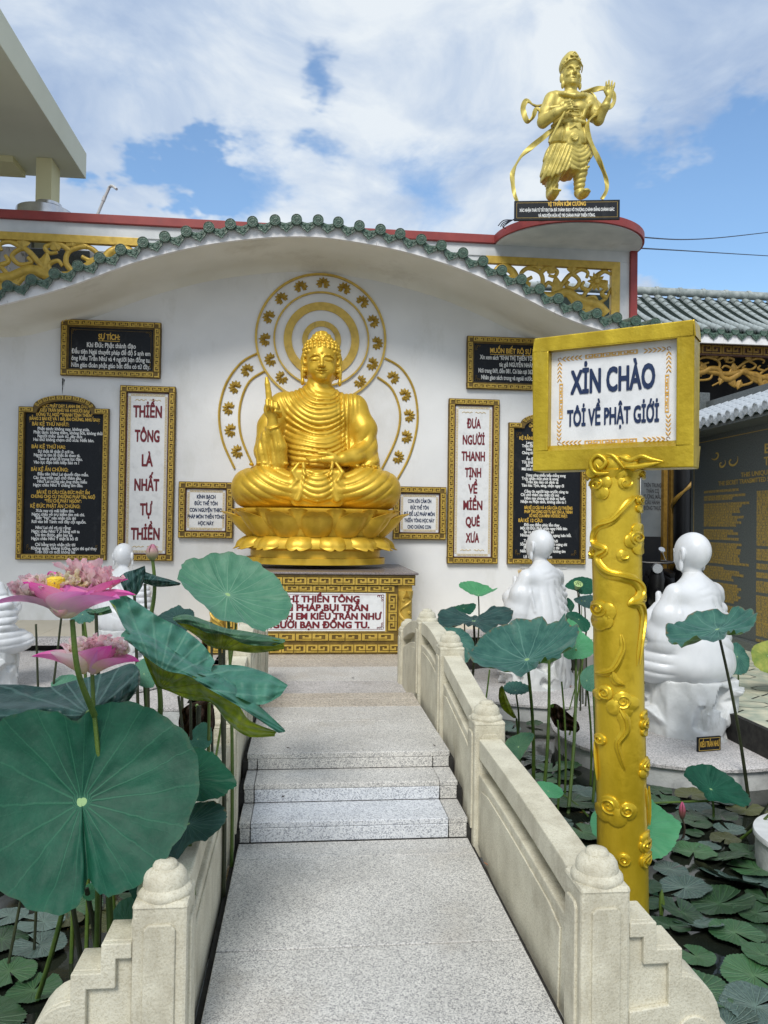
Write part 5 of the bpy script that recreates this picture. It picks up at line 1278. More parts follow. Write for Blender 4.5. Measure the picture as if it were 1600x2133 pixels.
    s.chain([(0, -.135, 1.60), (0, -.17, 1.537)], [.012, .019], .012)
    s.ell((0, -.150, 1.477), (.045, .022, .016), .006, op='sub'); s.chain([(-.04, -.128, 1.486), (0, -.145, 1.492), (.04, -.128, 1.486)], .008, .004); s.chain([(-.034, -.125, 1.465), (0, -.140, 1.458), (.034, -.125, 1.465)], .009, .004)
    # tall rounded hat
    s.ell((0, .02, 1.70), (.146, .155, .110), .010); s.ell((0, .01, 1.755), (.125, .13, .095), .03); s.ell((0, 0, 1.82), (.06, .07, .055), .05)
    s.chain([(-.145, -.02, 1.62), (-.13, -.09, 1.66), (-.07, -.135, 1.70), (0, -.150, 1.715), (.07, -.135, 1.70), (.13, -.09, 1.66), (.145, -.02, 1.62)], .009, .004)
    s.chain([(-.05, -.135, 1.755), (-.02, -.14, 1.785), (0, -.138, 1.80), (.02, -.14, 1.785), (.05, -.135, 1.755), (0, -.15, 1.745), (-.05, -.135, 1.755)], .010, .004)
    for sx in (-1, 1):
        for q in range(3): s.ell((sx * (.09 + .02 * q), -.11 + .03 * q, 1.73 - .02 * q), (.012, .012, .012), .003)
    return s.mesh('robed_body', m_gold2, 0)
def ribbon_obj(pts, w, th, name, m, p, tw=0, n=8):
    c = [Vector(q) for q in catmull(pts, n)]; mb = MB(); P = []
    for i, q in enumerate(c):
        t = (c[min(i + 1, len(c) - 1)] - c[max(i - 1, 0)]).normalized(); a = math.sin(i * .22 + tw) * .9
        side = t.cross(Vector((0, 1, 0))); side = side.normalized() if side.length > 1e-4 else Vector((1, 0, 0))
        d = (side * math.cos(a + .5) + Vector((0, -1, 0)) * math.sin(a + .5)); nn = t.cross(d).normalized()
        ww = w * (.65 + .35 * math.sin(math.pi * min(1, .15 + i / len(c))))
        P.append([tuple(q + d * ww + nn * th), tuple(q + nn * th * .2), tuple(q - d * ww + nn * th), tuple(q - d * ww - nn * th * .3), tuple(q - nn * th * 1.1), tuple(q + d * ww - nn * th * .3)])
    mb.grid(P, cv=True); mb.f.append(tuple(range(6))); mb.m.append(0); k = 6 * (len(c) - 1); mb.f.append(tuple(range(k, k + 6))); mb.m.append(0)
    return mb.obj(name, m, p, smooth=True)
GY = 10.0; gz = at(1185, 418, GY).z; gx = at(1186, 412, GY).x
gd = empty('guardian_statue', (gx, GY, ZT), 'standing golden guardian in a tall hat with flying ribbons, holding a flower-headed staff', 'statue')
KG = (at(1190, 112, GY).z - gz) / 1.86
o = add('robed_body', guardian_mesh(), gd, (gx, GY, gz), (0, 0, 0), (KG * .94, KG, KG)); 
gp = lambda x, y, dy=0: tuple(at(1000 + x / 3.808, 80 + y / 3.808, GY + dy))
for pts, tw in (([gp(540, 505, .05), gp(450, 540, .06), gp(370, 498, .08), gp(340, 560, .06), gp(375, 655, .03), gp(415, 625, .0), gp(450, 560, -.02), gp(500, 600, -.05), gp(560, 640, -.12)], 0),
                ([gp(800, 430, .02), gp(880, 412, .1), gp(970, 398, .1), gp(1045, 430, .06), gp(1068, 490, .0), gp(1030, 545, -.05), gp(965, 540, -.1), gp(920, 480, .05), gp(880, 430, .08)], 1),
                ([gp(600, 700, -.1), gp(520, 770, -.05), gp(420, 850, 0), gp(320, 950, 0), gp(262, 1060, 0), gp(258, 1150, 0), gp(275, 1240, -.05), gp(310, 1320, -.08)], 2),
                ([gp(930, 600, -.1), gp(860, 660, -.2), gp(855, 760, -.18), gp(900, 880, -.15), gp(960, 1000, -.12), gp(1000, 1110, -.1), gp(1003, 1200, -.1), gp(965, 1275, -.1)], 0)):
    ribbon_obj(pts, .036, .012, 'ribbon', m_gold2, gd, tw)
st = MB(); st.tube([gp(548, 825, -.33), gp(690, 545, -.27)], [.017, .015], 8); st.obj('staff', m_gold2, gd, smooth=True)
st = MB(); c_ = Vector(gp(705, 515, -.27))
for q in range(22):
    a, b = q * 2.4, math.acos(1 - 2 * (q + .5) / 22); d = Vector((math.sin(b) * math.cos(a), math.sin(b) * math.sin(a), math.cos(b)))
    st.tube([c_ + d * .01, c_ + d * .045, c_ + d * .058], [.006, .016, .004], 6)
st.obj('flower_head', m_gold2, gd, smooth=True)
bs = MB(); 
for (x, y, r_) in ((-.35, -.02, .11), (-.15, -.1, .14), (.05, -.05, .13), (.25, -.08, .14), (.42, .0, .10), (0, .12, .2)):
    bs.lathe([(0, .07), (r_ * .5, .062), (r_ * .85, .03), (r_, -.02)], (gx + x, GY + y, ZT), 14)
bs.obj('rough_base', m_gold2, gd, smooth=True)
# its board
bl_, brr = at(1071, 440, 9.62), at(1292, 433, 9.48)
bt = empty('name_board', (bl_.x, 9.6, ZT), 'long black board with gold and white lettering at the feet of the golden guardian', 'sign')
pA, pB = at(1071.5, 424, 9.66), at(1291.5, 410, 9.44); dv = Vector((pB.x - pA.x, pB.y - pA.y, 0)); Lb = dv.length; ang = math.atan2(dv.y, dv.x)
zt0, zb0 = (pA.z + pB.z) / 2, at(1180, 458, 9.55).z; ux = dv / Lb; nz = Vector((ux.y, -ux.x, 0))
bo = MB(); bo.quadbox(Vector((pA.x, pA.y, zb0)), ux * Lb, -nz * .03, Vector((0, 0, zt0 - zb0))); bo.obj('board', m_black, bt, bevel=.003)
mid = Vector(((pA.x + pB.x) / 2, (pA.y + pB.y) / 2, 0)) + nz * .001
for (s_, f_, sz, w_, mt) in (('VỊ THẦN KİM CƯƠNG', .20, .072, .48, m_goldtxt), ('XÁC NHẬN THÁI TỬ TẤT ĐẠT ĐA ĐÃ THÀNH ĐẠO VÔ THƯỢNG CHÁNH ĐẲNG CHÁNH GIÁC', .50, .056, 1.2, m_whitetxt), ('VÀ NGUYỆN HỨA HỘ TRÌ CHÁNH PHÁP THIỀN TÔNG.', .78, .056, .72, m_whitetxt)):
    text(s_, mid + Vector((0, 0, zt0 - (zt0 - zb0) * f_)), sz, mt, bt, w_, off=.03, rot=(R(90), 0, ang), ext=.001)
bo = MB()
for z_ in (zb0 + .03, zt0 - .03): bo.quadbox(Vector((pA.x, pA.y, z_)) + ux * .03 + nz * .001, ux * (Lb - .06), nz * .001, Vector((0, 0, .003)))
for q in (.03, Lb - .033): bo.quadbox(Vector((pA.x, pA.y, zb0 + .03)) + ux * q + nz * .001, ux * .003, nz * .001, Vector((0, 0, zt0 - zb0 - .06)))
bo.obj('gilt_line', m_goldtxt2, bt)

# ================================================================= WELCOME SIGN
L_, R_ = at(1110.5, 850, 3.5), at(1446.0, 815, 3.07)
zs0, zs1 = (at(1111, 986, 3.5).z + at(1444, 968, 3.07).z) / 2, (at(1110, 712, 3.5).z + at(1446.6, 656, 3.07).z) / 2
sx_ = Vector((R_.x - L_.x, R_.y - L_.y, 0)); Ws = sx_.length; sx_ /= Ws; sn = Vector((sx_.y, -sx_.x, 0)); sa = math.atan2(sx_.y, sx_.x)
Hs = zs1 - zs0; O = Vector((L_.x, L_.y, zs0)); UZ = Vector((0, 0, 1))
sg = empty('welcome_sign', (O + sx_ * Ws / 2).to_tuple()[:2] + (-.35,), 'thick yellow-framed white sign with navy words on a golden relief pole, front right', 'sign')
fr = MB(); TH = .125; bl2, br2, bt2, bb2 = .072, .072, .066, .092
fr.quadbox(O, sx_ * Ws, -sn * TH, UZ * bb2); fr.quadbox(O + UZ * (Hs - bt2), sx_ * Ws, -sn * TH, UZ * bt2)
fr.quadbox(O + UZ * bb2, sx_ * bl2, -sn * TH, UZ * (Hs - bb2 - bt2)); fr.quadbox(O + UZ * bb2 + sx_ * (Ws - br2), sx_ * br2, -sn * TH, UZ * (Hs - bb2 - bt2))
fr.quadbox(O - sn * (TH - .02) + UZ * .03 + sx_ * .03, sx_ * (Ws - .06), sn * .03, UZ * (Hs - .06))
me = fr.mesh('frame', m_signgold, bevel=.006)
add('frame', me, sg)
q = MB(); q.quadbox(O - sn * .045 + sx_ * bl2 * .9 + UZ * bb2 * .9, sx_ * (Ws - 1.8 * bl2), -sn * .01, UZ * (Hs - .9 * (bb2 + bt2))); q.obj('marble_panel', m_marble, sg)
q = MB(); q.prism([O + sx_ * (bl2) + UZ * bb2 - sn * .002, O + sx_ * bl2 + UZ * (bb2 + .028) - sn * .044, O + sx_ * bl2 + UZ * bb2 - sn * .044], sx_ * (Ws - bl2 - br2)); q.obj('sloping_sill', m_signgold, sg)
def sp(a, b, d=.0435): return O + sx_ * (bl2 + a * (Ws - bl2 - br2)) + UZ * (bb2 + b * (Hs - bb2 - bt2)) - sn * d
iw, ih = Ws - bl2 - br2, Hs - bb2 - bt2
text('XİN CHÀO', sp(.50, .665), .150, m_bluetxt, sg, iw * .66, off=.032, rot=(R(90), 0, sa), ext=.002)
text('TÔİ VỀ PHẬT GİỚİ', sp(.50, .315), .104, m_bluetxt, sg, iw * .72, off=.032, rot=(R(90), 0, sa), ext=.002)
q = MB()
def pfret(o, u, v, L, w, n):
    fret(q, o, u, v, sn, L, w, n=n, depth=.001)
pfret(sp(.28, .90), sx_, UZ, iw * .42, .020, 6); pfret(sp(.28, .055), sx_, UZ, iw * .42, .020, 6)
pfret(sp(.10, .32), UZ, -sx_, ih * .36, .018, 4); pfret(sp(.935, .32), UZ, -sx_, ih * .36, .018, 4)
for (a, b, da, db) in ((.07, .92, 1, -1), (.93, .92, -1, -1), (.07, .08, 1, 1), (.93, .08, -1, 1)):
    c0_ = sp(a, b)
    for k in range(5):
        for (u_1, v_1, s1, s2) in ((sx_, UZ, da, db), (UZ, sx_, db, da)):
            base = c0_ + u_1 * s1 * (.012 + .019 * k)
            for w2 in (-1, 1): q.tube([base, base + u_1 * s1 * .010 + v_1 * w2 * .006, base + u_1 * s1 * .018 + v_1 * w2 * .011], [.0012, .0032, .0006], 5)
        q.tube([c0_ + sx_ * .008 * math.cos(t_) + UZ * .008 * math.sin(t_) for t_ in (0, 1.2, 2.4, 3.6, 4.8)], .0014, 4)
q.obj('printed_border', m_orange, sg)
# pole
PR = .108
ptop, pbot = at(1281.5, 1000, 3.36), at(1298, 1850, 3.30)
pdir = (ptop - pbot); 
def axis(z): t = (z - pbot.z) / pdir.z; return pbot + pdir * t
zpt = zs0 + .002
pm_ = MB(); pm_.tube([axis(z) for z in np.linspace(-.9, zpt, 30)], [PR * (1 + .01 * math.sin(k * 1.3)) for k in range(30)], 40); pm_.obj('pole', m_polegold, sg, smooth=True)
tc_ = Vector((EYE.x - pbot.x, EYE.y - pbot.y, 0)).normalized(); rc_ = Vector((-tc_.y, tc_.x, 0))
if rc_.x < 0: rc_ = -rc_
def onpole(px, py, lift=0, hw=53.5):
    cx_ = 1281.5 + (py - 1000) * (16.5 / 850); s_ = max(-1.25, min(1.25, (px - cx_) / hw)); 
    a = math.asin(max(-1, min(1, s_))) if abs(s_) <= 1 else math.copysign(math.pi / 2 + (abs(s_) - 1) * 1.2, s_)
    z = at(cx_, py, 3.36 - .11 + (py - 1000) / 850 * -.05).z
    rr_ = PR + lift
    return axis(z) + tc_ * rr_ * math.cos(a) + rc_ * rr_ * math.sin(a)
def prel(pts, w0, w1, nm='relief_ribbon', ridge=True):
    w0 *= 1.9; w1 *= 1.9; c = catmull([(x, y, 0) for x, y in pts], 6); n = len(c); mb = MB()
    P = [onpole(q[0], q[1], .002) for q in c]; A = [axis(p.z) for p in P]
    up = [(p - a_).normalized() for p, a_ in zip(P, A)]
    w = [(w0 + (w1 - w0) * k / (n - 1)) * min(1, .25 + k / 5) * min(1, .25 + (n - 1 - k) / 5) for k in range(n)]
    mb.tube(P, w, 8, up=up, flat=.5)
    if ridge: mb.tube([p + u_ * (.004) for p, u_ in zip([onpole(q[0] + 2.4, q[1] - 1.5, .006) for q in c], up)], [x * .45 for x in w], 6, up=up, flat=1.3)
    mb.obj(nm, m_polegold, sg, smooth=True)
def pcloud(px, py, r, lobes=((0, 0, 1.0),), spir=True, turns=1.6, a0=0, sgn=1):
    mb = MB()
    r = r * 1.18
    for (dx, dy, s_) in lobes:
        rr_ = r * s_; n = 18; P = []
        for k in range(n):
            a = 2 * math.pi * k / n; row = []
            for (q, l) in ((0, .011), (.8, .0105), (.95, .007), (1.0, -.01)): row.append(tuple(onpole(px + dx * r + rr_ * q * math.cos(a), py + dy * r + rr_ * q * math.sin(a), l)))
            P.append(row)
        mb.grid(P, cu=True)
    if spir:
        n = 22; pts = []
        for k in range(n):
            t = k / (n - 1); rr_ = r * .82 * (1 - .85 * t); a = a0 + sgn * turns * 2 * math.pi * t; pts.append(onpole(px + rr_ * math.cos(a), py + rr_ * math.sin(a), .012))
        mb.tube(pts, [.0052] * n, 6)
    mb.obj('cloud_relief', m_polegold, sg, smooth=True)
prel([(1321, 1033), (1300, 1057), (1275, 1085), (1247, 1096), (1236, 1115), (1238, 1136), (1260, 1147), (1245, 1160), (1248, 1177), (1266, 1194), (1300, 1202), (1322, 1210), (1333, 1228), (1328, 1250), (1308, 1259)], .009, .014)
prel([(1308, 1259), (1328, 1258), (1336, 1275), (1337, 1300), (1332, 1345), (1327, 1388)], .013, .005)
prel([(1293, 1322), (1298, 1345), (1293, 1366), (1276, 1398), (1241, 1411)], .007, .011)
prel([(1276, 1398), (1282, 1418), (1300, 1428)], .010, .010)
prel([(1290, 1478), (1301, 1500), (1302, 1524), (1288, 1550), (1293, 1578), (1301, 1606)], .016, .004)
pcloud(1262, 1447, 13, ((0, 0, 1.1), (-.9, .5, .8)), a0=1, sgn=1); pcloud(1298, 1460, 15, ((0, 0, 1.15), (1, .3, .9), (-.9, .8, 1.0), (.2, 1, 1)), a0=2, sgn=-1)
pcloud(1246, 1008, 15, ((0, 0, 1), (.9, -.2, .8), (.5, 1.0, .9)), a0=3); pcloud(1302, 1004, 13, ((0, 0, 1),), a0=0, turns=.8)
pcloud(1335, 1040, 10, ((0, 0, 1), (0, 1.5, .9))); pcloud(1326, 1120, 15, ((0, 0, 1), (-.6, .4, .9), (.3, 1.2, .9), (.2, -1, .8)), a0=2)
pcloud(1297, 1157, 11.5, ((0, 0, 1),), turns=.5); pcloud(1229, 1158, 9, ((0, 0, 1), (.2, -1, .7)))
pcloud(1248, 1272, 17, ((0, 0, 1), (.9, .2, 1), (.1, 1.3, 1), (.8, 1.2, .8)), a0=0); pcloud(1338, 1245, 10, ((0, 0, 1), (.1, 1.2, .8)))
pcloud(1252, 1549, 11, ((0, 0, 1),), turns=1.1); pcloud(1346, 1512, 12, ((0, 0, 1), (0, 1.2, .8), (-.1, -1.2, .7))); pcloud(1347, 1600, 13, ((0, 0, 1), (-.3, .9, .8)))
prel([(1240, 1560), (1243, 1600), (1246, 1640)], .008, .006); prel([(1346, 1650), (1349, 1700), (1350, 1735)], .010, .006)
pcloud(1272, 1683, 17, ((0, 0, 1.1), (-.6, .9, 1), (.7, 1.0, 1.1), (1.8, .3, .95)), a0=1); pcloud(1306, 1688, 13, ((0, 0, 1),), a0=4, sgn=-1)
pcloud(1345, 1765, 13, ((0, 0, 1), (0, -.9, .8))); pcloud(1347, 1797, 14, ((0, 0, 1), (.2, -.8, .7)), a0=2); pcloud(1300, 1790, 12, ((0, 0, 1),))
# cloud capital
mb = MB()
def front(px, py, d=0): p_ = at(px, py, 3.2); tpar = 0; 
_k = lambda px, py, off: (lambda d: EYE + d * (((O + sn * off) - EYE).dot(sn) / d.dot(sn)))(ray(px, py))
def cfr(pts, w, off): 
    c = catmull([(x, y, 0) for x, y in pts], 6); n = len(c)
    mb.tube([_k(q[0], q[1], off) for q in c], [w * min(1, .3 + k / 5) * min(1, .15 + (n - 1 - k) / 8) for k in range(n)], 10, up=tuple(sn), flat=.8)
def blob(px, py, r, off):
    c = _k(px, py, off); P = []
    for k in range(18):
        a = 2 * math.pi * k / 18; P.append([tuple(c + (sx_ * math.cos(a) + UZ * math.sin(a)) * r * q + sn * l) for q, l in ((0, .012), (.7, .010), (.95, 0), (1, -.02), (1, -.05))])
    mb.grid(P, cu=True)
blob(1245, 966, .045, .012); blob(1275, 968, .045, .008); blob(1300, 962, .035, .008); blob(1262, 985, .04, .004); blob(1318, 968, .028, .008); blob(1290, 985, .035, .0); blob(1232, 985, .03, 0)
cfr([(1268, 985), (1240, 985), (1230, 963), (1245, 948), (1262, 962), (1250, 976), (1242, 966)], .009, .028)
cfr([(1300, 975), (1278, 950), (1262, 946)], .009, .026); cfr([(1290, 950), (1312, 958), (1335, 950), (1355, 956), (1382, 961)], .010, .022); cfr([(1300, 972), (1325, 972), (1350, 968), (1380, 962)], .012, .018)
mb.obj('cloud_capital', m_polegold, sg, smooth=True)
mb = MB(); mb.lathe([(PR, -.03), (PR + .012, -.01), (PR + .02, .005), (0, .005)], tuple(axis(zpt - .01)), 30); 
for (px, py) in ((1337, 985), (1225, 988)):
    mb.tube([onpole(px + 9 * math.cos(a) * (1 - k / 14), py + 9 * math.sin(a) * (1 - k / 14), .016) for k, a in enumerate(np.linspace(0, 7, 12))], .009, 7)
mb.obj('pole_collar', m_polegold, sg, smooth=True)

# ================================================================= RIGHT HALL
hall = empty('temple_hall', (8, 15, 0), 'temple hall on the right with a pale green tiled roof and dark open interior', 'building')
EYH, RYH = 13.2, 15.2
ze = at(1480, 688, EYH).z; zr = at(1470, 618, RYH).z
hx0 = at(1300, 700, EYH).x; hx1 = 11.5
m = MB(); m.quadbox((hx0 - 1.5, EYH + .05, ze - .10), (hx1 - hx0 + 1.5, 0, 0), (0, RYH - EYH, zr - ze), (0, 0, .05)); m.quadbox((hx0 - 1.5, RYH + .05, zr - .10), (hx1 - hx0 + 1.5, 0, 0), (0, 4, -2.4), (0, 0, .05)); m.obj('roof_deck', m_tile_dark, hall)
sp_ = .272; nseg = 12
sl = Vector((0, RYH - EYH, zr - ze - .03)) / nseg
def seg_mesh(r, L, mt):
    q = MB(); q.tube([(0, 0, 0), L], [r * 1.05, r * .96], 12); return q.mesh('barrel_tile', mt, smooth=True)
bt_me = seg_mesh(.064, sl * 1.01, m_tile_hall)
capd = MB(); capd.lathe([(0, -.002), (.05, -.002), (.056, -.006), (.066, -.006), (.069, 0), (.069, .03)], (0, 0, 0), 18); capd_me = capd.mesh('round_tile_end', m_tile_g, smooth=True)
x = hx0 - .9; i = 0
while x < 11.2:
    for k in range(nseg):
        px_ = x; yy = EYH + sl.y * k; zz = ze + sl.z * k + .02 * math.sin(k * .9)
        sx_px = 638 + (px_) / yy * F
        if sx_px > 1320 and 638 + px_ / EYH * F < 2200: add('barrel_tile', bt_me, hall, (px_, yy, ze + sl.z * k - .10 * math.sin(math.pi * k / nseg)))
    add('tile_end', capd_me, hall, (x, EYH - .01, ze), (R(-90), 0, 0))
    add('drip_tile', drip_me, hall, (x + sp_ / 2, EYH, ze - .03))
    x += sp_
m = MB(); m.tube([(hx0 - 2, RYH, zr + .06), (hx1, RYH, zr + .06)], .085, 10)
for k in range(24): m.tube([(hx0 - 2 + .5 * k, RYH, zr + .06), (hx0 - 1.93 + .5 * k, RYH, zr + .065)], .10, 10)
m.obj('ridge_tile', m_tile_hall, hall, smooth=True)
m = MB(); m.box(hx0 - 1.6, hx1, EYH + .03, EYH + .09, ze - .22, ze - .04); m.obj('fascia', m_fascia, hall)
zf = at(1500, 716, EYH + .3).z
zf2 = at(1500, 741, EYH + .3).z
m = MB(); m.box(hx0 - 1.6, hx1, EYH + .3, EYH + .4, zf2, zf); m.obj('carved_beam', m_brown, hall)
m = MB(); fret(m, (hx0 + .8, EYH + .3, zf2 + .03), (1, 0, 0), (0, 0, 1), (0, -1, 0), 4, zf - zf2 - .06, depth=.02); m.obj('beam_meander', m_carve, hall)
vx0, vx1 = at(1395, 780, EYH + .35).x, at(1640, 780, EYH + .35).x
zv0, zv1 = at(1500, 812, EYH + .35).z, zf2
filigree(hall, vx0, vx1, zv0 + .12, zv1, EYH + .36, False, m_carve)
m = MB(); yv = EYH + .34
hvp = [at(a, b, yv) for a, b in ((1400, 790), (1462, 776), (1480, 768), (1497, 770), (1505, 786), (1520, 790), (1535, 782), (1550, 772), (1562, 778), (1580, 782), (1585, 800), (1600, 812), (1625, 830))]
m.tube([tuple(q) for q in catmull([tuple(p_) for p_ in hvp], 5)], .05, 8, flat=.6, up=(0, 1, 0)); m.obj('carved_hem', m_carve, hall, smooth=True)
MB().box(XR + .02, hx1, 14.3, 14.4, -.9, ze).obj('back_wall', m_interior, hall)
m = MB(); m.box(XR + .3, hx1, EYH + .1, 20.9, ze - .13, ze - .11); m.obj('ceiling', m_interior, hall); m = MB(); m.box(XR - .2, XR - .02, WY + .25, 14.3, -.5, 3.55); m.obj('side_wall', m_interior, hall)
# panel of dark lettering and gold column glimpsed in the gloom
pa, pb = at(1346, 985, 13.0), at(1378, 1118, 13.0)
m = MB(); m.box(pa.x - .35, pb.x, 13.0, 13.03, pb.z, pa.z + .5); m.obj('text_board', M('shaded_board', (.12, .14, .15), (.17, .19, .20), 3, .6), hall)  # white board in dark grey: the hall's shade is put into its colour
text('TRÊN TRUNG\nTHÂN CÓ\nTƯƠNG, MẪU\nCẦU HÀNH\nĐÔNG THỰC', (pb.x - .17, 12.998, pa.z - .42), .10, M('board_lettering', (.03, .03, .035), None, 3, .6), hall, .32, off=.02)
for (xa, xb) in ((1383, 1391), (1398, 1409)):
    a_, b_ = at(xa, 1000, 12.9), at(xb, 1000, 12.9); m = MB(); m.box(a_.x, b_.x, 12.9, 13.0, .1, 4); m.obj('gilt_strip', m_carve, hall)
cxl = at(1425, 1000, 12.6).x; m = MB(); m.tube([(cxl, 12.6, .1), (cxl, 12.6, 4.2)], .17, 16); m.obj('dark_column', m_black2, hall, smooth=True)
m = MB(); t_ = np.linspace(0, 1, 90); m.tube([(cxl + .18 * math.sin(22 * q), 12.6 - .18 * math.cos(22 * q), .2 + 3.7 * q) for q in t_], [.02 + .02 * abs(math.sin(40 * q)) for q in t_], 6); m.obj('column_dragon', m_carve, hall, smooth=True)
a_ = at(1330, 1268, 11.6); m = MB(); m.box(XR + .02, 6.2, 11.4, 11.6, .02, .2); m.obj('threshold', m_mongranite, hall)
gcx = at(1450, 1000, 12.4).x; MB().box(gcx - .06, gcx + .05, 12.4, 12.5, .05, 4).obj('green_post', M('dark_green_paint', (.01, .05, .012), (.015, .07, .02), 4, .6), hall)
# parked motorbikes in the gloom
def bike(cx_, cy_, rz, label):
    t = empty('motorbike', (cx_, cy_, .05), label, 'motorbike', 'motorbikes parked in the dark hall', rz)
    Mt = Matrix.Translation((cx_, cy_, .05)) @ Matrix.Rotation(rz, 4, 'Z')
    def A(nm, mb, mt, sm=True):
        me = mb.mesh(nm, mt, smooth=sm); me.transform(Mt); add(nm, me, t)
    for x_ in (-.6, .6):
        w = MB(); w.tube([(x_ + .26 * math.cos(a), 0, .3 + .26 * math.sin(a)) for a in np.linspace(0, 2 * math.pi, 22)], .045, 8, caps=False); A('wheel', w, m_black2)
        w = MB(); w.tube([(x_, -.04, .3), (x_, .04, .3)], .05, 10); A('hub', w, m_steel)
    b = MB(); b.tube([(-.62, 0, .62), (-.25, 0, .70), (.1, 0, .60), (.25, 0, .38), (.42, 0, .45), (.5, 0, .75), (.48, 0, .98)], [.10, .15, .13, .11, .10, .12, .07], 12); A('body', b, m_black2)
    b = MB(); b.tube([(-.68, 0, .76), (-.3, 0, .80), (.1, 0, .76)], [.06, .12, .08], 10, flat=.5); A('seat', b, m_black2)
    b = MB(); b.tube([(.42, -.32, 1.02), (.46, -.15, 1.0), (.46, .15, 1.0), (.42, .32, 1.02)], .018, 6); A('handlebar', b, m_black2)
    b = MB(); b.tube([(.56, 0, .92), (.62, 0, .92)], [.09, .075], 12); A('headlight', b, m_steel)
    for y_ in (-.24, .24):
        b = MB(); b.tube([(.44, y_, 1.0), (.42, y_ * 1.3, 1.2)], .007, 5); b.tube([(.42, y_ * 1.3, 1.2), (.43, y_ * 1.3, 1.21)], [.06, .05], 10); A('mirror', b, m_steel)
bike(at(1365, 1200, 12.1).x, 12.15, R(250), 'dark motorbike in the gloom just right of the golden sign pole'); bike(at(1412, 1200, 12.3).x, 12.5, R(262), 'dark motorbike in the gloom behind the head of the nearer white monk')

# ================================================================= GRANITE MONUMENT WALL
MX = 5.75
mw = empty('inscription_wall', (MX, 9.5, 0), 'long dark granite wall of gold lettering under a small grey tiled roof, right side', 'memorial wall')
yA, yB = 11.05, 6.0
zt_ = atx(1464, 902, MX).z
MB().box(MX, MX + .3, yB, yA, .02, zt_ - .02).obj('granite_face', m_mongranite, mw)
MB().box(MX - .10, MX, yB, yA + .05, .02, .16).obj('base_step', m_mongranite, mw, bevel=.004)
m = MB()
for (z_, ) in ((zt_ - .14,), (.42,)): m.box(MX - .002, MX - .0005, yB, yA - .08, z_, z_ + .008)
m.box(MX - .002, MX - .0005, yA - .088, yA - .08, .42, zt_ - .14); m.obj('gilt_line', m_goldtxt2, mw)
def mtext(s_, px, py, size, w_, mt=m_goldtxt2):
    p_ = atx(px, py, MX); return text(s_, (MX - .003, p_.y, p_.z), size, mt, mw, w_, off=.015, rot=(R(90), 0, R(-90)), ext=.001, align='LEFT')
mtext('THIS UNIQUE PLACE IN THE', 1544, 990, .085, 1.35); mtext('THE SECRET TRANSMITTED SCROLLS ARCHIVES', 1497, 1008, .085, 1.95)
mtext('BẢO', 1592, 936, .17, .5); mtext('TÀNG', 1592, 962, .15, .5)
words = ['place', 'scroll', 'of the', 'transmitted', 'secret', 'Thien Tong', 'which was', 'handed down', 'from India', 'to Vietnam', 'in the year', 'and kept', 'for all', 'people', 'temple', 'archive', 'unique']
rr = random.Random(5)
def para(pxl, y_first, y_last, y1w, n, dz0):
    z = y_first
    body = []
    for k in range(n):
        body.append(' '.join(rr.choice(words) for _ in range(7 if rr.random() > .25 else rr.randint(2, 5))).upper())
        if rr.random() < .14: body.append('')
    return '\n'.join(body)
p0 = atx(1467, 1022, MX)
o = text(para(0, 0, 0, 0, 41, 0), (MX - .003, p0.y, p0.z), .050, m_goldtxt2, mw, None, xs=.40, off=.05, rot=(R(90), 0, R(-90)), ext=.001, align='LEFT', valign='TOP', ls=.74); FIT.append((o, 1.15))
p0 = atx(1577, 1022, MX)
o = text(para(0, 0, 0, 0, 46, 0), (MX - .003, p0.y, p0.z), .050, m_goldtxt2, mw, None, xs=.40, off=.05, rot=(R(90), 0, R(-90)), ext=.001, align='LEFT', valign='TOP', ls=.74); FIT.append((o, 1.3))
m = MB(); p_ = atx(1525, 960, MX)
for (c_, r0, r1, a0, tn) in ((( .0, 0), .16, .02, 2.6, .8), ((-.26, -.02), .11, .015, 2.4, .9), ((-.42, .12), .13, .02, -.6, -.7)):
    n = 26; m.tube([(MX - .003, p_.y - (-c_[0]) * -1 + (r0 + (r1 - r0) * i / n) * math.cos(a0 + tn * 6.28 * i / n), p_.z + c_[1] + .6 * (r0 + (r1 - r0) * i / n) * math.sin(a0 + tn * 6.28 * i / n)) for i in range(n)], [.004 + .012 * math.sin(math.pi * i / n) for i in range(n)], 6, up=(1, 0, 0), flat=.3)
m.obj('gilt_flourish', m_goldtxt2, mw, smooth=True)
# its roof
m = MB(); m.quadbox((MX - .42, yB, zt_ + .03), (0, yA + .12 - yB, 0), (.75, 0, .36), (0, 0, -.05)); m.obj('roof_deck', m_tile_dark, mw)
m = MB(); m.box(MX - .40, MX, yB, yA + .1, zt_ - .06, zt_ + .0); m.obj('soffit', m_mongranite, mw)
rl = Vector((.70, 0, .34)); q = MB(); q.tube([(0, 0, 0), rl / 4 * 1.01], [.054, .05], 10); gt_me = q.mesh('barrel_tile', m_tile_grey, smooth=True)
q = MB(); q.lathe([(0, 0), (.058, 0), (.06, .02)], (0, 0, 0), 14); ge_me = q.mesh('tile_end', m_tile_grey, smooth=True)
q = MB(); q.prism([(-.085, 0, .03), (-.04, 0, .0), (.04, 0, .0), (.085, 0, .03), (.07, 0, -.04), (0, 0, -.085), (-.07, 0, -.04)], (0, .015, 0)); gd_me = q.mesh('drip_tile', m_tile_grey)
y = yA + .04
while y > 7.6:
    for k in range(4): add('barrel_tile', gt_me, mw, Vector((MX - .43, y, zt_ + .06)) + rl / 4 * k)
    add('tile_end', ge_me, mw, (MX - .44, y, zt_ + .06), (0, R(90), 0)); add('drip_tile', gd_me, mw, (MX - .43, y - .1, zt_ + .045), (0, 0, R(-90)))
    y -= .2
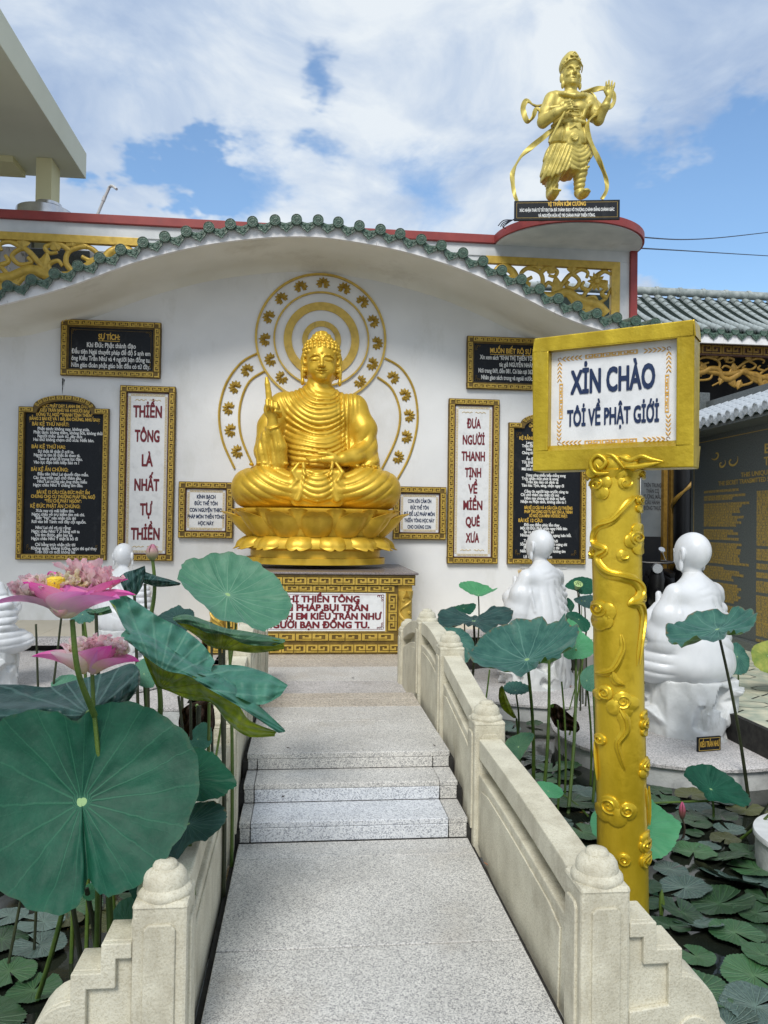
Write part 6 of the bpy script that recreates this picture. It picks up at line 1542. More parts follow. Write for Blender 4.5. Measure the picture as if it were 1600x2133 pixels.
m = MB(); m.box(MX + .24, MX + .36, yB, yA + .1, zt_ + .34, zt_ + .52); m.obj('roof_ridge', m_mongranite, mw)
m = MB(); m.box(MX + .14, MX + .30, yA + .02, yA + .32, zt_ + .40, zt_ + .66); m.obj('ridge_end', m_mongranite, mw, bevel=.01)
m = MB(); fret(m, (MX + .138, yA + .31, zt_ + .42), (0, -1, 0), (0, 0, 1), (-1, 0, 0), .28, .22, n=1, depth=.015); m.obj('ridge_end_key', m_goldp, mw)
rr_ = empty('red_tiled_coping', (7.4, 9.6, 2.6), 'strip of terracotta ridge tiles beyond the grey-tiled roof', 'roof')
pa, pb = at(1493, 840, 11.3), at(1640, 805, 8.3); pb = Vector((pa.x, pb.y, atx(1612, 815, pa.x).z)); d = (pb - pa); n = 22
m = MB(); m.quadbox(pa + Vector((0, 0, -.9)), d, Vector((.12, 0, 0)), Vector((0, 0, .84))); m.obj('coping_wall', m_mongranite, rr_)
for k in range(n):
    q = MB(); q.tube([pa + d * (k / n), pa + d * ((k + 1.05) / n)], [.055, .065], 9); q.obj('ridge_tile', m_tile_red, rr_, smooth=True)

# ================================================================= BUILDING UPPER LEFT
ub = empty('neighbouring_building', (-8, 11, 0), 'cream building with a deep flat eave and square column, upper left corner', 'building')
cz0 = at(177, 373, 13).z; cz1 = at(180.5, 320, 13).z; cx_ = at(180, 350, 13).x
MB().box(cx_ - 1.35, cx_, 3.0, 13, cz0, cz1).obj('eave_slab', m_creamb, ub, bevel=.01)
MB().box(-14, cx_ - 1.35, 3.0, 13, cz0 + .9, cz1 + .9).obj('roof_slab', m_creamb, ub)
MB().box(-14, cx_ - 1.352, 12.2, 12.9, cz0 + .0, cz0 + .895).obj('cross_beam', m_yellowb, ub)
MB().box(-14, cx_ - .9, 12.3, 12.85, cz0 - .10, cz0 - .002).obj('beam_edge', m_yellowb, ub)
a_, b_ = at(74, 400, 12.3).x, at(100, 400, 12.3).x
MB().box(a_, b_ + .05, 12.3, 12.7, 4.5, cz0 - .003).obj('column', m_yellowb, ub, bevel=.004)
rf = empty('flat_roof_block', (-5, 14, 0), 'grey block seen through the left openwork panel', 'building')
MB().box(-12, -2.2, 11.3, 11.4, 0, ZT - .3).obj('block_wall', m_grey_paint, rf)
for (xa, xb, mt) in ((-7.2, -6.9, m_steel), (-6.3, -5.9, m_fascia), (-5.8, -4.9, m_mongranite), (-4.7, -4.35, m_fascia), (-4.3, -3.4, m_mongranite)):
    MB().box(xa * .92, xb * .92, 11.27, 11.298, 3.6, ZT - .32).obj('window_bay', mt, rf)
tk = empty('water_tank', (at(100, 430, 12).x, 12, 5.2), 'stainless steel tank lid showing above the red coping', 'tank')
tx = at(101, 432, 12.0); tz = at(101, 440, 12).z
m = MB(); m.lathe([(0, .12), (.10, .12), (.19, .105), (.20, .06), (.19, .055), (.19, .03), (.205, .0)], (tx.x, 12.0, tz), 28); m.obj('lid', m_steel, tk, smooth=True)
m = MB(); m.lathe([(.10, .02), (.40, -.02), (.46, -.5)], (tx.x - .05, 12.0, tz), 32); m.obj('shoulder', m_steel, tk, smooth=True)
pp = empty('vent_pipe', tuple(at(203, 450, 11.4)), 'thin grey bent pipe leaning above the red coping', 'pipe')
m = MB(); m.tube([at(200, 455, 11.4), at(217, 415, 11.4), at(228, 390, 11.35), at(232, 387, 11.3), at(236, 388, 11.2), at(243, 394, 11.1)], [.020, .020, .021, .021, .020, .019], 10); m.obj('bent_tube', m_pvc, pp, smooth=True)
m = MB(); m.tube([at(215, 419, 11.4), at(219, 409, 11.4)], .026, 10); m.obj('joint', m_pvc, pp, smooth=True)
# cables
for (pts, lab) in (([(1334, 494, 11), (1420, 499, 14), (1500, 495, 17), (1600, 484, 20), (1720, 470, 24)], 'upper of two thin cables crossing the sky at the right'), ([(1330, 517, 11), (1420, 522, 14), (1500, 527, 17), (1600, 533, 20), (1720, 540, 24)], 'lower of two thin cables crossing the sky at the right')):
    m = MB(); m.tube([Vector(q) for q in catmull([tuple(at(*q)) for q in pts], 6)], .011, 5); o = m.obj('overhead_cable', m_wire, None, smooth=True); tag(o, lab, 'cable')
cb = []
m = MB(); z_ = ZT + .02
for k in range(4):
    m.tube(catmull([tuple(at(1038 + 5 * k, 470 + 2 * k, 10.3)), tuple(at(1050, 459 + 4 * k, 10.0)), tuple(at(1075, 458 - k, 9.9)), tuple(at(1105, 452, 9.95))], 6), .007, 5)
o = m.obj('cable_bundle', m_wire, None); tag(o, 'loose dark cables lying on the round shelf left of the black board', 'cable')

# ================================================================= LOTUS LEAVES
def leafmat(name, t1, t2, under, vein, nveins=21, rough=.48, brown=0.35, sheen=.25, under2=None, bmp=.45):
    m, t, b = newmat(name)
    def mth(op, a, bb=None, clamp=False):
        n = nd(t, 'ShaderNodeMath', operation=op, use_clamp=clamp)
        for i, v in enumerate((a, bb)):
            if v is None: continue
            if isinstance(v, (int, float)): n.inputs[i].default_value = v
            else: t.links.new(v, n.inputs[i])
        return n.outputs[0]
    uv = nd(t, 'ShaderNodeUVMap'); sp = nd(t, 'ShaderNodeSeparateXYZ'); t.links.new(uv.outputs[0], sp.inputs[0])
    co = nd(t, 'ShaderNodeTexCoord')
    nz = nd(t, 'ShaderNodeTexNoise'); nz.inputs['Scale'].default_value = 9; nz.inputs['Detail'].default_value = 6; nz.inputs['Roughness'].default_value = .6; t.links.new(co.outputs['Object'], nz.inputs['Vector'])
    nf = nd(t, 'ShaderNodeTexNoise'); nf.inputs['Scale'].default_value = 42; nf.inputs['Detail'].default_value = 4; t.links.new(co.outputs['Object'], nf.inputs['Vector'])
    ramp = nd(t, 'ShaderNodeValToRGB'); ramp.color_ramp.elements[0].position = .33; ramp.color_ramp.elements[1].position = .68
    ramp.color_ramp.elements[0].color = c4(t1); ramp.color_ramp.elements[1].color = c4(t2); t.links.new(nz.outputs['Fac'], ramp.inputs[0])
    wob = mth('MULTIPLY', mth('SUBTRACT', nz.outputs['Fac'], .5), .018)
    ang = mth('ADD', sp.outputs[0], wob)
    def veins(n, w):
        s_ = mth('ABSOLUTE', mth('SUBTRACT', mth('FRACT', mth('MULTIPLY', ang, n)), .5)); # 0 on the vein
        dist = mth('MULTIPLY', s_, mth('MULTIPLY', sp.outputs[1], 6.283 / n))
        mr = nd(t, 'ShaderNodeMapRange', interpolation_type='SMOOTHSTEP'); t.links.new(dist, mr.inputs[0]); mr.inputs[1].default_value = w * .25; mr.inputs[2].default_value = w; mr.inputs[3].default_value = 1; mr.inputs[4].default_value = 0
        return mr.outputs[0]
    v1 = veins(nveins, .010)
    v2 = mth('MULTIPLY', veins(nveins * 2, .007), mth('MULTIPLY', mth('GREATER_THAN', sp.outputs[1], .5), .28))
    fade = nd(t, 'ShaderNodeMapRange'); t.links.new(sp.outputs[1], fade.inputs[0]); fade.inputs[1].default_value = .0; fade.inputs[2].default_value = 1.0; fade.inputs[3].default_value = .85; fade.inputs[4].default_value = .25
    v = mth('MULTIPLY', mth('MAXIMUM', v1, v2), fade.outputs[0], True)
    mv = nd(t, 'ShaderNodeMix', data_type='RGBA'); t.links.new(v, mv.inputs[0]); t.links.new(ramp.outputs[0], mv.inputs['A']); mv.inputs['B'].default_value = c4(vein)
    ctr = mth('LESS_THAN', sp.outputs[1], .045)
    mc = nd(t, 'ShaderNodeMix', data_type='RGBA'); t.links.new(ctr, mc.inputs[0]); t.links.new(mv.outputs['Result'], mc.inputs['A']); mc.inputs['B'].default_value = (.32, .50, .22, 1)
    # worn brown rim and spots
    ed = nd(t, 'ShaderNodeMapRange'); t.links.new(mth('ADD', sp.outputs[1], mth('MULTIPLY', mth('SUBTRACT', nf.outputs['Fac'], .5), .22)), ed.inputs[0]); ed.inputs[1].default_value = .97; ed.inputs[2].default_value = 1.03; ed.inputs[4].default_value = brown
    mb = nd(t, 'ShaderNodeMix', data_type='RGBA'); t.links.new(ed.outputs[0], mb.inputs[0]); t.links.new(mc.outputs['Result'], mb.inputs['A']); mb.inputs['B'].default_value = (.20, .13, .06, 1)
    # underside
    ru = nd(t, 'ShaderNodeValToRGB'); ru.color_ramp.elements[0].position = .38; ru.color_ramp.elements[1].position = .6; ru.color_ramp.elements[0].color = c4(under2 or [x * .45 for x in under]); ru.color_ramp.elements[1].color = c4(under); t.links.new(nz.outputs['Fac'], ru.inputs[0])
    mu = nd(t, 'ShaderNodeMix', data_type='RGBA'); t.links.new(v, mu.inputs[0]); t.links.new(ru.outputs[0], mu.inputs['A']); mu.inputs['B'].default_value = c4([x * .5 for x in under])
    ge = nd(t, 'ShaderNodeNewGeometry')
    mf = nd(t, 'ShaderNodeMix', data_type='RGBA'); t.links.new(ge.outputs['Backfacing'], mf.inputs[0]); t.links.new(mb.outputs['Result'], mf.inputs['A']); t.links.new(mu.outputs['Result'], mf.inputs['B'])
    t.links.new(mf.outputs['Result'], b.inputs['Base Color']); b.inputs['Roughness'].default_value = rough; b.inputs['Specular IOR Level'].default_value = .32
    b.inputs['Sheen Weight'].default_value = sheen; b.inputs['Sheen Tint'].default_value = (.75, .9, 1, 1); b.inputs['Sheen Roughness'].default_value = .4
    bp = nd(t, 'ShaderNodeBump'); bp.inputs['Strength'].default_value = bmp; bp.inputs['Distance'].default_value = .006
    t.links.new(mth('ADD', mth('MULTIPLY', v, .9), mth('MULTIPLY', nf.outputs['Fac'], 1.1)), bp.inputs['Height']); t.links.new(bp.outputs[0], b.inputs['Normal'])
    tr = nd(t, 'ShaderNodeBsdfTranslucent'); hs = nd(t, 'ShaderNodeMix', data_type='RGBA', blend_type='MULTIPLY'); hs.inputs[0].default_value = 1; t.links.new(mf.outputs['Result'], hs.inputs['A']); hs.inputs['B'].default_value = (1.3, 1.5, .5, 1); t.links.new(hs.outputs['Result'], tr.inputs[0])
    ms = nd(t, 'ShaderNodeMixShader'); ms.inputs[0].default_value = .22; t.links.new(b.outputs[0], ms.inputs[1]); t.links.new(tr.outputs[0], ms.inputs[2])
    t.links.new(ms.outputs[0], t.nodes['Material Output'].inputs[0])
    return m
lm_dark = leafmat('lotus_leaf_deep_green', (.004, .060, .034), (.011, .098, .056), (.06, .17, .03), (.030, .15, .085), 21, .55, .1, .0, bmp=.25)
lm_blue = leafmat('lotus_leaf_blue_green', (.032, .145, .105), (.085, .245, .185), (.30, .36, .02), (.13, .29, .22), 21, .5, .5, .3, (.10, .16, .01))
lm_mid = leafmat('lotus_leaf_mid_green', (.050, .175, .110), (.100, .255, .165), (.13, .24, .03), (.20, .37, .26), 21, .5, .2, .3)
lm_teal = leafmat('lotus_leaf_teal', (.020, .095, .078), (.065, .185, .145), (.10, .20, .03), (.15, .30, .25), 21, .45, .9, .3)
lm_dteal = leafmat('lotus_leaf_dark_teal', (.010, .040, .038), (.035, .095, .085), (.035, .05, .018), (.09, .17, .16), 21, .42, .6, .25)
lm_bright = leafmat('lotus_leaf_bright_green', (.060, .26, .11), (.095, .34, .16), (.16, .34, .06), (.14, .40, .20), 21, .5, .1, .25)
lm_yellow = leafmat('lotus_leaf_yellowing', (.16, .24, .05), (.42, .42, .10), (.3, .3, .05), (.07, .16, .05), 17, .55, .4, .1)
lm_old = leafmat('lotus_leaf_old_rolled', (.030, .10, .055), (.085, .19, .10), (.26, .30, .015), (.12, .24, .14), 21, .5, .8, .2, (.07, .10, .012))
lm_brown = leafmat('lotus_leaf_withered', (.020, .010, .006), (.05, .025, .014), (.035, .018, .010), (.06, .035, .02), 17, .8, .5, .0)
m_stem = M('lotus_stem', (.05, .10, .012), (.10, .16, .025), 12, .5, bump=.3, bscale=200)
m_stemd = M('dark_lotus_stem', (.018, .022, .010), (.04, .05, .018), 12, .5, bump=.3, bscale=200)

def uvmesh(name, V, Fc, UV, mat, thick=.0016):
    me = bpy.data.meshes.new(name); me.from_pydata([tuple(v) for v in V], [], Fc); me.materials.append(mat)
    me.polygons.foreach_set('use_smooth', [True] * len(me.polygons))
    uvl = me.uv_layers.new(name='UVMap'); li = np.zeros(len(me.loops), np.int32); me.loops.foreach_get('vertex_index', li)
    UV = np.asarray(UV, float)[li]
    # seam: keep u continuous inside each polygon
    k = len(Fc[0]) if Fc else 4
    st = 0
    ls = np.zeros(len(me.polygons), np.int32); lt = np.zeros(len(me.polygons), np.int32); me.polygons.foreach_get('loop_start', ls); me.polygons.foreach_get('loop_total', lt)
    for a, n in zip(ls, lt):
        u = UV[a:a + n, 0]
        if u.max() - u.min() > .5: UV[a:a + n, 0] = np.where(u < .5, u + 1, u)
    uvl.data.foreach_set('uv', UV.astype(np.float32).ravel()); me.update(); return me
def polar_leaf(Cp, rim, cup=0.0, wave=.02, nw=7, ruff=.012, seed=1, na=84, nr=16, bulge=0.0, veins=21, prof=1.0):
    """Cp centre point; rim list of 3-D points; returns verts, faces, uv (face normal = leaf top)"""
    r_ = np.random.RandomState(seed); k = len(rim)
    cl = np.array(catmull([tuple(q) for q in rim], 12, closed=True)); n0 = len(cl)
    Cn = np.array(Cp); rel = cl - Cn
    nn = np.zeros(3)
    for i in range(n0): nn += np.cross(rel[i], rel[(i + 1) % n0])
    nn /= np.linalg.norm(nn)
    if nn[2] < 0 and not (nn[1] < -.55) or nn[1] > .8: rel = rel[::-1]; nn = -nn
    ph = r_.uniform(0, 6.28, 6); Rm = np.linalg.norm(rel, axis=1).mean()
    L = np.linalg.norm(rel - rel.mean(0) * 0, axis=1)
    # resample equally by index
    idx = np.linspace(0, n0, na, endpoint=False); i0 = idx.astype(int); f = (idx - i0)[:, None]; rr = rel[i0] * (1 - f) + rel[(i0 + 1) % n0] * f
    _t = np.linspace(0, 2 * math.pi, na, endpoint=False); rr = rr * (1 + .010 * np.sin(23 * _t + seed) + .012 * np.sin(37 * _t + 2 * seed) * (np.sin(3 * _t + seed) > 0))[:, None]
    th = np.linspace(0, 2 * math.pi, na, endpoint=False)
    V = [tuple(Cn)]; UV = [(0, 0)]
    rs = np.linspace(0, 1, nr)[1:] ** .9
    for q in rs:
        base = Cn + rr * q ** prof
        h = cup * (q * q - q) * Rm + bulge * math.sin(math.pi * q) * Rm
        w = wave * Rm * q ** 2.6 * (np.sin(nw * th + ph[0]) + .5 * np.sin((nw * 2 + 1) * th + ph[1])) + ruff * Rm * q ** 1.5 * (np.abs(np.sin(th * veins / 2)) - .5) * (1 - .35 * q) + .012 * Rm * np.sin(13 * th + 9 * q + ph[2]) * q + .008 * Rm * np.sin(27 * th - 14 * q + ph[3]) * q
        P = base + nn[None, :] * (h + w)[:, None]
        V += [tuple(p) for p in P]; UV += [(i / na, q) for i in range(na)]
    Fc = []
    for i in range(na): Fc.append((0, 1 + i, 1 + (i + 1) % na))
    for j in range(len(rs) - 1):
        for i in range(na):
            a = 1 + j * na + i; b = 1 + j * na + (i + 1) % na; Fc.append((a, a + na, b + na, b))
    return V, Fc, UV, nn
def stemobj(top, base, root, rad=.0085, bend=(.02, 0), mat=None, name='stem', mid=None):
    top, base = Vector(top), Vector(base); pts = []
    if mid is not None:
        pts = [Vector(q) for q in catmull([tuple(top), tuple(mid), tuple(base)], 8)]
    else:
        for k in range(11):
            t = k / 10; p = top.lerp(base, t); p = p + Vector((bend[0], bend[1], 0)) * math.sin(math.pi * t); pts.append(p)
    mb = MB(); mb.tube(pts, [rad * (.8 + .35 * k / len(pts)) for k in range(len(pts))], 8); return mb.obj(name, mat or m_stem, root, smooth=True)
WZ = -.35
LG = 'lotus plants standing in the pond'
def lotus(label, c, rim, Y, mat, base=None, stem=True, cat='lotus leaf', srad=.0085, dmat=None, mid=None, tdy=0.0, **kw):
    """c=(px,py,dY); rim=[(px,py)] or with dY; tdy: extra depth per photo pixel above the centre"""
    Cp = at(c[0], c[1], Y + (c[2] if len(c) > 2 else 0))
    rp = [at(q[0], q[1], Y + (q[2] if len(q) > 2 else (c[1] - q[1]) * tdy)) for q in rim]
    V, Fc, UV, nn = polar_leaf(Cp, rp, **kw)
    root = empty('lotus_leaf', (Cp.x, Cp.y, WZ), label, cat, LG)
    me = uvmesh('blade', V, Fc, UV, mat); add('blade', me, root)
    if stem:
        if base is None: b = Vector((Cp.x + .03, Cp.y + .05, WZ - .1))
        elif len(base) == 2: b = atz(base[0], base[1], WZ - .02)
        else: b = at(*base)
        stemobj(Cp - Vector(nn) * .004, b, root, srad, mat=dmat or m_stem, mid=mid)
    return root
def patch(rows, Y, stempx, flip=False, nu=9, nv=7, wob=.0065, seed=0, rscale=200.0):
    r_ = np.random.RandomState(seed); G = [catmull([(q[0], q[1], Y + (q[2] if len(q) > 2 else 0)) for q in row], nu) for row in rows]
    n = min(len(g) for g in G); cols = [catmull([g[i] for g in G], nv) for i in range(n)]
    V, UV = [], []; ph = r_.uniform(0, 6, 4)
    for i, c in enumerate(cols):
        for j, q in enumerate(c):
            p = at(q[0], q[1], q[2] + wob * math.sin(i * .9 + ph[0]) * 2 + wob * math.sin(j * 1.3 + i * .35 + ph[1])); V.append(tuple(p))
            dx, dy = q[0] - stempx[0], q[1] - stempx[1]; UV.append(((math.atan2(dy, dx) / (2 * math.pi)) % 1, min(.99, math.hypot(dx, dy) / rscale)))
    m_ = len(cols[0]); Fc = []
    for i in range(n - 1):
        for j in range(m_ - 1):
            a = i * m_ + j; f = (a, a + m_, a + m_ + 1, a + 1); Fc.append(f if flip else f[::-1])
    return V, Fc, UV
def patch_leaf(label, patches, Y, mat, c, base=None, stem=True, srad=.009, dmat=None):
    V, Fc, UV = [], [], []
    for p in patches:
        v, f, u = patch(Y=Y, **p); k = len(V); V += v; Fc += [tuple(i + k for i in q) for q in f]; UV += u
    Cp = at(c[0], c[1], Y + (c[2] if len(c) > 2 else 0)); root = empty('lotus_leaf', (Cp.x, Cp.y, WZ), label, 'lotus leaf', LG)
    add('blade', uvmesh('blade', V, Fc, UV, mat), root)
    if stem:
        b = Vector((Cp.x + .02, Cp.y + .05, WZ - .1)) if base is None else (atz(base[0], base[1], WZ - .02) if len(base) == 2 else at(*base))
        stemobj(Cp, b, root, srad, mat=dmat or m_stem)
    return root

# ---- left cluster
lotus('huge deep green round leaf facing the viewer at the lower left', (170, 1671, .06), [(160, 1500, .10), (120, 1484, .12), (70, 1478, .12), (20, 1492, .1), (-25, 1535, .08), (-52, 1610, .02), (-60, 1700, -.04), (-45, 1790, -.10), (-5, 1850, -.14), (60, 1890, -.16), (110, 1905, -.18), (152, 1896, -.18), (172, 1868, -.15), (183, 1830, -.08), (205, 1860, -.15), (232, 1866, -.15), (275, 1852, -.13), (320, 1815, -.10), (362, 1766, -.06), (398, 1700, -.01), (416, 1630, .05), (408, 1570, .09), (385, 1525, .12), (340, 1490, .14), (290, 1466, .15), (235, 1462, .15), (190, 1478, .12)], 2.50, lm_dark, base=(75, 2090), cup=.10, wave=.010, nw=5, ruff=.02, seed=3, srad=.010)
patch_leaf('wide dark bluish cupped leaf seen nearly edge-on, under the lower pink flower', [dict(rows=[[(-60, 1426, .26), (40, 1426, .26), (100, 1431, .25), (160, 1416, .24), (215, 1402, .22), (272, 1382, .2), (291, 1396, .1)],
    [(-60, 1452, .10), (40, 1458, .10), (100, 1462, .08), (160, 1452, .06), (215, 1436, .05), (268, 1410, .06), (292, 1410, .05)],
    [(-60, 1482, -.12), (30, 1484, -.12), (90, 1478, -.12), (150, 1486, -.12), (205, 1474, -.1), (258, 1446, -.05), (291, 1426, 0)],
    [(-60, 1530, -.04), (30, 1530, -.04), (90, 1536, -.04), (150, 1530, -.03), (200, 1512, -.02), (250, 1480, 0), (280, 1446, .02)]], stempx=(190, 1490), seed=2, wob=.007, rscale=300)], 3.05, lm_dteal, (190, 1500, 0), stem=False)
patch_leaf('large curled leaf with a yellow-green underside drooping over the left balustrade', [
    dict(rows=[[(252, 1234, .1), (285, 1254, .14), (330, 1284, .16), (384, 1312, .16), (424, 1344, .14), (448, 1378, .10)],
               [(226, 1248, .05), (258, 1282, .06), (305, 1318, .08), (360, 1352, .08), (405, 1378, .06), (440, 1396, .04)],
               [(240, 1262, -.02), (262, 1312, -.04), (310, 1346, -.04), (365, 1380, -.04), (415, 1404, -.04), (450, 1412, -.02)]], stempx=(330, 1420), seed=1, rscale=330),
    dict(rows=[[(447, 1386, .12), (500, 1386, .12), (556, 1402, .08), (600, 1427, .02)], [(430, 1404, .02), (480, 1412, .02), (545, 1428, 0), (594, 1436, 0)], [(440, 1430, -.05), (490, 1450, -.06), (542, 1468, -.04), (584, 1450, -.01)]], stempx=(330, 1420), seed=4, rscale=330),
    dict(rows=[[(262, 1312, .02), (305, 1322, .02), (360, 1354, .0), (415, 1390, .0), (470, 1412, .0), (525, 1456, 0), (592, 1518, -.02)],
               [(252, 1326, -.05), (300, 1340, -.06), (352, 1376, -.07), (405, 1408, -.08), (455, 1434, -.08), (518, 1478, -.07), (594, 1524, -.03)],
               [(276, 1344, -.07), (300, 1366, -.08), (345, 1396, -.09), (392, 1408, -.10), (434, 1434, -.10), (498, 1472, -.09), (580, 1527, -.04)]], stempx=(330, 1420), seed=5, rscale=330),
    dict(rows=[[(296, 1360, -.05), (348, 1396, -.06), (390, 1402, -.07), (434, 1430, -.07), (492, 1464, -.06), (520, 1500, -.05), (578, 1524, -.03)],
               [(308, 1392, .0), (345, 1420, .0), (390, 1432, .0), (432, 1448, .0), (478, 1486, .0), (512, 1516, .0), (574, 1528, .0)],
               [(326, 1432, .06), (352, 1440, .06), (396, 1458, .06), (440, 1464, .06), (474, 1504, .06), (516, 1534, .05), (572, 1534, .03)]], stempx=(332, 1436), seed=6, flip=True, rscale=260)],
    2.85, lm_blue, (332, 1432, .05), base=(310, 1560, 3.0), srad=.011)
lotus('big pale blue-green round leaf tilted toward the path in front of the golden plinth', (474, 1238, .04), [(374, 1190, .08), (386, 1168, .13), (424, 1162, .15), (440, 1152, .18), (476, 1150, .2), (516, 1162, .2), (548, 1180, .17), (576, 1200, .13), (592, 1228, .07), (604, 1246, .03), (608, 1264, -.03), (592, 1292, -.10), (560, 1311, -.16), (536, 1312, -.18), (512, 1300, -.17), (460, 1293, -.17), (424, 1260, -.12), (388, 1228, -.04), (371, 1206, .03)], 3.65, lm_mid, cup=.30, wave=.015, nw=6, ruff=.045, seed=8)
patch_leaf('old rolled leaf with yellow-green blotched underside above the left balustrade', [
    dict(rows=[[(364, 1290, 0), (400, 1300, 0), (440, 1310, 0), (480, 1318, 0), (530, 1324, 0), (590, 1336, 0)], [(368, 1296, .02), (405, 1316, .04), (440, 1334, .05), (480, 1336, .05), (530, 1342, .04), (592, 1346, .01)], [(372, 1300, .05), (408, 1324, .08), (440, 1348, .10), (490, 1356, .1), (535, 1360, .08), (592, 1352, .02)]], stempx=(458, 1358), seed=6, flip=True, rscale=150),
    dict(rows=[[(362, 1284, .03), (390, 1280, .04), (430, 1293, .05), (470, 1308, .05), (520, 1316, .04), (594, 1332, .02)], [(360, 1290, -.02), (390, 1290, -.04), (430, 1304, -.05), (470, 1318, -.04), (520, 1328, -.05), (592, 1338, -.01)], [(372, 1298, -.0), (396, 1302, -.02), (432, 1318, -.03), (468, 1322, -.02), (512, 1342, -.03), (570, 1346, .0)]], stempx=(458, 1358), seed=7, rscale=150)],
    3.30, lm_old, (458, 1352, .1), srad=.010, dmat=m_stemd)
patch_leaf('dark folded leaf beside the small white monk', [dict(rows=[[(248, 1202, .03), (262, 1192, .04), (282, 1186, .03), (302, 1178, .02)], [(252, 1216, 0), (266, 1212, -.03), (284, 1206, 0), (303, 1196, .02)], [(262, 1236, .0), (272, 1240, -.02), (284, 1240, 0), (296, 1222, .02)]], stempx=(280, 1240), rscale=90)], 3.9, lm_dteal, (280, 1236), dmat=m_stemd)
patch_leaf('narrow dark leaf with curled pale edge right of the pink bud', [dict(rows=[[(300, 1190, .05), (325, 1199, .05), (350, 1206, .04), (376, 1214, .02)], [(297, 1202, 0), (325, 1208, 0), (350, 1213, 0), (376, 1216, 0)], [(298, 1214, .04), (325, 1222, .05), (348, 1222, .04), (374, 1219, .02)]], stempx=(302, 1222), rscale=90)], 4.1, lm_dteal, (302, 1216), dmat=m_stemd)
lotus('dark leaf behind the rolled leaf, left of the golden plinth', (372, 1290), [(322, 1290), (348, 1272), (372, 1261), (384, 1268), (402, 1271), (405, 1292), (396, 1310), (372, 1318), (345, 1306)], 4.0, lm_dteal, tdy=.003, seed=4, dmat=m_stemd)
lotus('small crumpled leaf just below the upper pink flower', (172, 1280), [(143, 1280), (150, 1266), (170, 1262), (190, 1268), (200, 1280), (192, 1294), (172, 1299), (152, 1294)], 3.5, lm_teal, tdy=.002, wave=.08, seed=5)
patch_leaf('thin dark leaf edge between the upper flower and the curled leaf', [dict(rows=[[(178, 1272, .04), (200, 1268, .04), (228, 1262, .03)], [(182, 1276, 0), (205, 1276, 0), (232, 1270, 0)], [(186, 1280, .03), (208, 1282, .03), (234, 1276, .02)]], stempx=(210, 1280), rscale=90)], 3.3, lm_old, (200, 1276), dmat=m_stemd)
lotus('leaf with a yellow spotted edge lying against the left balustrade', (392, 1622), [(380, 1570), (402, 1556), (436, 1564), (466, 1590), (486, 1616), (493, 1636), (474, 1650), (452, 1664), (416, 1668), (384, 1664), (366, 1620)], 2.85, lm_dark, tdy=.002, seed=6, wave=.03)
lotus('dark bluish leaf below the yellow-edged leaf, on the left balustrade', (392, 1716), [(402, 1674), (438, 1669), (464, 1678), (473, 1698), (462, 1722), (432, 1748), (398, 1758), (362, 1794), (330, 1780), (350, 1720), (375, 1690)], 2.75, lm_dteal, tdy=.002, seed=7)
lotus('pale leaf in the gap between curled leaf and dark cupped leaf', (300, 1404), [(276, 1400), (286, 1380), (306, 1371), (324, 1384), (325, 1412), (318, 1432), (296, 1430), (280, 1418)], 3.3, lm_mid, tdy=.002, seed=9)
lotus('small rounded leaf tip peeping over the dark cupped leaf', (138, 1424), [(106, 1428), (122, 1410), (148, 1405), (170, 1414), (176, 1430), (140, 1440)], 3.5, lm_mid, tdy=.003, seed=10)
lotus('bright green leaf hanging upright among the stems left of the near left post', (262, 1920), [(228, 1990), (226, 1930), (244, 1884), (270, 1868), (300, 1860), (318, 1880), (306, 1926), (270, 1960), (244, 1986)], 3.0, lm_mid, tdy=.001, seed=11)
lotus('dark leaf in the shade behind the near left post', (320, 1850), [(268, 1850), (300, 1815), (345, 1800), (372, 1830), (350, 1880), (300, 1890)], 3.0, lm_dark, tdy=.002, seed=12)
lotus('small light leaf under the notch of the huge leaf', (185, 1862), [(172, 1868), (178, 1846), (196, 1838), (206, 1850), (200, 1868), (186, 1876)], 2.9, lm_bright, tdy=.002, seed=13)
lotus('leaf low behind the yellow-edged leaf by the stems', (412, 1540), [(392, 1548), (402, 1520), (424, 1504), (440, 1516), (440, 1548), (420, 1562)], 3.2, lm_blue, tdy=.002, seed=14)
patch_leaf('dark brown withered leaf hanging among the left stems', [dict(rows=[[(376, 1480), (400, 1464), (432, 1460), (446, 1476)], [(372, 1510), (398, 1500), (428, 1498), (448, 1510)], [(384, 1540), (402, 1534), (426, 1538), (440, 1530)]], stempx=(410, 1470), rscale=90, wob=.02)], 3.6, lm_brown, (410, 1475), dmat=m_stemd)
# loose stems belonging to leaves and buds out of sight
k = 0
for (xa, ya, xb, yb, Y, r_) in ((75, 1300, 74, 1430, 3.6, .006), (128, 1285, 104, 1440, 3.5, .006), (176, 1296, 182, 1360, 3.4, .006), (152, 1890, 160, 2010, 2.8, .011), (180, 1850, 196, 2010, 2.9, .011), (226, 1866, 220, 1990, 2.9, .013), (372, 1450, 378, 1530, 3.3, .007), (397, 1460, 394, 1550, 3.2, .007), (436, 1464, 430, 1560, 3.2, .008), (466, 1335, 462, 1480, 3.5, .008), (415, 1470, 408, 1545, 3.3, .012), (492, 1300, 470, 1420, 3.6, .006), (440, 1296, 437, 1420, 3.7, .007)):
    t_ = empty('lotus_stalk', (at(xb, yb, Y).x, Y, WZ), ['thin', 'dark', 'pale', 'slender'][k % 4] + ' bare lotus stalk among the crowded left-hand leaves', 'lotus stalk', 'bare stalks in the left lotus clump'); k += 1
    a_ = at(xa, ya, Y); b_ = at(xb, yb, Y); d_ = (b_ - a_); tt = (WZ - .05 - a_.z) / d_.z; stemobj(a_, a_ + d_ * tt, t_, r_, mat=m_stem if k % 3 == 0 else m_stemd)
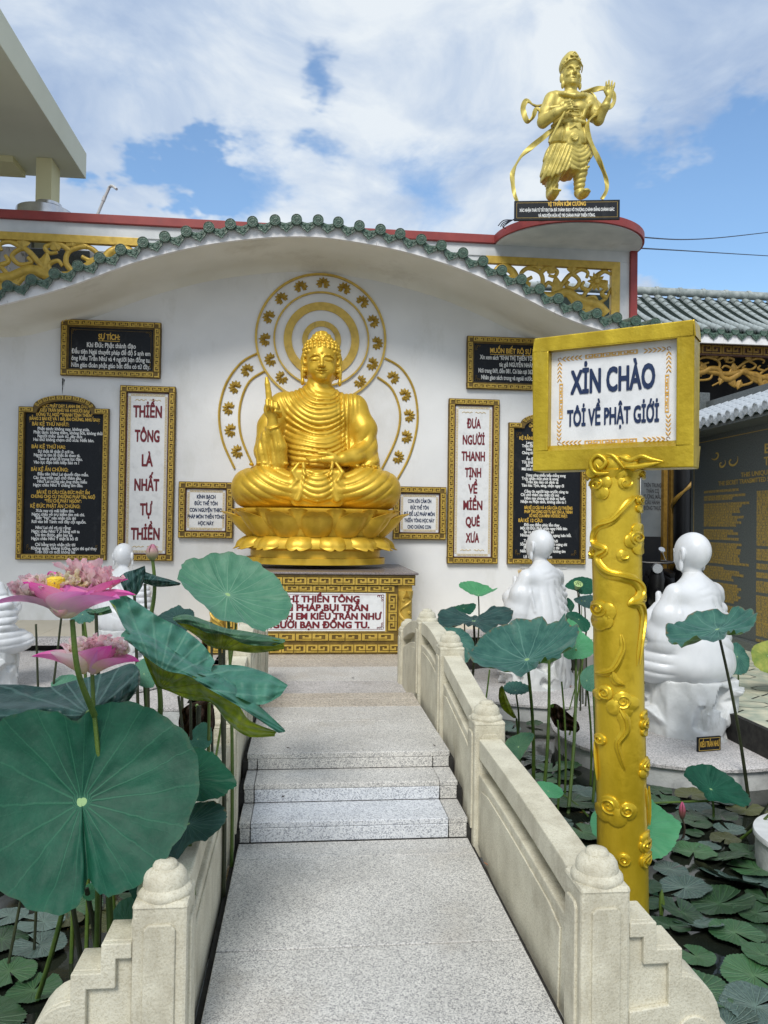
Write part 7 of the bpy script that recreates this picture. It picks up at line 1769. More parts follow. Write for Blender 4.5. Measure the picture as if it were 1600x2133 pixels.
ORD = ['first', 'second', 'third', 'fourth', 'fifth', 'sixth', 'seventh', 'eighth', 'ninth', 'tenth', 'eleventh', 'twelfth', 'thirteenth']
def order_stalks(grp, txt):
    L_ = sorted([o for o in C.objects if o.get('group') == grp], key=lambda o: o.location.x / max(o.location.y, .1))
    for i_, o_ in enumerate(L_): o_['label'] = ORD[i_] + ' from the left of the bare lotus stalks ' + txt
order_stalks('bare stalks in the left lotus clump', 'in the left clump')

# ---- right cluster
lotus('broad rippled teal leaf in front of the farther white monk', (1098, 1374, 0), [(975, 1361, 0), (989, 1343, .08), (1019, 1316, .2), (1049, 1301, .27), (1072, 1291, .3), (1121, 1289, .32), (1144, 1295, .28), (1163, 1292, .26), (1179, 1285, .24), (1186, 1300, .18), (1203, 1302, .12), (1205, 1320, .05), (1198, 1340, 0), (1192, 1352, -.08), (1170, 1358, -.1), (1170, 1368, -.15), (1150, 1376, -.18), (1136, 1370, -.18), (1124, 1376, -.2), (1119, 1391, -.25), (1091, 1403, -.3), (1059, 1402, -.28), (1027, 1393, -.22), (1002, 1385, -.16), (983, 1376, -.08)], 5.3, lm_teal, base=(1111, 1645), cup=.35, wave=.035, nw=9, ruff=.07, seed=21, srad=.013)
lotus('dark two-lobed drooping leaf above the third right-hand post', (987, 1294, 0), [(912, 1300, -.05), (915, 1272, .08), (938, 1268, .15), (962, 1273, .15), (981, 1285, .12), (996, 1282, .14), (1015, 1271, .18), (1040, 1263, .18), (1062, 1265, .12), (1069, 1281, .03), (1057, 1299, -.1), (1036, 1305, -.16), (1019, 1315, -.2), (998, 1312, -.2), (985, 1303, -.16), (964, 1301, -.16), (942, 1308, -.18), (923, 1308, -.14)], 6.6, lm_dteal, base=(980, 1440, 6.7), cup=-.1, wave=.05, nw=8, ruff=.06, seed=22, dmat=m_stemd, srad=.012)
lotus('small bright leaf on a tall stalk against the white wall, seen from below', (997, 1240, 0), [(956, 1218, .02), (967, 1211, .1), (991, 1212, .13), (1015, 1220, .12), (1027, 1227, .06), (1037, 1225, .02), (1019, 1236, -.08), (997, 1242, -.1), (981, 1237, -.08), (963, 1227, -.03)], 7.8, lm_bright, base=(990, 1380, 7.8), seed=23, dmat=m_stemd)
lotus('dark narrow leaf just above the two-lobed leaf', (966, 1268), [(938, 1269, .02), (953, 1261, .1), (972, 1258, .12), (989, 1257, .1), (991, 1265, .04), (980, 1279, -.05), (958, 1275, -.04)], 7.2, lm_dark, seed=24, dmat=m_stemd)
lotus('leaf with a pale rolled rim tucked between the rippled leaf and the golden pole', (1200, 1352, -.05), [(1182, 1289, .2), (1202, 1300, .2), (1216, 1320, .15), (1236, 1336, .08), (1240, 1352, .0), (1231, 1366, -.1), (1212, 1372, -.15), (1186, 1373, -.15), (1172, 1360, -.1), (1180, 1320, .08)], 5.6, lm_bright, base=(1183, 1700), cup=.25, seed=25, srad=.012)
lotus('leaf behind a green seed pod, left of the golden pole top of the pond', (1206, 1222), [(1177, 1222, .03), (1187, 1210, .1), (1204, 1202, .14), (1231, 1205, .12), (1240, 1222, .04), (1233, 1236, -.06), (1214, 1238, -.08), (1197, 1230, -.04)], 7.6, lm_dark, seed=26, dmat=m_stemd)
lotus('dark leaf below the seed pod near the golden pole', (1218, 1252), [(1195, 1249, .03), (1210, 1242, .08), (1235, 1240, .08), (1240, 1256, .02), (1232, 1268, -.05), (1212, 1262, -.04)], 7.4, lm_dteal, seed=27, dmat=m_stemd)
lotus('dark rounded leaf low beside the back of the farther monk', (1206, 1290), [(1180, 1278, .04), (1198, 1274, .08), (1218, 1286, .06), (1230, 1300, .0), (1222, 1316, -.06), (1200, 1312, -.05), (1182, 1298, 0)], 7.2, lm_dark, seed=28, dmat=m_stemd)
lotus('small leaf edge over the farther monk shoulder', (1190, 1262), [(1181, 1246, .02), (1190, 1250, .02), (1197, 1262, 0), (1190, 1274, -.02), (1182, 1268, 0)], 8.6, lm_dark, seed=29, dmat=m_stemd)
lotus('leaf hanging behind the third right-hand post', (950, 1330), [(915, 1312, .08), (942, 1306, .1), (972, 1316, .08), (988, 1342, .0), (984, 1364, -.08), (966, 1384, -.12), (940, 1370, -.05), (925, 1340, .02)], 6.3, lm_teal, seed=30, wave=.04)
lotus('tiny cup-shaped leaf with pale ribs on the water below the rippled leaf', (1074, 1438, 0), [(1048, 1433, .0), (1057, 1422, .08), (1076, 1419, .1), (1097, 1426, .07), (1106, 1436, .0), (1092, 1445, -.07), (1070, 1447, -.09), (1055, 1442, -.05)], 6.0, lm_teal, base=(1078, 1545), cup=.3, ruff=.12, seed=31)
patch_leaf('curled upright yellowish leaf beside the second right-hand post', [dict(rows=[[(1040, 1434), (1039, 1456), (1048, 1478), (1070, 1496)], [(1046, 1428, -.02), (1050, 1452, -.03), (1060, 1472, -.03), (1074, 1496, 0)], [(1050, 1436), (1058, 1456, .02), (1066, 1474, .02), (1077, 1497)]], stempx=(1076, 1500), rscale=80)], 5.6, lm_old, (1076, 1497))
lotus('tilted leaf with a yellow underside low between the stems', (1080, 1556), [(1050, 1550, .02), (1072, 1531, .1), (1104, 1525, .1), (1112, 1536, .04), (1094, 1566, -.06), (1077, 1588, -.1), (1060, 1572, -.05)], 5.0, lm_old, seed=32)
lotus('small bright blue-green leaf touching the handrail', (1142, 1648), [(1113, 1636, .02), (1128, 1627, .07), (1160, 1635, .05), (1174, 1652, 0), (1160, 1663, -.05), (1130, 1656, -.04)], 4.6, lm_bright, seed=33)
lotus('leaf half hidden by the golden pole, over the nearer pedestal rim', (1222, 1418), [(1208, 1410, .02), (1219, 1392, .06), (1240, 1386, .06), (1250, 1420, 0), (1240, 1440, -.04), (1216, 1434, -.03)], 5.4, lm_mid, seed=34, base=(1230, 1640))
lotus('wide ruffled leaf with ragged brown edge in front of the nearer white monk', (1495, 1310, .02), [(1386, 1307, 0), (1405, 1300, .08), (1426, 1286, .16), (1459, 1274, .24), (1500, 1273, .25), (1518, 1276, .22), (1528, 1267, .25), (1548, 1264, .24), (1568, 1271, .16), (1577, 1287, .06), (1568, 1302, -.04), (1557, 1318, -.12), (1540, 1321, -.16), (1528, 1311, -.14), (1518, 1320, -.2), (1505, 1331, -.25), (1475, 1334, -.26), (1449, 1330, -.22), (1431, 1334, -.2), (1415, 1345, -.2), (1396, 1341, -.14), (1390, 1325, -.06)], 5.2, lm_teal, base=(1559, 1662), cup=.32, wave=.045, nw=8, ruff=.07, seed=35, srad=.012, dmat=m_stemd)
lotus('dark leaf with a brown torn tip leaning on the nearer pedestal side', (1481, 1644, 0), [(1425, 1612, 0), (1433, 1598, .06), (1456, 1592, .1), (1480, 1594, .12), (1501, 1604, .12), (1526, 1622, .08), (1551, 1645, .04), (1563, 1670, -.02), (1550, 1680, -.06), (1521, 1674, -.1), (1476, 1666, -.12), (1462, 1650, -.1), (1442, 1632, -.06), (1430, 1622, -.03)], 4.9, lm_dark, cup=.25, ruff=.05, seed=36)
lotus('bright green round leaf behind the foot of the golden pole', (1316, 1722, 0), [(1232, 1726, 0), (1234, 1696, .08), (1268, 1668, .14), (1310, 1656, .17), (1350, 1660, .16), (1374, 1680, .13), (1396, 1698, .1), (1418, 1712, .05), (1414, 1740, -.02), (1405, 1762, -.08), (1390, 1780, -.12), (1372, 1788, -.14), (1340, 1786, -.15), (1290, 1778, -.14), (1250, 1756, -.08)], 4.35, lm_bright, cup=.1, wave=.02, ruff=.03, seed=37)
lotus('mottled green leaf at the right edge of the nearer monk robe', (1536, 1368), [(1512, 1350, .05), (1530, 1338, .1), (1545, 1345, .08), (1556, 1362, .04), (1562, 1378, 0), (1556, 1400, -.06), (1538, 1406, -.08), (1516, 1396, -.05)], 6.9, lm_teal, seed=38)
lotus('yellowing leaf cut off by the right edge', (1600, 1366), [(1567, 1350, .04), (1580, 1340, .08), (1610, 1334, .1), (1645, 1350, .05), (1650, 1385, -.04), (1610, 1402, -.1), (1580, 1394, -.08), (1566, 1372, -.02)], 6.9, lm_yellow, seed=39)
# seed pod
t_ = empty('seed_pod', tuple(at(1205, 1300, 7.5)), 'flat green lotus seed pod on a stalk left of the golden pole', 'lotus seed pod', LG)
pc = at(1205, 1216, 7.5); mb = MB(); mb.lathe([(0, -.09), (.02, -.07), (.042, -.01), (.046, 0), (.040, .004), (0, .004)], (0, 0, 0), 18)
me = mb.mesh('pod', lm_yellow if False else M('pod_green', (.30, .45, .16), (.38, .52, .2), 20, .5), smooth=True); add('pod', me, t_, pc, (R(-50 + 90), 0, 0))
mb = MB()
for q in range(13):
    a = q * 2.4; r0 = .034 * math.sqrt(q / 13); mb.lathe([(0, .009), (.004, .008), (.005, .004)], (r0 * math.cos(a), r0 * math.sin(a), 0), 6)
add('seed', mb.mesh('seed', m_stemd), t_, pc, (R(40), 0, 0))
stemobj(pc + Vector((0, .03, -.05)), Vector((pc.x + .06, pc.y, WZ - .05)), t_, .007, mat=m_stemd)
lab_ = {0: 'bare lotus stalk rising from the pond beside the right balustrade'}
for (xa, ya, xb, yb, Y, r_) in ((1144, 1375, 1127, 1700, 5.1, .012), (1020, 1395, 1008, 1460, 6.2, .008), (1215, 1370, 1209, 1400, 6.4, .008), (1162, 1500, 1158, 1690, 4.9, .008), (1225, 1300, 1218, 1330, 7.3, .006), (1212, 1250, 1208, 1320, 7.4, .005), (1236, 1440, 1234, 1600, 5.2, .010), (1170, 1420, 1174, 1600, 5.4, .008)):
    a_ = at(xa, ya, Y); b_ = at(xb, yb, Y); d_ = b_ - a_; tt = (WZ - .05 - a_.z) / d_.z
    t_ = empty('lotus_stalk', tuple(a_ + d_ * tt), lab_[0], 'lotus stalk', 'bare stalks by the right balustrade'); stemobj(a_, a_ + d_ * tt, t_, r_, mat=m_stem)
order_stalks('bare stalks by the right balustrade', 'beside the right balustrade')
for (p0, p1, rad, lab, mt) in ((at(1352, 1673, 4.9), at(1478, 1668, 4.95), .008, 'thin green stalk lying flat on the water toward the dark leaf', m_stem), (atz(1145, 1640, -.3), atz(1225, 1700, -.33), .006, 'thin green stalk lying on the water left of the golden pole', m_stem), (at(1620, 1640, 4.3), atz(1548, 1735, WZ), .009, 'brown bent stalk rising from the water at the right edge', m_stemd), (at(1640, 1650, 4.2), atz(1540, 1750, WZ), .008, 'greenish bent stalk leaning at the right edge', m_stem)):
    t_ = empty('lotus_stalk', tuple(p1), lab, 'lotus stalk'); stemobj(p0, p1, t_, rad, mat=mt, bend=(.03, 0))
patch_leaf('black withered leaf hanging between two stalks over the dark water', [dict(rows=[[(1142, 1470), (1158, 1466), (1180, 1482), (1205, 1505)], [(1146, 1492, .03), (1164, 1490), (1182, 1504, -.03), (1208, 1518)], [(1156, 1512), (1170, 1522, .03), (1186, 1522), (1202, 1526)]], stempx=(1150, 1470), rscale=90, wob=.03)], 5.5, lm_brown, (1160, 1476), dmat=m_stemd)
# young spear leaf and pink bud
def bud(px, py, Y, h, w, base, label, c_top, c_bot, mat_s, tall=.0):
    c = at(px, py, Y); t_ = empty('flower_bud', (c.x, c.y, WZ), label, 'flower bud')
    for k in range(5):
        mb = MB(); P = []
        for i in range(7):
            u = -1 + i / 3; row = []
            for j in range(9):
                v = j / 8; rr_ = w * (math.sin(math.pi * (v * .86 + .10)) ** .8) * (1 + .05 * k); a = k * 2 * math.pi / 5 + u * .75 * (1 - .5 * v); row.append((c.x + rr_ * math.cos(a), c.y + rr_ * math.sin(a), c.z - h / 2 + h * v))
            P.append(row)
        mb.grid(P); V = mb.v; me = uvmesh('bud_petal', V, mb.f, [(0, (v[2] - c.z + h / 2) / h) for v in V], c_top); add('bud_petal', me, t_)
    b = atz(base[0], base[1], WZ - .02) if len(base) == 2 else at(*base); stemobj(c - Vector((0, 0, h * .45)), b, t_, w * .28 + .002, mat=mat_s)
def petmat(name, base, mid, tip, tl=.4):
    m, t, b = newmat(name); uv = nd(t, 'ShaderNodeUVMap'); sp = nd(t, 'ShaderNodeSeparateXYZ'); t.links.new(uv.outputs[0], sp.inputs[0])
    r = nd(t, 'ShaderNodeValToRGB'); el = r.color_ramp.elements; el[0].color = c4(base); el[0].position = .05; el[1].color = c4(tip); el[1].position = .95; x = el.new(.5); x.color = c4(mid)
    n = nd(t, 'ShaderNodeTexNoise'); n.inputs['Scale'].default_value = 1; n.inputs['Detail'].default_value = 4
    mp = nd(t, 'ShaderNodeMapping'); mp.inputs['Scale'].default_value = (40, 3, 1); t.links.new(uv.outputs[0], mp.inputs[0]); t.links.new(mp.outputs[0], n.inputs['Vector'])
    ad = nd(t, 'ShaderNodeMath', operation='MULTIPLY_ADD'); t.links.new(n.outputs['Fac'], ad.inputs[0]); ad.inputs[1].default_value = .5; t.links.new(sp.outputs[1], ad.inputs[2])
    su = nd(t, 'ShaderNodeMath', operation='SUBTRACT'); t.links.new(ad.outputs[0], su.inputs[0]); su.inputs[1].default_value = .25; t.links.new(su.outputs[0], r.inputs[0])
    t.links.new(r.outputs[0], b.inputs['Base Color']); b.inputs['Roughness'].default_value = .45
    tr = nd(t, 'ShaderNodeBsdfTranslucent'); t.links.new(r.outputs[0], tr.inputs[0]); ms = nd(t, 'ShaderNodeMixShader'); ms.inputs[0].default_value = tl
    t.links.new(b.outputs[0], ms.inputs[1]); t.links.new(tr.outputs[0], ms.inputs[2]); t.links.new(ms.outputs[0], t.nodes['Material Output'].inputs[0]); return m
pm_big = petmat('outer_petal_pink', (.84, .70, .42), (.86, .36, .58), (.80, .08, .42)); pm_big2 = petmat('outer_petal_lilac', (.84, .66, .62), (.82, .46, .68), (.76, .20, .55))
pm_in = petmat('inner_petal_pink', (.90, .82, .70), (.95, .78, .78), (.95, .60, .67), .65); pm_pale = petmat('inner_petal_pale', (.90, .84, .60), (.95, .88, .80), (.95, .76, .78), .65); pm_yel = petmat('centre_petal_yellow', (.90, .76, .25), (.92, .84, .45), (.93, .86, .66), .6)
pm_bud = petmat('bud_petal_mat', (.30, .36, .16), (.50, .38, .30), (.62, .22, .34))
m_yc = M('flower_centre_yellow', (.78, .50, .02), (.85, .62, .05), 60, .6, bump=.6, bscale=200)
bud(318, 1150, 4.2, .085, .031, (310, 1300, 4.2), 'closed pinkish-green lotus bud on a thin upright stalk in front of the tall plaque', pm_bud, None, m_stem)
bud(1421, 1688, 4.5, .105, .018, (1418, 1756), 'slim pink water-lily bud standing above the pads right of the golden pole', petmat('lily_bud_mat', (.10, .07, .05), (.30, .10, .10), (.75, .15, .32)), None, M('reddish_stalk', (.10, .06, .05), (.14, .09, .07), 9, .5))
def petal3(c, az, el, L, Wd, cup, mat, root, name='petal', curl=.2, rb=.01, twist=0, nu=9, nv=11, tip=.5, fr=0, seed=0):
    az, el = R(az), R(el); out_ = Vector((math.cos(az), math.sin(az), 0)); sd_ = Vector((-math.sin(az), math.cos(az), 0)); V = []; UV = []
    rr_ = random.Random(seed)
    for i in range(nu):
        u = -1 + 2 * i / (nu - 1)
        for j in range(nv):
            v = j / (nv - 1); e = el - curl * (v - .25) * 2.0
            prof = (math.sin(math.pi * min(1, (v ** .75) * .93 + .06))) ** .75 if v < 1 else 0.02
            w = Wd * max(.04, prof) * (1 - tip * .25 * v ** 3)
            r0 = rb + L * v * math.cos(e * (1 - .0)); z = L * v * math.sin(e) 
            up = Vector((-math.sin(e) * out_.x, -math.sin(e) * out_.y, math.cos(e)))
            p = Vector(c) + out_ * r0 + Vector((0, 0, z)) + sd_ * (u * w) + up * (cup * (u * u) * w * 1.3) + up * (fr * math.sin(v * 17 + u * 6 + seed) * v)
            V.append(tuple(p)); UV.append((u * .5 + .5, v))
    Fc = []
    for i in range(nu - 1):
        for j in range(nv - 1): a = i * nv + j; Fc.append((a, a + nv, a + nv + 1, a + 1))
    return add(name, uvmesh(name, V, Fc, UV, mat), root)
def frills(c, n, r0, r1, L, Wd, root, seed, ax=(0, 0), zofs=.0, mats=None):
    rr_ = random.Random(seed); V, Fc, UV = [], [], []
    for k in range(n):
        a = rr_.uniform(0, 6.283); r_ = r0 + (r1 - r0) * math.sqrt(rr_.random()); b = Vector(c) + Vector((ax[0] + r_ * math.cos(a), ax[1] + .022 + .55 * r_ * math.sin(a), zofs + rr_.uniform(-.01, .012)))
        el = R(rr_.uniform(35, 88)); az = a + rr_.uniform(-.9, .9); l = L * rr_.uniform(.6, 1.15); w = Wd * rr_.uniform(.6, 1.3); tw = rr_.uniform(-.7, .7)
        o_ = Vector((math.cos(az) * math.cos(el), math.sin(az) * math.cos(el), math.sin(el))); s_ = Vector((-math.sin(az + tw), math.cos(az + tw), rr_.uniform(-.4, .4))).normalized(); up = o_.cross(s_).normalized()
        k0 = len(V)
        for i in range(5):
            u = -1 + i / 2
            for j in range(6):
                v = j / 5; ww = w * (.25 + .9 * math.sin(math.pi * min(.93, v * .8 + .12)))
                V.append(tuple(b + o_ * l * v + s_ * u * ww + up * (u * u * ww * .7 + .006 * math.sin(v * 9 + u * 5 + k) + .010 * v * v * math.sin(k * 1.7)))); UV.append((u * .5 + .5, v))
        for i in range(4):
            for j in range(5): q = k0 + i * 6 + j; Fc.append((q, q + 6, q + 7, q + 1))
    return add('inner_petals', uvmesh('inner_petals', V, Fc, UV, mats), root)
f1 = at(140, 1288, 2.42)
fl = empty('lotus_flower', (f1.x, f1.y, WZ), 'large fully open pink lotus with a frilly pale centre and yellow heart, upper of two', 'lotus flower', 'pink lotus flowers')
for q, (az, el, L, Wd, cup, mt, cu) in enumerate(((180, 34, .225, .050, .45, pm_big2, .30), (205, 40, .160, .075, .6, pm_big, -.05), (238, 50, .115, .085, .6, pm_big, -.25), (272, 56, .10, .07, .6, pm_in, -.2), (285, 50, .11, .085, .6, pm_big2, -.25), (312, 38, .140, .075, .5, pm_big2, .0), (338, 30, .185, .068, .45, pm_big2, .10), (358, 36, .205, .060, .45, pm_big, .18), (18, 48, .20, .055, .5, pm_big, .15), (48, 58, .17, .06, .5, pm_big2, .1), (92, 60, .16, .06, .5, pm_big, .1), (135, 62, .17, .06, .5, pm_big, .1), (158, 50, .17, .055, .5, pm_big2, .2), (258, 22, .09, .065, .5, pm_pale, -.9), (300, 24, .09, .06, .5, pm_pale, -.8), (222, 22, .10, .06, .5, pm_big, -.8))):
    petal3(f1, az, el, L, Wd, cup, mt, fl, curl=cu, seed=q)
frills(f1, 55, .0, .075, .050, .019, fl, 1, (-.075, -.01), .070, pm_in); frills(f1, 45, .0, .055, .055, .018, fl, 2, (.065, .02), .095, pm_in); frills(f1, 40, .0, .075, .050, .019, fl, 3, (-.055, -.02), .075, pm_pale); frills(f1, 90, .0, .05, .050, .009, fl, 4, (-.02, -.02), .080, pm_yel); frills(f1, 25, .0, .04, .055, .017, fl, 14, (.03, .03), .120, pm_in)
mb = MB(); mb.lathe([(0, .140), (.014, .140), (.026, .135), (.027, .122), (.010, .07)], (f1.x - .026, f1.y - .03, f1.z - .012), 16); mb.obj('seed_head', m_yc, fl, smooth=True)
stemobj(f1 + Vector((.015, 0, -.005)), at(197, 1490, 2.60), fl, .0095, mid=at(163, 1400, 2.46))
stemobj(at(197, 1490, 2.60), Vector((at(197, 1490, 2.6).x + .05, 2.75, WZ - .05)), fl, .0095)
f2 = at(186, 1404, 2.72)
fl = empty('lotus_flower', (f2.x, f2.y, WZ), 'smaller half-open pink lotus resting on the dark cupped leaf, lower of two', 'lotus flower', 'pink lotus flowers')
for q, (az, el, L, Wd, cup, mt, cu) in enumerate(((186, 34, .175, .058, .5, pm_big, .15), (210, 30, .135, .062, .6, pm_pale, -.1), (240, 30, .10, .055, .7, pm_pale, -.3), (165, 50, .13, .050, .6, pm_pale, .0), (352, 30, .155, .055, .5, pm_big, .15), (322, 42, .125, .068, .7, pm_big, -.15), (295, 38, .105, .060, .8, pm_big2, -.25), (20, 48, .14, .050, .6, pm_big, .05), (70, 68, .11, .04, .6, pm_big2, 0), (262, 66, .09, .036, .6, pm_big2, 0), (110, 62, .12, .05, .6, pm_pale, 0))):
    petal3(f2 + Vector((-.012 if 120 < az < 260 else .014, 0, 0)), az, el, L, Wd, cup, mt, fl, curl=cu, seed=q + 30)
frills(f2, 32, .0, .035, .042, .015, fl, 5, (-.05, .02), .065, pm_pale); frills(f2, 45, .0, .04, .042, .015, fl, 6, (.03, .02), .075, pm_in); frills(f2, 45, .0, .038, .040, .016, fl, 7, (.085, .0), .070, pm_pale)
stemobj(f2 + Vector((.01, 0, 0)), Vector((f2.x + .02, f2.y + .05, WZ - .05)), fl, .0085)
# spear-shaped young leaf and dry curl
t_ = empty('young_leaf', tuple(atz(1376, 1885, WZ)), 'narrow rolled young leaf spearing up beside the near right post', 'young leaf', None)
c = atz(1376, 1905, WZ); mb = MB(); tp = at(1379, 1852, c.y); mb.tube([c, c.lerp(tp, .4), c.lerp(tp, .8), tp], [.006, .013, .011, .001], 8); mb.tube([c + Vector((.006, -.008, 0)), c.lerp(tp, .5) + Vector((.008, -.01, 0)), tp + Vector((0, -.004, -.01))], [.004, .007, .001], 6); mb.obj('rolled_blade', m_stem, t_, smooth=True)

# ================================================================= WATER-LILY PADS
def padmat(name, a, b_, vein, rough, sheen=.1):
    m, t, bs = newmat(name)
    uv = nd(t, 'ShaderNodeUVMap'); sp = nd(t, 'ShaderNodeSeparateXYZ'); t.links.new(uv.outputs[0], sp.inputs[0]); co = nd(t, 'ShaderNodeTexCoord')
    n = nd(t, 'ShaderNodeTexNoise'); n.inputs['Scale'].default_value = 11; n.inputs['Detail'].default_value = 7; t.links.new(co.outputs['Object'], n.inputs['Vector'])
    oi = nd(t, 'ShaderNodeObjectInfo'); ad = nd(t, 'ShaderNodeMath', operation='MULTIPLY_ADD'); t.links.new(oi.outputs['Random'], ad.inputs[0]); ad.inputs[1].default_value = .45; t.links.new(n.outputs['Fac'], ad.inputs[2])
    r = nd(t, 'ShaderNodeValToRGB'); el = r.color_ramp.elements; el[0].position = .42; el[0].color = c4(a); el[1].position = .92; el[1].color = c4(b_); t.links.new(ad.outputs[0], r.inputs[0])
    w1 = nd(t, 'ShaderNodeMath', operation='MULTIPLY'); t.links.new(sp.outputs[0], w1.inputs[0]); w1.inputs[1].default_value = 24
    fr_ = nd(t, 'ShaderNodeMath', operation='PINGPONG'); t.links.new(w1.outputs[0], fr_.inputs[0]); fr_.inputs[1].default_value = .5
    ds = nd(t, 'ShaderNodeMath', operation='MULTIPLY'); t.links.new(fr_.outputs[0], ds.inputs[0]); t.links.new(sp.outputs[1], ds.inputs[1])
    mr = nd(t, 'ShaderNodeMapRange'); t.links.new(ds.outputs[0], mr.inputs[0]); mr.inputs[1].default_value = .02; mr.inputs[2].default_value = .10; mr.inputs[3].default_value = .75; mr.inputs[4].default_value = 0
    mv = nd(t, 'ShaderNodeMix', data_type='RGBA'); t.links.new(mr.outputs[0], mv.inputs[0]); t.links.new(r.outputs[0], mv.inputs['A']); mv.inputs['B'].default_value = c4(vein)
    t.links.new(mv.outputs['Result'], bs.inputs['Base Color']); bs.inputs['Roughness'].default_value = rough; bs.inputs['Coat Weight'].default_value = .45; bs.inputs['Coat Roughness'].default_value = .3
    n2 = nd(t, 'ShaderNodeTexNoise'); n2.inputs['Scale'].default_value = 50; n2.inputs['Detail'].default_value = 4; t.links.new(co.outputs['Object'], n2.inputs['Vector'])
    hh_ = nd(t, 'ShaderNodeMath', operation='MULTIPLY_ADD'); t.links.new(mr.outputs[0], hh_.inputs[0]); hh_.inputs[1].default_value = -1.2; t.links.new(n2.outputs['Fac'], hh_.inputs[2])
    bp = nd(t, 'ShaderNodeBump'); bp.inputs['Strength'].default_value = .8; bp.inputs['Distance'].default_value = .006; t.links.new(hh_.outputs[0], bp.inputs['Height']); t.links.new(bp.outputs[0], bs.inputs['Normal']); return m
pmA = padmat('lily_pad_dark', (.010, .034, .014), (.030, .085, .030), (.055, .13, .05), .36)
pmB = padmat('lily_pad_green', (.022, .085, .028), (.050, .150, .050), (.10, .21, .08), .38)
pmC = padmat('lily_pad_sky_sheen', (.040, .080, .065), (.12, .19, .165), (.16, .25, .20), .27)  # silvery sky reflection on the pads, put into the leaf colour
pmD = padmat('lily_pad_olive', (.045, .05, .016), (.10, .11, .03), (.12, .14, .05), .42)
def pad_mesh(seed, mat, lift):
    r_ = np.random.RandomState(seed); na, nr = 92, 9; V = []; UV = []; ph = r_.uniform(0, 6, 6); nt = r_.uniform(.10, .22)
    for j in range(nr):
        q = j / (nr - 1)
        for i in range(na):
            a = nt + (2 * math.pi - 2 * nt) * i / (na - 1)
            R0 = 1 + .035 * math.sin(3 * a + ph[0]) + .03 * math.sin(5 * a + ph[1])
            if j == nr - 1: R0 += .035 if i % 2 else -.010
            if j == nr - 1 and (i < 3 or i > na - 4): R0 *= .95
            rr_ = R0 * q * (1 + .08 * math.cos(a))
            z = lift * q ** 2.2 * (.5 + .5 * math.sin(a + ph[2])) + .025 * q * math.sin(4 * a + ph[3]) + .018 * q * math.sin(9 * a + ph[4] + 3 * q) + .012 * (abs(math.sin(12 * a * .96)) - .5) * q * (1.2 - q) + .02
            V.append((rr_ * math.cos(a), rr_ * math.sin(a), z)); UV.append((i / (na - 1), q))
    Fc = []
    for j in range(nr - 1):
        for i in range(na - 1): a = j * na + i; Fc.append((a, a + na, a + na + 1, a + 1))
    return uvmesh('lily_pad', V, Fc, UV, mat)
PM = {k: [pad_mesh(s, m, l) for s, l in ((1 + 7 * i, .05), (2 + 7 * i, .12), (3 + 7 * i, .24), (4 + 7 * i, .36))] for i, (k, m) in enumerate((('A', pmA), ('B', pmB), ('C', pmC), ('D', pmD)))}
pr = random.Random(11); pads = []
NAMEK = {'A': 'dark', 'B': 'mid green', 'C': 'silvery', 'D': 'olive brown'}
def pad(x, y, r_, k, v, z=None, rz=None, tilt=(0, 0), label=None, grp=None):
    o = bpy.data.objects.new('lily_pad', PM[k][v]); C.objects.link(o)
    o.location = (x, y, WZ + (.004 + .02 * pr.random() if z is None else z)); o.rotation_euler = (R(tilt[0]), R(tilt[1]), pr.uniform(0, 6.28) if rz is None else rz); o.scale = (r_, r_, r_)
    tag(o, label, 'lily pad', grp); pads.append((x, y, r_)); return o
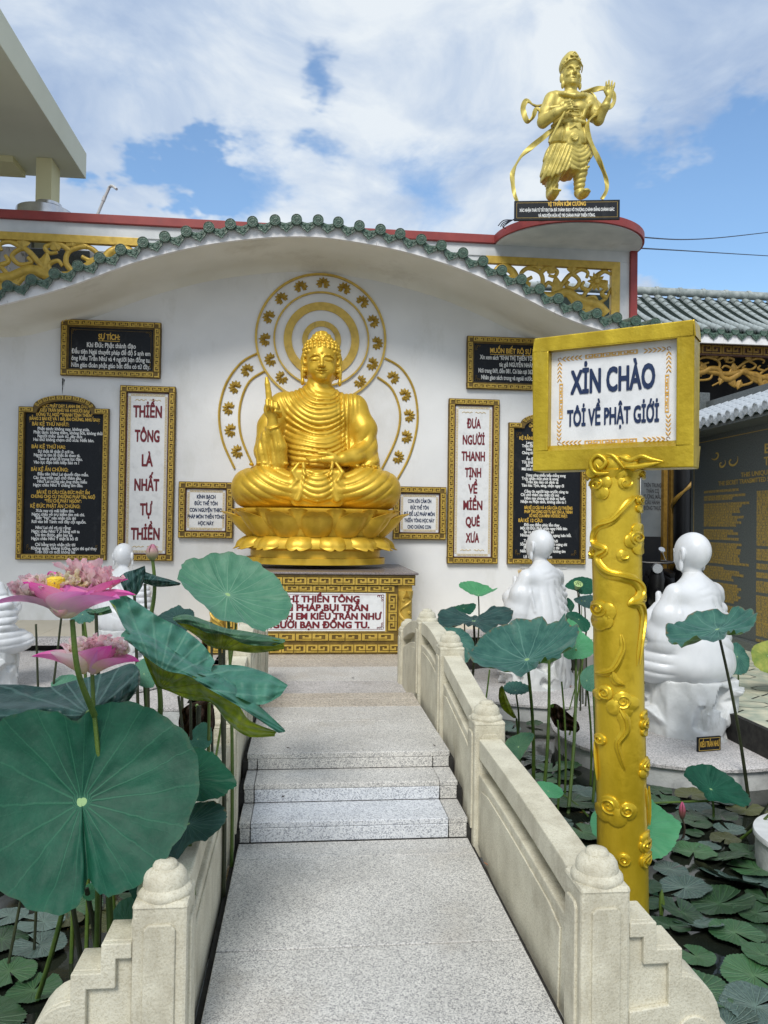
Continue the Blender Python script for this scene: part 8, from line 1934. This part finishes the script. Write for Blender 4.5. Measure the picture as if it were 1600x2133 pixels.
# the ones that can be pointed out, from the photograph
for (px, py, wpx, k, v, lab, tx, ty) in (
    (1428, 1850, 105, 'C', 1, 'dark toothed lily pad with bright centre right of the golden pole foot', 8, 5), (1525, 1838, 118, 'C', 2, 'large silvery lily pad catching the sky, right of the dark toothed one', 14, -6), (1590, 1840, 80, 'C', 1, 'silvery lily pad cut by the right edge beside the large silvery pad', 6, -8),
    (1460, 1925, 100, 'C', 2, 'lily pad with silvery folded half and green underside above the scroll end', 12, 3), (1530, 1945, 110, 'B', 1, 'mid green lily pad below the large silvery one', 3, 0), (1450, 1990, 85, 'B', 0, 'mid green lily pad touching the balustrade steps on the right', 0, 0),
    (1570, 2030, 140, 'B', 0, 'light green notched lily pad near the bottom right corner', 2, 2), (1575, 2100, 150, 'C', 0, 'bluish lily pad in the bottom right corner', 0, 0), (1590, 1995, 90, 'B', 1, 'green lily pad at the right edge above the notched one', 3, 0),
    (1510, 1790, 100, 'A', 2, 'dark raised lily pad above the large silvery one', 18, 0), (1575, 1900, 100, 'A', 1, 'dark lily pad tucked under the silvery pads at the right', 4, 0), (1395, 1812, 70, 'C', 0, 'small greyish lily pad right of the golden pole foot', 0, 0), (1420, 1900, 90, 'A', 2, 'very dark lily pad with raised toothed edge', 16, 0),
    (1478, 1760, 48, 'C', 0, 'small pale notched pad floating alone in open water', 0, 0), (1445, 1735, 40, 'A', 0, 'small oval pad between the pink bud and open water', 0, 0), (1510, 1748, 60, 'D', 1, 'yellowish olive pad in the open water at right', 0, 0), (1420, 1745, 30, 'C', 0, 'tiny pale pad at the foot of the pink bud', 0, 0),
    (1215, 1735, 90, 'B', 0, 'toothed green pad between the handrail and the golden pole', 0, 0), (1190, 1675, 95, 'A', 1, 'dark green pad left of the golden pole behind the handrail', 2, 0), (1500, 1700, 70, 'A', 0, 'dark green pad below the dark leaning leaf', 0, 0), (1440, 1700, 64, 'A', 0, 'dark green pad left of the pink bud', 0, 0), (1560, 1775, 80, 'A', 1, 'dark serrated pad near the white pedestal rim', 3, 0), (1350, 1850, 60, 'A', 1, 'dark pad right against the golden pole foot', 0, 0), (1470, 1815, 50, 'D', 3, 'upright yellow-green pad edge with white teeth', 40, 0),
    (20, 2030, 95, 'B', 0, 'bright toothed pad at the lower left edge', 0, 0), (70, 2060, 100, 'B', 1, 'bright green pad in the lower left corner beside a stalk', 0, 0), (90, 1925, 85, 'C', 0, 'pale pad below the huge leaf at the lower left', 0, 0), (85, 1975, 100, 'C', 0, 'greyish green pad behind the lower left stalks', 0, 0), (20, 1905, 70, 'C', 0, 'pale pad at the left edge under the huge leaf', 0, 0), (140, 1920, 60, 'D', 0, 'brownish pad between the stalks at lower left', 0, 0)):
    p = atz(px, py, WZ + .02); pad(p.x, p.y, wpx / 2 * p.y / F * 1.03, k, v, z=.012 + .02 * pr.random(), tilt=(tx, ty), label=lab, grp='lily pads on the pond')
peds = [(pc1.x, pc1.y, 1.06), (atx(0, 0, 0).x, 0, 0)]
def blocked(x, y, r_):
    if (x - pc1.x) ** 2 + (y - pc1.y) ** 2 < (1.05 + r_ * .8) ** 2: return True
    px2 = at(1120, 1400, MY2).x
    if (x - px2) ** 2 + (y - MY2) ** 2 < (1.05 + r_ * .8) ** 2: return True
    if (x - pbot.x) ** 2 + (y - 3.3) ** 2 < (.11 + r_) ** 2: return True
    return False
zones = ((1.08, 3.45, 1.6, 4.2, 95, .09, .17, 'lily pad in the crowded bed right of the near handrail', 'pads crowding the near right water'),
         (1.08, 3.45, 4.2, 6.4, 70, .08, .14, 'lily pad in the middle water between the handrail and the pedestals', 'pads in the middle right water'),
         (1.1, 3.4, 6.4, 9.3, 40, .07, .12, 'small far lily pad near the farther pedestal', 'pads far off on the right water'),
         (-2.6, -.62, 1.7, 4.4, 60, .08, .15, 'lily pad in the shaded water under the left-hand lotus leaves', 'pads on the left water'),
         (-3.5, -.62, 4.4, 6.0, 26, .08, .13, 'lily pad in the far left water before the pavement', 'pads far off on the left water'))
for (x0, x1_, y0, y1_, n, ra, rb_, lab, grp) in zones:
    done = tries = 0
    while done < n and tries < 4000:
        tries += 1; x, y, r_ = pr.uniform(x0, x1_), pr.uniform(y0, y1_), pr.uniform(ra, rb_)
        if blocked(x, y, r_): continue
        if any((x - a) ** 2 + (y - b) ** 2 < ((r_ + c_) * .60) ** 2 for a, b, c_ in pads): continue
        k = pr.choice('AAAABBCCCD'); v = pr.choice((0, 0, 1, 1, 2)); 
        pad(x, y, r_, k, v, tilt=(pr.uniform(-4, 12) if v else 0, pr.uniform(-6, 6) if v else 0), label=NAMEK[k] + (' flat ', ' wavy ', ' raised-edged ')[v] + lab, grp=grp); done += 1
# fallen leaves and specks on the path
def litter(p, nrm, s_, lab, mt):
    mb = MB(); mb.v = [(-s_, 0, .001), (0, s_ * .35, .006), (s_, 0, .003), (0, -s_ * .35, .002), (0, 0, .0)]; mb.f = [(0, 4, 1), (1, 4, 2), (2, 4, 3), (3, 4, 0)]; mb.m = [0] * 4
    o = add('fallen_leaf', mb.mesh('fallen_leaf', mt), None, p, (0, 0, rnd.uniform(0, 6))); tag(o, lab, 'fallen leaf'); return o
m_dry = M('dry_leaf', (.25, .10, .05), (.34, .15, .08), 30, .8); m_dryd = M('dark_dry_leaf', (.03, .025, .02), (.06, .05, .04), 30, .8)
litter(atz(1012, 1800, .004), 0, .022, 'small reddish dry leaf in the gap beside the right balustrade', m_dry); litter(atz(590, 1660, .203), 0, .015, 'tiny dark curled leaf on the left of the blue-grey steps', m_dryd)
litter(atz(735, 1412, FZ + .004), 0, .03, 'dark fallen leaf on the far landing before the plinth', m_dryd); litter(atz(1187, 1430, DZ + .013), 0, .045, 'orange-brown dry leaf on the farther pedestal near the name plate', m_dry)
litter(atz(600, 1558, .296), 0, .012, 'tiny dark speck of leaf on the crown of the bridge', m_dryd); litter(atz(905, 1553, .296), 0, .014, 'tiny dark leaf near the right edge of the bridge crown', m_dryd)

# ================================================================= fit lettering to its measured width
bpy.context.view_layer.update()
for o, wdt in FIT:
    w0 = max(v[0] for v in o.bound_box) - min(v[0] for v in o.bound_box)
    if w0 > 1e-6: o.scale = (wdt / w0, o.scale[1], 1)
bpy.context.view_layer.update()
dg = bpy.context.evaluated_depsgraph_get()
fonts = [o for o in C.objects if o.type == 'FONT']
made = [(o, bpy.data.meshes.new_from_object(o.evaluated_get(dg))) for o in fonts]
for o, me in made:
    bo_ = BOLD.get(o.name, 0); n_ = len(me.vertices)
    if bo_ and n_:
        co_ = np.zeros(n_ * 3, np.float32); me.vertices.foreach_get('co', co_); co_ = co_.reshape(-1, 3); fc_ = [tuple(p.vertices) for p in me.polygons]; big = o.data.size > .055 and n_ < 9000
        offs = ((-1, 0), (1, 0), (0, -.7), (0, .7), (.7, .7), (-.7, .7), (.7, -.7), (-.7, -.7)) if big else ((-1, 0), (1, 0))
        vs = np.concatenate([co_ + np.array([a * bo_, b * bo_, .00025 * (k + 1)], np.float32) for k, (a, b) in enumerate(offs)])
        fs = [tuple(i + k * n_ for i in f) for k in range(len(offs)) for f in fc_]
        if big:      # letters whose outlines overlap themselves: keep every facet a hair apart
            nv_, nf_ = [], []
            for q_, f in enumerate(fs):
                b_ = len(nv_); dz_ = (q_ % 6) * 3.2e-5
                for i in f: nv_.append((float(vs[i][0]), float(vs[i][1]), float(vs[i][2]) + dz_))
                nf_.append(tuple(range(b_, b_ + len(f))))
            vs, fs = np.array(nv_), nf_
        m2_ = bpy.data.meshes.new('lettering'); m2_.from_pydata(vs.tolist(), [], fs); m2_.materials.append(me.materials[0]); me = m2_
    nm, par, inv, mw = o.name, o.parent, o.matrix_parent_inverse.copy(), (o.location.copy(), o.rotation_euler.copy(), o.scale.copy())
    bpy.data.objects.remove(o)
    n = bpy.data.objects.new('lettering', me); C.objects.link(n)
    n.location, n.rotation_euler, n.scale = mw
    if par: n.parent = par; n.matrix_parent_inverse = inv
